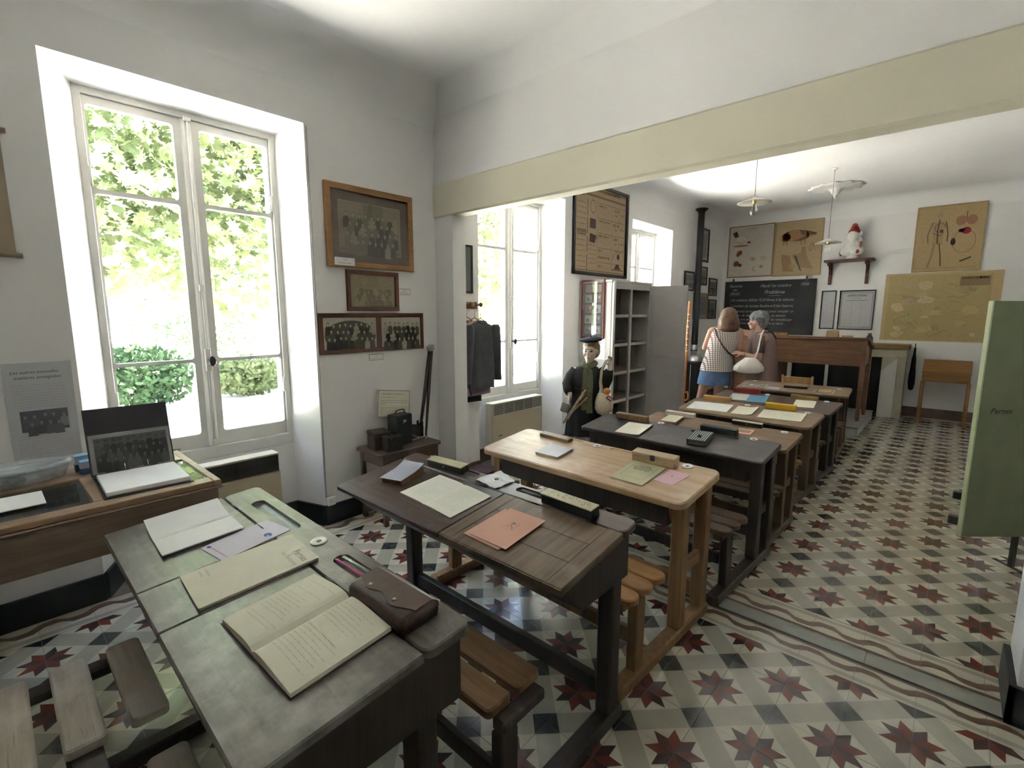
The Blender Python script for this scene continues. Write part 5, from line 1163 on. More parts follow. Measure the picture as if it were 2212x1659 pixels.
# metric chart above the cabinet
KR = (.42, .31, .20); KI = (.075, .055, .045)
def metric(f, w, h):
    f.rect(-w / 2, w / 2, -h / 2, h / 2, KR); f.lift(); r_ = random.Random(12)
    f.line([(-w * .49, h * .48), (w * .49, h * .48), (w * .49, -h * .48), (-w * .49, -h * .48), (-w * .49, h * .48)], .006, KI)
    f.rect(-w * .48, w * .48, h * .385, h * .41, (.20, .14, .10))
    for i in range(13): f.scrib(-w * .455, -w * .30, h * .29 - i * .058, .018, KI, r_)
    for i in range(4): f.rect(-w * .275, -w * .265, h * .16 - i * .2, h * .34 - i * .2, KI)
    f.rect(-w * .46, -w * .285, -h * .055, -h * .015, (.22, .16, .12)); f.ring(-w * .17, h * .27, .055, .07, .006, KI); f.rect(-w * .225, -w * .115, h * .02, h * .13, KI); f.poly([(-w * .23, -h * .14), (-w * .13, -h * .15), (-w * .105, -h * .06), (-w * .22, -h * .04)], KI)
    for i in range(5): f.scrib(-w * .25, -w * .10, -h * .18 - i * .05, .016, KI, r_)
    for i in range(5):
        y = h * .33 - i * .165; f.line([(-w * .07, y), (w * .48, y)], .004, KI)
        for j in range(4): f.scrib(-w * .05, w * .18, y - .055 - j * .022, .009, (.2, .145, .11), r_)
    f.line([(w * .21, h * .33), (w * .21, -h * .46)], .003, KI); f.line([(w * .36, h * .33), (w * .36, -h * .32)], .003, KI); f.line([(-w * .08, h * .36), (-w * .08, -h * .46)], .003, KI)
    f.line([(w * .23, -h * .32), (w * .30, -h * .20), (w * .40, -h * .22), (w * .46, -h * .18)], .006, KI); f.line([(w * .22, -h * .44), (w * .47, -h * .44)], .010, KI); f.poly([(w * .27, -h * .43), (w * .42, -h * .43), (w * .36, -h * .37), (w * .32, -h * .37)], KI); f.ell(w * .36, -h * .27, .03, .035, KI)
p = picture('large black framed tan chart of metric measures above the grey cabinet', 'L', (3.785, 2.425), 1.165, 1.015, .035, .030, RB, metric, glass=False, name='metric_chart', cat='wall chart', flat_name='chart', off=.004)
TXK = M('text_kraft', (.06, .042, .033), .8, var=0)
for s_, sz, x, y, al in (('Tableau des mesures dérivées du MÈTRE', .046, 0, .43, 'CENTER'), ('Multiples', .036, -.50, .345, 'LEFT'), ('Sous-Multiples', .030, -.50, -.075, 'LEFT'), ('mètre  m', .042, -.07, .27, 'LEFT'), ('mètre carré m²', .040, -.07, .105, 'LEFT'), ('mètre cube m³', .040, -.07, -.06, 'LEFT'), ('litre  l', .042, -.07, -.225, 'LEFT'), ('kilogramme kg', .042, -.07, -.30, 'LEFT'), ('are  a', .042, -.07, -.40, 'LEFT'), ('10.10', .05, .26, .255, 'LEFT'), ('fois', .034, .29, .21, 'LEFT'), ('100.100', .045, .24, .09, 'LEFT'), ('fois', .034, .29, .045, 'LEFT'), ('1000', .05, .25, -.075, 'LEFT'), ('fois', .034, .29, -.12, 'LEFT')):
    text('lettering', s_, sz, TXK, p, (x, y, .0085), align=al, bold=.0006)
for i, n_ in enumerate('123'): text('lettering', n_ + '\nchiffre' + ('s' if i else ''), .036, TXK, p, (.46, .265 - i * .17, .0085), align='CENTER')

# ------------------------------------------------------------------ small pictures around the stove pipe
def dg(a, b_): 
    def f_(f, w, h):
        f.rect(-w / 2, w / 2, -h / 2, h / 2, (.50, .49, .47)); f.lift(); m = min(w, h) * .11; f.rect(-w / 2 + m, w / 2 - m, -h / 2 + m, h / 2 - m, a); f.lift(); r_ = random.Random(int(w * 1000))
        if b_: 
            for i in range(int(h / .03)): f.scrib(-w / 2 + m * 1.4, w / 2 - m * 1.4, h / 2 - m * 1.5 - i * .027, .010, b_, r_)
        else: f.rect(-w / 2 + m, w / 2 - m, 0, h / 2 - m, tuple(x * 1.6 for x in a)); crowd(f, -w / 2 + m, w / 2 - m, -h / 2 + m, .03, 2, 5, int(h * 900), (.06, .06, .06), (.14, .14, .14), (.25, .25, .25), (.28, .28, .28))
    return f_
picture('tall black framed grey certificate right of the stove pipe', 'L', (6.86, 2.585), .47, .53, .03, .02, RB, dg((.30, .30, .31), (.16, .16, .17)), name='framed_certificate')
picture('black framed landscape photograph below the grey certificate', 'L', (6.85, 2.095), .47, .30, .025, .02, RB, dg((.13, .14, .13), None))
picture('black framed upright photograph nearest the blackboard', 'L', (7.38, 1.93), .37, .30, .025, .02, RB, dg((.12, .13, .11), None))
picture('brown framed pale grey document low beside the corner', 'L', (6.885, 1.605), .61, .43, .02, .02, RT, dg((.36, .36, .37), (.28, .28, .30)), name='framed_document')
picture('small black framed photograph lowest beside the blackboard', 'L', (7.405, 1.555), .35, .335, .025, .02, RB, dg((.15, .15, .14), None))
picture('black framed photograph half hidden behind the stove pipe', 'L', (6.36, 1.985), .37, .30, .025, .02, RB, dg((.25, .25, .25), (.15, .15, .15)), off=.004)
tag(B().box(XW + .002, XW + .004, 6.50, 6.60, 1.33, 1.375).build('price_label', WHITEP), 'tiny white label below the brown framed document', 'label')
# stove with its pipe
e = thing('stove', 'black cast iron stove with silver lid and tall black pipe to the ceiling', 'stove', (-2.20, 6.28, 0)); ST = M('stove_black', (.018, .018, .019), .45, .3, var=.2)
B().lathe([(.13, .0), (.14, .04), (.118, .07), (.125, .12), (.132, .45), (.128, .70), (.14, .72), (.14, .745), (.05, .76)], 28).build('body', ST, e)
B().lathe([(.125, .746), (.128, .76), (.085, .84), (.06, .845), (.02, .845)], 28).build('lid', M('stove_silver', (.45, .45, .46), .3, .9, var=.1), e)
b = B(); b.cyl((-.02, 0, .846), (-.02, 0, 1.0), .045, seg=20); b.build('flue_collar', MATS['stove_silver'], e)
B().tube([(-.02, .0, .9), (-.05, .08, 1.3), (-.065, .12, 1.45), (-.065, .12, 1.8), (-.065, .12, 3.05)], .048, 18).build('pipe', M('pipe_black', (.022, .022, .024), .5, .2, var=.15), e)
B().lathe([(.05, 3.01), (.055, 3.015), (.095, 3.055), (.095, 3.062), (.05, 3.062)], 24, mat_at((-.065, .12, 0))).build('pipe_flange', MATS['pipe_black'], e)
for a in (0, 1.57, 3.14, 4.71): B().tube([(.137 * math.cos(a), .137 * math.sin(a), .05), (.15 * math.cos(a), .15 * math.sin(a), .4), (.146 * math.cos(a), .146 * math.sin(a), .70)], .006, 6).build('rod', MATS['stove_silver'], e)
e = thing('height_gauge', 'long orange wooden measuring staff with white marks leaning by the cabinet door', 'measuring staff', (-2.03, 5.52, 0)); hg = M('staff_orange', (.42, .16, .045), .45, var=.15)
B().tube([(-.01, 0, .0), (-.004, 0, .5), (.006, 0, 1.1), (.012, 0, 1.655)], [.022, .024, .022, .014], 10).build('staff', hg, e)
for i in range(7): z = .95 + i * .085; B().lathe([(.0235, z), (.0262, z + .001), (.0262, z + .011), (.0235, z + .012)], 14, mat_at((.004 + i * .0006, 0, 0))).build('white_mark', PORC, e)
B().tube([(.02, -.02, .36), (.06, -.03, .38), (.075, -.03, .31), (.06, -.03, .26), (.02, -.02, .25)], .012, 8).build('hoop', hg, e)

# ------------------------------------------------------------------ far wall
e = thing('blackboard', 'black chalkboard of handwritten arithmetic on the far wall', 'blackboard', (-1.617, 7.79, 1.585), FW); bw, bh = 1.398, .894
B().box(-bw / 2, bw / 2, -bh / 2, bh / 2, 0, .022, .004).build('board', M('slate_black', (.012, .013, .014), .6, var=.25, vscale=3), e)
for x in (-.56, .56): B().box(x - .014, x + .014, bh / 2 - .03, bh / 2 + .045, .0225, .028, .002).build('hook', IRON, e)
CH = M('chalk', (.46, .46, .46), .95, var=.25, vscale=40)
for s_, sz, x, y, al in (('Rentrée', .068, -.52, .345, 'CENTER'), ('des', .058, -.53, .285, 'CENTER'), ('classes', .066, -.53, .225, 'CENTER'), ('Mardi 1er octobre', .068, .11, .335, 'CENTER'), ('1926', .068, .53, .345, 'CENTER'), ('Problème', .086, .10, .225, 'CENTER'), ('Un robinet débite 9,20 litres à la minute.', .068, -.60, .105, 'LEFT'), ('Combien de temps faudra-t-il (en heures,', .066, -.60, .005, 'LEFT'), ('en minutes et en secondes) pour remplir un', .062, -.60, -.085, 'LEFT'),
                         ('tonneau de deux cents litres, en tenant', .062, -.60, -.155, 'LEFT'), ('compte que pendant la durée du remplissage', .060, -.60, -.220, 'LEFT'), ('il fuit et laisse échapper un litre et demi.', .060, -.60, -.285, 'LEFT')):
    text('chalk_line', s_, sz, CH, e, (x, y, .0228), align=al, shear=.35, space=.92)
B().box(-.62, -.44, .205, .208, .0226, .023).build('underline', CH, e); B().box(.02, .20, .190, .194, .0226, .023).build('underline', CH, e)
BG1 = (.60, .55, .46); BG2 = (.50, .38, .22)
def hen(f, w, h):
    f.rect(-w / 2, w / 2, -h / 2, h / 2, BG1); f.lift(); c = (.20, .12, .07); wh = (.66, .60, .50)
    X_, Y_ = -w * .22, h * .27
    f.ell(X_ - .02, Y_ - .005, .10, .060, wh, -.35); f.poly([(X_ - .10, Y_ + .01), (X_ - .15, Y_ + .10), (X_ - .09, Y_ + .11), (X_ - .05, Y_ + .04)], (.08, .06, .05)); f.poly([(X_ + .03, Y_ - .02), (X_ + .11, Y_ - .075), (X_ + .13, Y_ - .055), (X_ + .06, Y_ + .02)], wh); f.lift(); f.ell(X_ + .115, Y_ - .07, .024, .02, (.15, .08, .05)); f.poly([(X_ + .135, Y_ - .06), (X_ + .16, Y_ - .085), (X_ + .12, Y_ - .09)], (.50, .12, .05)); f.ring(X_ - .02, Y_ - .005, .10, .06, .004, c); f.line([(X_ - .02, Y_ - .06), (X_ - .02, Y_ - .11)], .005, (.45, .28, .1)); f.line([(X_ + .01, Y_ - .06), (X_ + .01, Y_ - .11)], .005, (.45, .28, .1)); f.ell(X_ - .01, Y_ - .122, .13, .016, (.42, .16, .05))
    for dx, dy in ((.0, .0), (.03, -.06), (.06, -.10)): f.line([(w * .15 + dx, h * .36 + dy), (w * .20 + dx, h * .30 + dy), (w * .17 + dx, h * .22 + dy), (w * .27 + dx, h * .18 + dy)], .003, (.42, .38, .32))
    f.ring(w * .20, h * .22, .07, .10, .003, (.45, .40, .34)); f.ell(-w * .25, -h * .02, .045, .035, (.30, .09, .03), .5); f.ell(-w * .30, -h * .06, .02, .03, (.34, .1, .03)); f.ell(-w * .32, -h * .24, .04, .05, (.25, .09, .04), -.6); f.ell(-w * .23, -h * .27, .03, .03, (.22, .07, .03))
    f.ell(w * .06, -h * .16, .065, .045, (.56, .50, .38)); f.lift(); f.ell(w * .06, -h * .16, .028, .026, (.50, .30, .10)); f.ell(w * .30, -h * .15, .05, .04, (.54, .46, .30)); f.ell(w * .12, -h * .36, .045, .045, (.52, .40, .20)); f.ell(w * .27, -h * .32, .03, .022, (.45, .26, .09)); f.lift(); f.ell(w * .15, -h * .35, .03, .035, BG1)
    f.line([(-w * .44, -h * .36), (-w * .30, -h * .42), (-w * .36, -h * .34), (-w * .18, -h * .40), (-w * .26, -h * .45), (-w * .10, -h * .38)], .006, (.48, .36, .28)); r_ = random.Random(2)
    for i in range(26): x, y = r_.uniform(-w * .45, w * .36), r_.uniform(-h * .46, h * .44); f.scrib(x, x + .06, y, .005, (.40, .34, .28), r_)
def pig(f, w, h):
    f.rect(-w / 2, w / 2, -h / 2, h / 2, BG2); f.lift(); sk = (.44, .25, .13); dk = (.20, .12, .07)
    X_, Y_ = -.02, h * .24
    f.ell(X_ - .02, Y_, .20, .085, sk); f.ell(X_ - .17, Y_ - .02, .07, .075, sk); f.poly([(X_ + .12, Y_ + .07), (X_ + .28, Y_ + .015), (X_ + .27, Y_ - .02), (X_ + .13, Y_ - .06)], sk)
    for x in (-.20, -.15, .06, .11): f.poly([(X_ + x - .02, Y_ - .04), (X_ + x + .025, Y_ - .04), (X_ + x + .018, Y_ - .15), (X_ + x - .006, Y_ - .15)], sk); 
    f.lift(); f.poly([(X_ + .02, Y_ + .085), (X_ + .12, Y_ + .07), (X_ + .14, Y_ - .01), (X_ + .07, Y_ + .0)], dk); f.poly([(X_ + .15, Y_ + .06), (X_ + .27, Y_ + .02), (X_ + .26, Y_ - .005), (X_ + .17, Y_ - .01)], (.13, .09, .06)); f.ring(X_ - .02, Y_, .20, .085, .004, dk, .2, 5.9)
    f.line([(X_ - .235, Y_ + .02), (X_ - .26, Y_ - .01), (X_ - .25, Y_ - .06)], .004, dk); f.line([(X_ + .06, Y_ + .12), (X_ + .18, Y_ + .09), (X_ + .27, Y_ + .11)], .003, (.28, .18, .1))
    f.poly([(-w * .36, -h * .10), (-w * .16, -h * .13), (-w * .06, -h * .44), (-w * .30, -h * .42)], (.36, .24, .13)); f.poly([(-w * .14, -h * .13), (w * .16, -h * .07), (w * .36, -h * .40), (w * .06, -h * .36)], (.42, .27, .15)); f.poly([(w * .08, h * .02), (w * .16, h * .02), (w * .2, -h * .12), (w * .08, -h * .12)], (.40, .25, .14)); f.lift()
    f.poly([(-w * .08, -h * .12), (-w * .01, -h * .16), (w * .12, -h * .44), (w * .08, -h * .42)], (.09, .13, .10)); f.ell(-w * .28, -h * .18, .03, .03, (.42, .22, .12)); f.ell(-w * .1, -h * .34, .05, .04, (.46, .32, .18)); f.line([(w * .28, h * .10), (w * .24, -h * .04), (w * .29, -h * .07), (w * .32, h * .08), (w * .36, -h * .05)], .006, (.26, .1, .05)); r_ = random.Random(7)
    for i in range(20): x, y = r_.uniform(-w * .47, w * .30), r_.choice((h * .40, h * .06, -h * .0, -h * .45)) + r_.uniform(-.03, .03); f.scrib(x, x + .08, y, .005, (.30, .2, .12), r_)
p = picture('school wall chart of a hen and its organs above the blackboard', 'F', (-1.949, 2.535), .735, .870, .022, .012, RT, hen, glass=False, name='hen_chart', cat='wall chart', flat_name='chart'); text('title', 'LA POULE', .030, TXK, p, (.02, .36, .0075), align='CENTER')
picture('tan school wall chart of a pig beside the hen chart', 'F', (-1.233, 2.525), .690, .872, .016, .012, M('frame_sand', (.40, .27, .13), .6, var=.1), pig, glass=False, name='pig_chart', cat='wall chart', flat_name='chart')
def anat(f, w, h):
    f.rect(-w / 2, w / 2, -h / 2, h / 2, (.46, .34, .18)); f.lift(); g = (.30, .22, .12); d_ = (.09, .06, .06); X_ = -w * .16
    f.ell(X_, h * .36, .028, .042, (.42, .30, .17)); f.ring(X_, h * .36, .028, .042, .003, g); f.poly([(X_ - .075, h * .27), (X_ + .075, h * .27), (X_ + .05, .0), (X_ + .055, -.08), (X_ - .055, -.08), (X_ - .05, 0)], (.40, .28, .15))
    f.lift(); f.line([(X_ - .07, h * .26), (X_ - .11, .06), (X_ - .10, -.05)], .014, (.20, .15, .12)); f.line([(X_ + .07, h * .26), (X_ + .10, .06), (X_ + .10, -.04)], .012, d_); f.line([(X_ - .03, -.08), (X_ - .05, -.24), (X_ - .08, -.38)], .022, (.30, .23, .14)); f.line([(X_ + .02, -.06), (X_ + .045, -.22), (X_ + .06, -.37)], .012, d_); f.line([(X_, h * .30), (X_ - .01, .1), (X_ + .0, -.06)], .014, d_); f.ring(X_ + .015, h * .17, .055, .06, .007, (.10, .09, .08), 0, 5); f.ell(X_ + .03, h * .12, .02, .022, (.16, .05, .06)); f.line([(X_ - .06, .08), (X_ + .02, .04), (X_ + .05, .09)], .007, d_)
    Q = w * .24; f.ell(Q - .05, h * .26, .055, .065, (.34, .18, .11)); f.ell(Q + .055, h * .26, .055, .065, (.34, .18, .11)); f.line([(Q, h * .40), (Q, h * .28)], .012, (.2, .13, .06)); f.lift(); f.ring(Q - .0, -h * .06, .115, .15, .006, (.22, .14, .08)); f.ell(Q + .01, h * .10, .05, .045, (.30, .03, .045)); f.ell(Q - .04, h * .105, .03, .025, (.07, .05, .14)); f.ell(Q - .11, -h * .06, .025, .05, (.10, .06, .08)); f.line([(Q - .02, -h * .37), (Q + .09, -h * .31)], .018, (.05, .07, .05)); r_ = random.Random(7)
    for i in range(22): x, y = r_.choice((-w * .46, -w * .02)), h * .40 - i * h * .037; f.scrib(x, x + r_.uniform(.04, .10), y, .005, (.28, .2, .11), r_)
    f.line([(-w * .46, -h * .46), (w * .46, -h * .46)], .006, g); f.scrib(-w * .4, w * .3, h * .455, .008, g, r_)
picture('tan wall chart of the human body and blood circulation', 'F', (.583, 2.500), .710, .885, .016, .014, M('frame_sand', (.40, .27, .13)), anat, glass=False, name='anatomy_chart', cat='wall chart', flat_name='chart', off=.016)
def mapd(f, w, h):
    f.rect(-w / 2, w / 2, -h / 2, h / 2, (.60, .45, .24)); f.lift(); f.rect(-w / 2 + .045, w / 2 - .10, -h / 2 + .018, h / 2 - .03, (.50, .40, .20)); f.lift(); r_ = random.Random(15)
    for _ in range(26):
        cx, cy = r_.uniform(-w * .40, w * .34), r_.uniform(-h * .40, h * .38); n = r_.randint(6, 10); q = r_.uniform(.03, .10); k = r_.uniform(.8, 1.35)
        f.lift(.00006); f.poly([(cx + q * r_.uniform(.6, 1.2) * math.cos(6.283 * i / n), cy + q * .7 * r_.uniform(.6, 1.2) * math.sin(6.283 * i / n)) for i in range(n)], (.50 * k, .40 * k, .20 * k * r_.uniform(.9, 1.3)))
    f.lift()
    for _ in range(9):
        x, y = r_.uniform(-w * .42, w * .2), r_.uniform(-h * .4, h * .4); pts = [(x, y)]
        for _ in range(8): x += r_.uniform(.0, .05); y += r_.uniform(-.04, .04); pts.append((x, y))
        f.line(pts, .003, (.10, .085, .05))
    for _ in range(40): x, y = r_.uniform(-w * .42, w * .33), r_.uniform(-h * .42, h * .40); f.scrib(x, x + r_.uniform(.04, .10), y, .008, (.085, .07, .045), r_)
    f.rect(w * .16, w * .40, h * .30, h * .43, (.30, .22, .12))
p = picture('large olive brown school map below the anatomy chart', 'F', (.565, 1.572), 1.230, .955, 0, .004, RT, mapd, glass=False, name='wall_map', cat='map', flat_name='map'); text('title', 'AGRICULTURE', .040, TXK, p, (.345, .375, .0105), align='CENTER', bold=.0008)
def docw(nc):
    def f_(f, w, h):
        f.rect(-w / 2, w / 2, -h / 2, h / 2, (.56, .56, .56)); f.lift(); r_ = random.Random(nc)
        if nc == 3:
            f.line([(-w * .46, h * .46), (w * .46, h * .46), (w * .46, -h * .46), (-w * .46, -h * .46), (-w * .46, h * .46)], .012, (.32, .32, .33)); f.line([(-w * .32, h * .255), (w * .32, h * .255)], .006, (.12, .12, .12))
            for c0 in range(3):
                for i in range(17): f.scrib(-w * .38 + c0 * w * .27, -w * .16 + c0 * w * .27, h * .20 - i * h * .036, .007, (.42, .42, .43), r_)
            for c0 in range(2): f.line([(-w * .14 + c0 * w * .27, h * .22), (-w * .14 + c0 * w * .27, -h * .42)], .003, (.2, .2, .2))
        else:
            for i in range(20): f.scrib(-w * .36, w * .36, h * .40 - i * h * .041, .007, (.44, .44, .45), r_)
    return f_
picture('narrow black framed printed page right of the blackboard', 'F', (-.742, 1.540), .197, .595, .014, .018, RB, docw(1), name='framed_document')
p = picture('black framed printed notice in three columns beside the map', 'F', (-.374, 1.536), .450, .595, .016, .018, RB, docw(3), name='framed_document')
text('heading', 'INSTRUCTIONS', .034, TXD, p, (0, .205, .007), align='CENTER', bold=.0008); text('heading', 'aux élèves', .022, TXD, p, (0, .170, .007), align='CENTER')
# bracket shelf and bust
e = thing('wall_shelf', 'dark brown wooden bracket shelf on the far wall', 'shelf', (-.505, 7.82, 2.255)); SH = WOOD('wood_shelf', (.055, .018, .012), (.11, .04, .026), .4, 0, 6)
b = B(); slab(b, -.31, .31, -.24, -.001, 0, .032, .012, .005); b.build('board', SH, e)
for x in (-.245, .225):
    B().box(x - .022, x + .022, -.035, -.001, -.33, -.0005, .004).build('bracket_post', SH, e); B().box(x - .022, x + .022, -.20, -.0355, -.05, -.0005, .004).build('bracket_arm', SH, e)
    A = [(x - .012, -.036, -.14), (x - .012, -.036, -.175), (x - .012, -.15, -.051), (x - .012, -.115, -.051)]; B().prism3(A, [(q[0] + .024, q[1], q[2]) for q in A]).build('bracket_brace', SH, e)
e = thing('plaster_bust', 'white plaster bust wearing a red cap on the bracket shelf', 'bust', (-.475, 7.69, 2.288), (0, 0, R(-12))); PL = M('plaster_white', (.74, .72, .68), .7, var=.06, vscale=15)
b = B(); b.ell((0, 0, .02), (.09, .07, .022)); b.cap((0, 0, .03), (0, 0, .09), .055, .05); b.ell((0, 0, .13), (.155, .085, .075)); b.ell((-.07, -.02, .11), (.09, .07, .06)); b.ell((.07, -.02, .11), (.09, .07, .06)); b.ell((-.04, -.06, .11), (.055, .045, .05)); b.ell((.04, -.06, .11), (.055, .045, .05))
b.cap((0, 0, .18), (0, -.005, .27), .048, .045); b.ell((0, -.01, .345), (.070, .082, .098)); b.ell((0, -.05, .30), (.045, .04, .045)); b.cap((0, -.088, .355), (0, -.100, .33), .010, .013); b.ell((-.028, -.080, .37), (.02, .012, .008)); b.ell((.028, -.080, .37), (.02, .012, .008)); b.ell((0, -.088, .305), (.022, .012, .007))
r_ = random.Random(3)
for s in (-1, 1):
    for i in range(9): q = i / 8; b.ell((s * (.070 + .018 * math.sin(i * 2.1)), .005 + .025 * math.cos(i * 1.7), .38 - .23 * q), (.026, .028, .026))
for i in range(8): b.ell((.012 * math.sin(i * 3), .065, .38 - .22 * i / 8), (.05, .03, .03))
ob('figure', remesh(b, .008, 2), PL, e)
b = B(); b.ell((0, .005, .395), (.078, .085, .055)); b.cap((0, .01, .42), (.01, -.03, .478), .062, .040); b.ell((.018, -.055, .475), (.036, .034, .032)); ob('cap', remesh(b, .008, 2), M('cap_red', (.33, .035, .025), .7, var=.1), e)
SR_ = M('sash_red', (.36, .05, .04), .7); B().ell((-.145, -.02, .10), (.02, .03, .045)).build('drapery', M('drape_olive', (.16, .14, .06), .7), e); B().ell((.09, -.08, .10), (.028, .014, .028)).ell((.115, -.05, .20), (.014, .014, .05)).build('rosette', MATS['sash_red'], e)
# pendant lamps and ceiling rose
def pendant(label, x, y, zs, rs):
    e = thing('pendant_lamp', label, 'lamp', (x, y, zs)); top_ = ZT - zs - .001
    B().tube([(0, 0, .05), (0, 0, top_)], .0025, 6).build('cord', M('cord_brown', (.10, .08, .07), .7), e); B().lathe([(.02, top_ - .02), (.03, top_ - .005), (.03, top_)], 16).build('ceiling_cup', PORC, e)
    b = B(); b.lathe([(.018, .052), (.022, .045), (rs * .5, .028), (rs, .0), (rs, -.003), (rs * .5, .024), (.020, .040)], 36); b.build('shade', M('lamp_enamel', (.46, .43, .36), .35, var=.1), e)
    B().lathe([(.012, .060), (.018, .05), (.018, -.005), (.014, -.01)], 16).build('socket', M('brass', (.5, .38, .18), .35, .9), e)
    B().lathe([(.013, -.0105), (.016, -.03), (.034, -.065), (.036, -.085), (.026, -.11), (.0, -.12)], 20).build('bulb', THIN('bulb_glass', (.93, .93, .92), .12, .02), e)
    B().tube([(-.008, 0, -.012), (-.012, 0, -.06), (0, .004, -.07), (.012, 0, -.06), (.008, 0, -.012)], .0008, 5).build('filament', IRON, e)
pendant('wide enamel pendant lamp with clear bulb hanging nearest', -.80, 4.0, 2.555, .155)
pendant('small far enamel pendant lamp hanging in front of the pig chart', -.43, 5.6, 2.305, .135)
e = thing('ceiling_rose', 'white moulded plaster ceiling rose in the far room', 'ceiling rose', (-.57, 6.58, ZT)); b = B(); n = 48; prof = [(.30, -.001), (.30, -.012), (.25, -.020), (.20, -.014), (.15, -.028), (.10, -.022), (.07, -.05), (.045, -.09), (.0, -.16)]
b.loft([[((r0 * (1 + (.07 * math.sin(12 * t) if k < 6 else 0))) * math.cos(t), (r0 * (1 + (.07 * math.sin(12 * t) if k < 6 else 0))) * math.sin(t), z - (.006 * abs(math.sin(6 * t)) if 0 < k < 6 else 0)) for t in [2 * PI * i / n for i in range(n)]] for k, (r0, z) in enumerate(prof)]); b.build('moulding', M('plaster_white', (.74, .72, .68)), e)

# ------------------------------------------------------------------ teacher's corner
e = thing('platform', 'low grey wooden teaching platform below the blackboard', 'platform', (-.85, 6.55, 0)); PLM = WOOD('wood_platform', (.15, .135, .12), (.24, .22, .20), .5, 0, 4)
for i in range(8): B().box(-.92, .87, -.77 + i * .18, -.592 + i * .18, .098, .12, .002).build('plank', PLM, e)
B().box(-.92, .86, -.765, -.745, 0, .0975).build('riser', M('riser_grey', (.28, .29, .27), .5, var=.06), e); B().box(.845, .865, -.7445, .665, 0, .0975).build('riser', MATS['riser_grey'], e); B().box(-.92, -.90, -.7445, .665, 0, .0975).build('riser', MATS['riser_grey'], e)
TD = WOOD('wood_teacher_desk', (.115, .052, .028), (.215, .108, .062), .4, 0, 5, (.25, .14, .085), .2)
e = thing('teacher_desk', 'tall reddish brown teacher desk with sloping top on the platform', 'desk', (-.835, 6.20, .1215)); w = .82
A = [(-w, .0, 1.03), (-w, .0, 1.06), (-w, .12, 1.06), (-w, .62, .92), (-w, .62, .89)]; B().prism3([(q[0] - .02, q[1] - .02, q[2]) for q in A], [(w + .02, q[1] - .02, q[2]) for q in A]).build('sloping_top', TD, e)
B().box(-w + .05, w - .05, .005, .027, .70, 1.029).build('front_board', TD, e); B().box(-w + .05, w - .05, .555, .575, .70, .905).build('back_board', TD, e)
for s in (-1, 1):
    x = s * (w - .035); A = [(x - .011, .035, 1.025), (x - .011, .15, 1.02), (x - .011, .56, .905), (x - .011, .56, .70), (x - .011, .035, .70)]; B().prism3(A, [(q[0] + .022, q[1], q[2]) for q in A]).build('side_board', TD, e)
    for y in (.018, .565):
        zt2 = 1.028 if y < .1 else .9; B().loft([[(s * (w - .03) + dx * r0, y + dy * r0, z) for dx, dy in ((-1, -1), (1, -1), (1, 1), (-1, 1))] for z, r0 in ((0, .017), (.05, .022), (.62, .027), (zt2, .027))], smooth=False).build('leg', TD, e)
B().box(-w + .062, w - .062, .03, .55, .70, .712).build('box_bottom', TD, e)
B().box(-w + .06, -.17, .03, .048, .02, .699).build('cupboard_front', TD, e); B().box(-.19, -.171, .049, .55, .02, .699).build('cupboard_side', TD, e)
e = thing('paper_holder', 'folded cardboard holder standing on the teacher desk', 'holder', (-.40, 6.235, 1.184), (0, 0, R(-6))); KC = M('cardboard', (.42, .26, .13), .7, var=.08)
B().box(-.07, .07, -.004, .004, 0, .085, .002, 0, mat_at((0, -.022, 0), (R(-20), 0, 0))).build('front_flap', KC, e); B().box(-.07, .07, -.004, .004, 0, .085, .002, 0, mat_at((0, .030, 0), (R(20), 0, 0))).build('back_flap', KC, e)
tag(B().box(-.30, -.18, 6.22, 6.26, 1.1835, 1.205, .004).build('eraser_block', M('felt_tan', (.36, .25, .13), .9)), 'small tan block beside the cardboard holder', 'block')
tag(B().box(-1.30, -.92, 6.215, 6.24, 1.1835, 1.225, .003).build('wooden_ruler_box', W_OAKD), 'long wooden box on the teacher desk below the blackboard', 'box')
e = thing('small_chair', 'small light wooden chair before the teacher desk', 'chair', (-.595, 5.45, 0)); CW = WOOD('wood_chair', (.28, .15, .06), (.42, .25, .11), .5, 2, 6)
for s in (-1, 1):
    B().tube([(s * .155, 0, .0), (s * .155, -.005, .38), (s * .16, -.02, .735)], [.015, .017, .014], 10).build('back_leg', CW, e); B().cyl((s * .15, .29, 0), (s * .15, .29, .375), .015, .017, 10).build('front_leg', CW, e); B().cyl((s * .154, .012, .17), (s * .15, .278, .17), .009, seg=8).build('rung', CW, e)
B().box(-.145, .145, -.026, -.008, .625, .72, .006).build('back_rail', CW, e); B().box(-.14, .14, -.018, -.004, .50, .54, .004).build('back_rail', CW, e); b = B(); slab(b, -.175, .175, -.0, .31, .3755, .40, .03, .006); b.build('seat', CW, e)
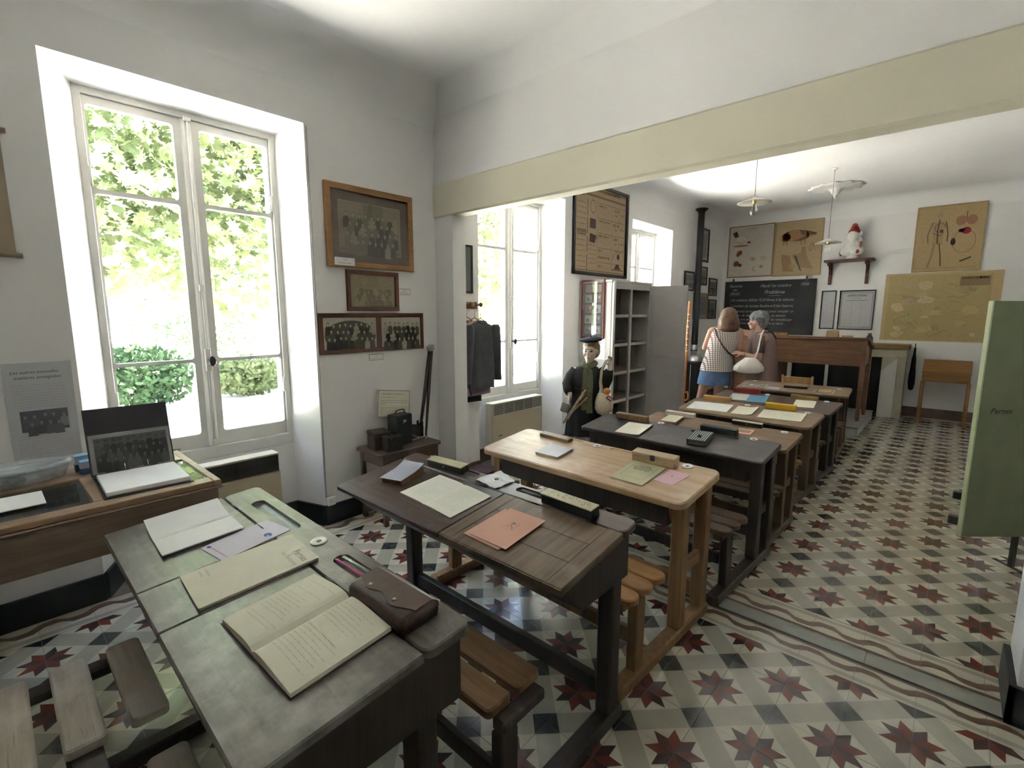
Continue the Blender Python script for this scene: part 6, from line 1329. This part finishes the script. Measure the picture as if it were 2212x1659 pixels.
# fireplace
e = thing('fireplace', 'plain whitewashed fireplace with black hearth behind the teacher desk', 'fireplace', (-.45, 7.795, 0)); FP = M('fireplace_stone', (.48, .43, .33), .8, var=.12, vscale=6); FWH = M('fireplace_white', (.62, .60, .55), .8, var=.08)
B().box(-.80, .78, -.40, -.001, .985, 1.05, .006).build('mantel_shelf', WOOD('wood_mantel', (.20, .115, .04), (.32, .20, .08), .5, 0, 6), e); B().box(-.78, .76, -.36, -.001, .865, .9845, .004).build('lintel', FP, e)
B().box(.49, .665, -.34, -.001, 0, .8645).build('jamb', FWH, e); B().box(-.82, -.66, -.34, -.001, 0, .8645).build('jamb', FWH, e); B().box(.6655, .755, -.30, -.001, 0, .8645).build('pilaster', FP, e); B().box(-.20, -.16, -.325, -.29, .0, .8645).build('post', FWH, e)
B().box(-.6595, .4895, -.10, -.06, 0, .8645).build('hearth_back', M('soot', (.010, .010, .010), .9, var=.3), e); B().box(-.6595, .4895, -.34, -.1005, 0, .012).build('hearth_floor', MATS['soot'], e); B().box(-.6595, -.2005, -.28, -.26, .03, .86).build('fire_screen', MATS['soot'], e); B().box(-.1595, .4895, -.28, -.26, .03, .86).build('fire_screen', MATS['soot'], e)
A = [(.49, -.335, .8645), (.49, -.335, .66), (.66, -.335, .8645)]; B().prism3(A, [(q[0], -.341, q[2]) for q in A]).build('corbel', FP, e)
e = thing('ink_bottle', 'dark stoneware ink bottle at the end of the mantel shelf', 'bottle', (-.135, 7.47, 1.051)); B().lathe([(.04, 0), (.044, .01), (.042, .09), (.025, .115), (.022, .13)], 18).build('body', M('stoneware', (.05, .03, .03), .3, var=.2), e); B().cyl((0, 0, .1305), (0, 0, .155), .020, .023, 14).build('stopper', M('cork', (.25, .15, .12), .9), e)
e = thing('umbrella', 'closed black umbrella hanging on the far wall beside the small desk', 'umbrella', (.378, 7.775, 1.0)); B().lathe([(.0, -.62), (.012, -.61), (.028, -.60), (.040, -.50), (.036, -.36), (.028, -.27), (.026, -.16), (.016, -.10), (.012, .0)], 14).build('canopy', M('umbrella_cloth', (.012, .013, .018), .8, var=.3, vscale=30), e); B().tube([(0, 0, 0), (0, -.002, .04), (0, -.012, .055), (0, -.02, .04)], .006, 8).build('handle', W_DKLEG, e); B().cyl((0, -.004, .03), (0, .045, .03), .004, seg=8).build('nail', IRON, e)
e = thing('single_desk', 'small orange-brown single pupil desk against the far wall', 'desk', (.745, 7.25, 0)); OD = WOOD('wood_single_desk', (.20, .095, .030), (.32, .17, .062), .45, 0, 6); w = .245
A = [(-w, .0, .70), (-w, .0, .72), (-w, .30, .855), (-w, .42, .855), (-w, .42, .835), (-w, .30, .835)]; B().prism3(A, [(w, q[1], q[2]) for q in A]).build('desk_top', OD, e)
B().box(-w + .02, w - .02, .012, .028, .585, .699).build('front_board', OD, e); B().box(-w + .02, w - .02, .385, .40, .585, .834).build('back_board', OD, e); B().box(-w + .02, w - .02, .0285, .3845, .585, .598).build('box_bottom', OD, e)
for s in (-1, 1):
    x = s * (w - .012); A = [(x - .008, .03, .705), (x - .008, .30, .834), (x - .008, .385, .834), (x - .008, .385, .585), (x - .008, .03, .585)]; B().prism3(A, [(q[0] + .016, q[1], q[2]) for q in A]).build('side_board', OD, e)
    for y in (.03, .385): B().box(x - .018, x + .018, y - .018, y + .018, 0, .5845, .003).build('leg', OD, e)
    B().box(x - .012, x + .012, .05, .365, .06, .09).build('side_rail', OD, e)
# standing boards at the right
GB = M('board_green', (.215, .25, .15), .7, var=.08, vscale=8); e = thing('green_board', 'plain green standing display board at the right edge', 'display board', (.905, 2.50, 0), (0, 0, R(42.3)))
B().box(.006, .62, -.012, .012, .195, 1.556, .002).build('board', GB, e); B().box(-.004, .0055, -.014, .014, .195, 1.557, .002).build('edge_strip', M('edge_lime', (.50, .55, .36), .5, var=.06), e)
for x in (.335, .585): B().box(x - .010, x + .010, -.012, .012, .004, .1945).build('leg', BLK, e); B().box(x - .012, x + .012, -.10, .10, 0, .0038).build('foot', BLK, e)
text('inscription', 'Pernes', .045, TXD, e, (.065, -.0135, .93), (PI / 2, 0, 0), shear=.3, bold=.0006)
e = thing('wooden_board', 'tall brown wooden display board standing behind the green board', 'display board', (.955, 3.28, 0), (0, 0, R(88))); BW2 = WOOD('wood_stand', (.13, .078, .045), (.21, .135, .085), .5, 2, 4)
B().box(.06, .66, -.010, .010, .17, 1.50).build('panel', M('panel_taupe', (.24, .20, .17), .7, var=.06), e)
for x in (.03, .69): B().box(x - .03, x + .03, -.018, .018, .06, 1.56, .004).build('post', BW2, e); B().box(x - .03, x + .03, -.09, .09, 0, .0595, .006).build('foot', BLK, e)
B().box(.0605, .6595, -.014, .014, 1.5005, 1.555).build('top_rail', BW2, e); B().box(.0605, .6595, -.014, .014, .11, .1695).build('bottom_rail', BW2, e)
# ------------------------------------------------------------------ people and the child mannequin
def hand(b, w, d, palm_n, side, s=1.0, curl=.35):
    """w wrist, d pointing direction, palm_n palm normal, side +1/-1 for the thumb side"""
    w = Vector(w); d = Vector(d).normalized(); n = Vector(palm_n); n = (n - d * n.dot(d)).normalized(); t = d.cross(n) * side
    c = w + d * .045 * s
    b.cap(w, w + d * .03 * s, .021 * s, .026 * s)
    for k in (-1, 0, 1): b.cap(w + d * .02 * s + t * k * .014 * s, w + d * .078 * s + t * k * .020 * s, .014 * s, .0125 * s)
    for i, (o, L) in enumerate(((.030, .062), (.010, .072), (-.010, .067), (-.029, .052))):
        p0 = w + d * .082 * s + t * o * s; p1 = p0 + (d + n * curl * .5).normalized() * L * .5 * s; p2 = p1 + (d + n * curl * 1.6).normalized() * L * .5 * s
        b.cap(p0, p1, .0092 * s, .0086 * s, 8); b.cap(p1, p2, .0086 * s, .0074 * s, 8)
    p0 = w + d * .03 * s + t * .022 * s; p1 = p0 + (d * .55 + t * .8 + n * .2).normalized() * .035 * s; p2 = p1 + (d * .9 + t * .3 + n * .3).normalized() * .028 * s
    b.cap(p0, p1, .0115 * s, .0098 * s, 8); b.cap(p1, p2, .0098 * s, .0082 * s, 8)
def head(b, c, fwd, s=1.0):
    """head centre, facing direction"""
    c = Vector(c); f = Vector(fwd).normalized(); r_ = f.cross(Vector((0, 0, 1))).normalized(); q = Matrix((r_, f, Vector((0, 0, 1)))).transposed()
    P = lambda x, y, z: c + q @ Vector((x, y, z)) * s
    e3 = q.to_euler(); el = lambda p, rad: b.ell(P(*p), tuple(k * s for k in rad), e3, 14, 10)
    el((0, -.012, .022), (.074, .090, .088)); el((0, .022, -.045), (.056, .062, .066)); el((0, .060, -.085), (.024, .022, .020))
    b.cap(P(0, .082, .005), P(0, .100, -.022), .009 * s, .014 * s, 8); el((0, .084, -.050), (.024, .012, .006)); el((0, .083, -.060), (.022, .012, .007))
    el((-.030, .074, .018), (.017, .012, .006)); el((.030, .074, .018), (.017, .012, .006)); el((-.038, .060, -.028), (.024, .020, .022)); el((.038, .060, -.028), (.024, .020, .022))
    for x in (-1, 1): el((x * .076, -.008, -.005), (.009, .020, .032))
def rings_loft(rows, n=28, fold=0.0, nf=9, ph=0.0):
    out = []
    for (z, cx, cy, rx, ry, fo) in rows:
        g = []
        for i in range(n):
            a = 2 * PI * i / n; k = 1 + fo * math.sin(nf * a + ph + z * 3)
            g.append((cx + rx * k * math.cos(a), cy + ry * k * math.sin(a), z))
        out.append(g)
    return out
SKIN1 = M('skin_warm', (.50, .27, .19), .5, var=.05, vscale=12); SKIN2 = M('skin_pale', (.56, .34, .26), .5, var=.05, vscale=12)
# younger woman seen from behind
def grid_top():
    m = bpy.data.materials.new('lattice_top'); m.use_nodes = True; nt = m.node_tree; p = nt.nodes['Principled BSDF']
    tc = nt.nodes.new('ShaderNodeTexCoord'); sx = nt.nodes.new('ShaderNodeSeparateXYZ'); cx = nt.nodes.new('ShaderNodeCombineXYZ'); nt.links.new(tc.outputs['Object'], sx.inputs[0])
    ad = nt.nodes.new('ShaderNodeMath'); ad.operation = 'ADD'; nt.links.new(sx.outputs[0], ad.inputs[0]); ml = nt.nodes.new('ShaderNodeMath'); ml.operation = 'MULTIPLY'; ml.inputs[1].default_value = .6; nt.links.new(sx.outputs[1], ml.inputs[0]); nt.links.new(ml.outputs[0], ad.inputs[1])
    nt.links.new(ad.outputs[0], cx.inputs[0]); nt.links.new(sx.outputs[2], cx.inputs[1])
    br = nt.nodes.new('ShaderNodeTexBrick'); br.offset = 0.0; br.inputs['Color1'].default_value = (.74, .72, .71, 1); br.inputs['Color2'].default_value = (.78, .76, .75, 1); br.inputs['Mortar'].default_value = (.24, .13, .10, 1); br.inputs['Scale'].default_value = 1.0; br.inputs['Mortar Size'].default_value = .0045; br.inputs['Brick Width'].default_value = .026; br.inputs['Row Height'].default_value = .026; br.inputs['Mortar Smooth'].default_value = .2
    nt.links.new(cx.outputs[0], br.inputs['Vector']); nt.links.new(br.outputs['Color'], p.inputs['Base Color']); p.inputs['Roughness'].default_value = .9
    return m
e = thing('person', 'woman with brown shoulder-length hair in white lattice top and blue denim skirt, seen from behind', 'person', (-1.532, 5.36, 0), (0, 0, R(19)))
b = B()
for hx, kx, ax in ((-.095, -.165, -.215), (.055, .030, .030)):
    b.cap((hx, 0, .72), (kx, .0, .45), .088, .060); b.cap((kx, 0, .45), (kx * .5 + ax * .5, -.015, .30), .058, .056); b.cap((kx * .5 + ax * .5, -.015, .30), (ax, -.01, .09), .056, .038); b.cap((ax, -.02, .05), (ax + (-.02 if hx < 0 else .02), .13, .035), .042, .034)
b.ell((-.02, .0, .78), (.165, .115, .12)); b.ell((.01, 0, .95), (.125, .09, .13)); b.ell((.06, .0, 1.14), (.155, .10, .15)); b.cap((-.075, 0, 1.255), (.225, 0, 1.255), .055, .055); b.cap((.085, 0, 1.27), (.10, .015, 1.36), .052, .048)
b.cap((-.095, 0, 1.245), (-.165, .03, 1.03), .050, .041); b.cap((-.165, .03, 1.03), (-.09, .22, .98), .040, .028); hand(b, (-.09, .22, .98), (.5, .8, .1), (.8, -.4, 0), -1)
b.cap((.245, 0, 1.245), (.262, .02, .97), .050, .041); b.cap((.262, .02, .97), (.17, .21, .96), .040, .028); hand(b, (.17, .21, .96), (-.5, .8, .1), (-.8, -.4, 0), 1)
head(b, (.105, .02, 1.435), (.1, 1, -.05))
ob('body', remesh(b, .0065, 3), SKIN1, e)
b = B(); b.loft(rings_loft([(.725, -.01, 0, .205, .150, .012), (.80, -.005, 0, .198, .142, .012), (.92, .012, 0, .176, .125, .01), (1.05, .042, 0, .180, .128, .01), (1.16, .068, 0, .188, .130, .0), (1.24, .078, 0, .182, .112, 0), (1.295, .082, 0, .150, .080, 0), (1.318, .085, 0, .105, .068, 0), (1.325, .088, .004, .075, .062, 0)], 36), caps=False)
b.build('top', grid_top(), e)
b = B(); b.loft(rings_loft([(.545, -.03, 0, .208, .160, .012), (.60, -.028, 0, .206, .158, .010), (.70, -.018, 0, .196, .148, .005), (.78, -.01, 0, .178, .132, 0)], 36), caps=False); sk = b.build('skirt', M('denim', (.105, .175, .31), .85, var=.25, vscale=9, bump=.2, bscale=300), e)
B().box(-.031, -.028, -.166, -.150, .55, .73).build('back_seam', M('denim_dark', (.05, .09, .17), .9), sk)
b = B(); b.ell((.105, .0, 1.455), (.108, .116, .112)); b.ell((.105, -.045, 1.38), (.122, .085, .12)); b.ell((.105, -.055, 1.30), (.128, .070, .085)); b.cap((.02, -.01, 1.40), (.01, -.02, 1.27), .045, .040); b.cap((.19, -.01, 1.40), (.205, -.02, 1.27), .045, .040); me = remesh(b, .009, 3)
hm = M('hair_brown', (.105, .052, .032), .45, var=.35, vscale=10); HAIR = WOOD('hair_strands', (.075, .036, .022), (.20, .115, .070), .4, 2, 9); ob('hair', me, HAIR, e)
B().tube([(-.055, -.065, 1.29), (-.03, -.118, 1.20), (.05, -.140, 1.07), (.13, -.135, .98), (.20, -.10, .93)], .009, 8).build('bag_strap', LEATH, e)
for ax, dx in ((-.215, -.02), (.030, .02)):
    b = B(); b.loft([[(ax + dx * q + rx * math.cos(t), -.05 + .21 * q + .0 * math.sin(t), .0005) if False else (ax + dx * q + rx * math.cos(t), -.055 + .22 * q, .002 + hz * (1 + math.sin(t)) / 2) for t in [2 * PI * i / 14 for i in range(14)]] for q, rx, hz in ((0, .025, .05), (.12, .040, .075), (.4, .046, .07), (.75, .048, .055), (1, .026, .035))]); b.build('shoe', M('shoe_white', (.5, .48, .46), .6), e)
# older woman pointing, facing left
e = thing('person', 'grey-haired woman in a taupe dress pointing, a white shoulder bag at her side', 'person', (-1.055, 5.64, 0), (0, 0, R(15)))
b = B()
for y, x in ((-.085, -.02), (.085, .02)): b.cap((x, y, .72), (x - .01, y, .44), .085, .058); b.cap((x - .01, y, .44), (x + .01, y, .28), .057, .054); b.cap((x + .01, y, .28), (x + .01, y, .09), .053, .037); b.cap((x + .02, y, .05), (x - .12, y, .035), .042, .034)
b.ell((.0, 0, .80), (.145, .175, .14)); b.ell((-.02, 0, 1.02), (.145, .15, .18)); b.cap((-.02, -.13, 1.17), (-.02, .13, 1.17), .075, .075); b.cap((-.03, 0, 1.20), (-.075, 0, 1.30), .055, .050)
b.cap((-.06, -.185, 1.165), (-.055, -.235, .915), .056, .046); b.cap((-.055, -.235, .915), (-.225, -.215, .965), .044, .030); hand(b, (-.225, -.215, .965), (-1, .05, .25), (0, .6, -.8), 1, curl=.7)
b.cap((-.06, .170, 1.18), (-.20, .165, 1.225), .052, .042); b.cap((-.20, .165, 1.225), (-.335, .150, 1.262), .040, .028)
w0 = Vector((-.335, .15, 1.262)); dd_ = Vector((-1, -.05, .22)).normalized(); b.cap(w0, w0 + dd_ * .075, .024, .026); p0 = w0 + dd_ * .085 + Vector((0, -.02, .008)); b.cap(p0, p0 + dd_ * .075, .0095, .0075, 8)
for k, (dy, dz) in enumerate(((-.002, .0), (.014, -.006), (.028, -.012))): q0 = w0 + dd_ * .082 + Vector((0, dy, dz)); b.cap(q0, q0 + dd_ * .03 + Vector((0, 0, -.014)), .0095, .009, 8); b.cap(q0 + dd_ * .03 + Vector((0, 0, -.014)), q0 + dd_ * .006 + Vector((0, 0, -.034)), .009, .008, 8)
b.cap(w0 + dd_ * .03 + Vector((0, -.02, .01)), w0 + dd_ * .072 + Vector((0, -.034, .0)), .011, .0085, 8)
head(b, (-.10, .0, 1.385), (-1, .35, -.16))
ob('body', remesh(b, .0065, 3), SKIN2, e)
DRM = M('dress_taupe', (.235, .160, .150), .9, var=.18, vscale=70, bump=.3, bscale=200)
b = B(); b.loft(rings_loft([(.30, .0, 0, .205, .235, .05), (.45, .0, 0, .195, .225, .045), (.62, .0, 0, .186, .215, .03), (.78, .005, 0, .180, .205, .015), (.92, -.01, 0, .165, .182, .008), (1.05, -.02, 0, .170, .178, 0), (1.15, -.022, 0, .150, .180, 0), (1.215, -.028, 0, .115, .150, 0), (1.25, -.036, 0, .078, .085, 0)], 36, nf=7), caps=False); b.build('dress', DRM, e)
for s, pts in ((-1, [(-.055, -.165, 1.19), (-.060, -.195, 1.12), (-.056, -.225, .985)]), (1, [(-.05, .15, 1.19), (-.10, .168, 1.195), (-.18, .166, 1.218)])):
    b = B(); b.tube(pts, [.070, .072, .066], 16); b.build('sleeve', DRM, e)
b = B(); r_ = random.Random(5); b.ell((-.078, -.005, 1.435), (.108, .096, .085)); b.ell((-.035, -.008, 1.385), (.075, .086, .075)); b.ell((-.02, -.01, 1.335), (.05, .065, .05))
for _ in range(60):
    a = r_.random() * 6.28; u_ = r_.uniform(-.1, 1); rr = math.sqrt(max(0, 1 - u_ * u_)); x, y, z = -.072 + .105 * rr * math.cos(a), -.005 + .094 * rr * math.sin(a), 1.425 + .085 * u_
    if x > -.165 or z > 1.43: b.ell((x, y, z), (.022, .022, .020), seg=8, ring=6)
ob('hair', remesh(b, .007, 2), WOOD('hair_grey', (.10, .10, .105), (.30, .30, .31), .5, 2, 12), e)
BGM = M('bag_white', (.66, .62, .57), .55, var=.06, bump=.2, bscale=30)
b = B(); b.loft(rings_loft([(.730, -.155, -.30, .03, .02, 0), (.735, -.155, -.30, .11, .05, .03), (.765, -.155, -.30, .172, .078, .04), (.815, -.152, -.30, .168, .082, .05), (.865, -.145, -.30, .128, .066, .07), (.905, -.140, -.30, .085, .040, .07), (.93, -.138, -.30, .062, .022, .05)], 36, nf=11)); bag = b.build('shoulder_bag', BGM, e)
B().tube([(-.085, -.30, .905), (-.06, -.315, 1.02), (-.045, -.290, 1.14), (-.03, -.225, 1.235), (-.01, -.13, 1.268), (.03, -.09, 1.262)], .011, 8).build('bag_handle', BGM, bag)
B().lathe([(.034, -.006), (.037, -.006), (.037, .006), (.034, .006)], 20, mat_at((-.215, -.2155, .962), (0, PI / 2, 0))).build('bracelet', M('brass', (.5, .38, .18), .35, .9), e)
B().tube([(.02, .05, 1.25), (.09, .06, 1.24), (.14, .04, 1.16)], .010, 8).build('dark_strap', BLK, e)
for y in (-.085, .085):
    b = B(); b.loft([[(.06 - .22 * q, y + rx * math.cos(t), .002 + hz * (1 + math.sin(t)) / 2) for t in [2 * PI * i / 14 for i in range(14)]] for q, rx, hz in ((0, .026, .05), (.12, .040, .07), (.4, .046, .07), (.75, .046, .055), (1, .026, .035))]); b.build('shoe', M('shoe_brown', (.10, .06, .05), .6), e)
# child mannequin in a black smock
e = thing('mannequin', 'child mannequin in black smock, beret and green scarf standing before the grey cabinet', 'mannequin', (-1.765, 2.565, 0), (0, 0, R(33.6)))
MS = M('mannequin_skin', (.66, .52, .44), .4, var=.03)
b = B()
for x in (-.055, .055): b.cap((x, 0, .50), (x, 0, .28), .058, .042); b.cap((x, 0, .28), (x, .005, .18), .042, .042); b.cap((x, .005, .18), (x, 0, .07), .040, .028); b.cap((x, .01, .04), (x * 1.2, -.085, .03), .032, .027)
b.ell((0, 0, .60), (.11, .085, .13)); b.ell((.01, 0, .84), (.11, .08, .15)); b.cap((-.085, 0, .945), (.115, 0, .945), .042, .042); b.cap((.028, -.005, .97), (.042, -.012, 1.07), .034, .034)
b.cap((-.11, 0, .945), (-.155, -.015, .825), .038, .032); b.cap((-.155, -.015, .825), (-.135, -.105, .735), .030, .022); hand(b, (-.135, -.105, .735), (-.12, -.4, -.9), (.9, -.2, 0), 1, .8, .5)
b.cap((.135, 0, .94), (.190, -.03, .825), .038, .032); b.cap((.190, -.03, .825), (.222, -.065, .985), .030, .022); hand(b, (.222, -.065, .985), (.12, -.05, 1), (-.6, -.7, 0), -1, .8, .5)
head(b, (.046, -.015, 1.140), (-.30, -1, -.06), .90)
ob('body', remesh(b, .006, 3), MS, e)
fq = Vector((-.30, -1, -.06)).normalized(); rq = fq.cross(Vector((0, 0, 1))).normalized(); hc = Vector((.046, -.015, 1.140))
for s in (-1, 1):
    p0 = hc + rq * s * .027 + fq * .071 + Vector((0, 0, .004)); B().ell(p0, (.0105, .004, .0065), (0, 0, math.atan2(fq.y, fq.x) + PI / 2), 10, 6).build('eye', M('eye_dark', (.05, .035, .03), .3), e); B().ell(p0 + Vector((0, 0, .019)) + fq * .002, (.015, .003, .0028), (0, 0, math.atan2(fq.y, fq.x) + PI / 2), 10, 6).build('eyebrow', M('brow', (.22, .15, .10), .7), e)
B().ell(hc + fq * .086 + Vector((0, 0, -.050)), (.017, .004, .0045), (0, 0, math.atan2(fq.y, fq.x) + PI / 2), 10, 6).build('lips', M('lips', (.50, .23, .20), .5), e)
b = B(); b.ell((.052, .008, 1.185), (.080, .088, .062)); b.ell((.062, .03, 1.135), (.074, .066, .075)); b.cap((.115, -.03, 1.19), (.118, -.012, 1.115), .018, .013); b.cap((.02, -.085, 1.205), (.075, -.080, 1.21), .014, .014); ob('hair', remesh(b, .007, 2), WOOD('hair_blond', (.28, .19, .11), (.46, .35, .24), .5, 2, 12), e)
b = B(); pr = [(.0, .024), (.05, .022), (.095, .012), (.108, .0), (.100, -.010), (.07, -.012), (.066, -.022), (.0, -.022)]; b.lathe(pr, 28, mat_at((.045, .0, 1.243), (R(4), R(-5), 0))); b.cyl((.045, .0, 1.265), (.045, 0, 1.280), .006, seg=8); b.build('beret', M('felt_navy', (.030, .032, .050), .95, var=.1), e)
SMB = M('smock_black', (.016, .016, .019), .8, var=.25, vscale=14, bump=.3, bscale=150)
b = B(); b.loft(rings_loft([(.345, .0, -.005, .175, .135, .06), (.45, .0, -.005, .165, .128, .055), (.60, .0, -.002, .150, .118, .04), (.755, .002, 0, .130, .104, .02), (.785, .004, 0, .122, .098, 0), (.81, .006, 0, .132, .106, .03), (.90, .01, 0, .142, .108, .02), (.95, .012, 0, .138, .092, 0), (.985, .016, 0, .105, .068, 0), (1.005, .022, 0, .060, .050, 0)], 44, nf=10), caps=False); b.build('smock', SMB, e)
B().lathe([(.128, .768), (.134, .772), (.134, .800), (.128, .804)], 28, mat_at((.004, 0, 0)) @ Matrix.Diagonal((1, .81, 1, 1))).build('belt', NAVY, e)
for pts, rr in (([(-.085, 0, .965), (-.125, -.008, .90), (-.160, -.015, .825), (-.150, -.06, .775), (-.138, -.095, .748)], [.05, .060, .056, .050, .036]), ([(.11, 0, .960), (.165, -.012, .89), (.195, -.032, .822), (.205, -.048, .89), (.218, -.062, .972)], [.05, .060, .056, .050, .036])):
    B().tube(pts, rr, 14).build('sleeve', SMB, e)
SCF = M('scarf_green', (.145, .150, .085), .95, var=.3, vscale=60, bump=.6, bscale=220)
b = B(); b.tube([(.03 + .062 * math.cos(t), -.005 + .058 * math.sin(t), 1.015 + .012 * math.sin(t + 1)) for t in [2 * PI * i / 20 for i in range(20)]], .026, 10, 0, True); b.ell((.020, -.075, .985), (.034, .026, .028)); ob('scarf_loop', remesh(b, .007, 2), SCF, e)
for x0, zt3, zb3, yb in ((-.002, .975, .600, -.125), (.045, .975, .575, -.128)):
    b = B(); b.loft([[(x0 + .004 * math.sin(q * 7) + sx * wd, -.088 + (yb + .088) * min(1, q * 2.2) - .008 * q + sy * .009, zt3 - (zt3 - zb3) * q) for sx, sy in ((-1, -1), (1, -1), (1, 1), (-1, 1))] for q, wd in [(i / 10, .018 + .010 * min(1, i / 4)) for i in range(11)]], smooth=False); b.build('scarf_tail', SCF, e)
for x in (-.055, .055):
    b = B(); b.loft([[(x * (1 + .2 * q) + rx * math.cos(t), .05 - .165 * q, .002 + hz * (1 + math.sin(t)) / 2) for t in [2 * PI * i / 14 for i in range(14)]] for q, rx, hz in ((0, .022, .05), (.12, .034, .075), (.4, .038, .065), (.75, .040, .05), (1, .022, .03))]); b.build('shoe', M('boot_brown', (.07, .035, .025), .5), e)
MM = Matrix.Translation((-1.765, 2.565, 0)) @ Matrix.Rotation(R(33.6), 4, 'Z')
def held(name, label, cat): return thing(name, label, cat, (-1.765, 2.565, 0), (0, 0, R(33.6)))
e = held('firewood_bundle', 'bundle of split sticks held in the hand of the mannequin', 'firewood')
for i, (dx, dy, l0, l1) in enumerate(((0, 0, .0, .0), (.020, -.012, -.02, .02), (-.018, -.006, .03, -.02), (.008, .016, .02, .03), (.035, .006, .05, .06))):
    p0, p1 = Vector((-.012 + dx, -.155 + dy, .775 - l0)), Vector((-.172 + dx, -.160 + dy, .500 + l1)); m4 = Matrix.Translation((p0 + p1) / 2) @ (p1 - p0).to_track_quat('Z', 'Y').to_matrix().to_4x4(); L = (p1 - p0).length / 2
    B().box(-.010, .010, -.008, .008, -L, L, .003, 0, m4).build('stick', M('stick_wood', (.36, .25, .17), .8, var=.25, vscale=30), e)
e = held('tin_pot', 'small grey tin pot hanging from the hand of the mannequin', 'pot'); b = B(); b.lathe([(.0, -.045), (.034, -.045), (.040, .04), (.043, .042), (.038, .040), (.032, -.04), (.0, -.04)], 20, mat_at((-.178, -.150, .630), (0, R(18), 0))); b.build('body', M('tin', (.48, .46, .44), .35, .8, var=.1), e); B().tube([(-.140, -.15, .675), (-.138, -.145, .712), (-.158, -.145, .722), (-.192, -.15, .70), (-.206, -.15, .66)], .003, 6).build('handle', MATS['tin'], e)
e = held('net_bag', 'cream string bag hanging from the raised hand of the mannequin', 'bag'); NB = M('string_cream', (.58, .50, .38), .9, var=.1, vscale=40)
b = B(); b.loft(rings_loft([(.555, .170, -.115, .015, .012, 0), (.575, .172, -.115, .055, .04, .04), (.62, .176, -.115, .080, .055, .05), (.68, .178, -.115, .080, .055, .06), (.73, .172, -.112, .062, .044, .08), (.765, .160, -.110, .036, .026, .08)], 32, nf=13)); b.build('pouch', NB, e)
B().tube([(.158, -.11, .76), (.140, -.105, .86), (.150, -.095, .97), (.185, -.085, 1.055), (.225, -.085, 1.075)], [.018, .014, .013, .011, .010], 8).build('strap', NB, e)
e = held('orange', 'orange fruit lying on top of the string bag', 'fruit'); B().ell((.200, -.14, .785), (.033, .033, .031)).build('peel', M('orange_peel', (.62, .24, .045), .5, var=.1, bump=.3, bscale=150), e); B().ell((.200, -.14, .8165), (.004, .004, .002), seg=8, ring=5).build('stalk', M('stalk', (.12, .14, .04), .8), e)
e = held('red_packet', 'small red packet sticking out of the string bag', 'packet'); b = B(); b.cbox((.222, -.165, .725), (.055, .012, .036), .003, (0, R(35), 0)); b.build('wrapper', M('packet_red', (.42, .035, .05), .45), e); B().cbox((.222, -.1718, .725), (.040, .001, .012), 0, (0, R(35), 0)).build('label_band', M('packet_white', (.65, .55, .52), .5), e)
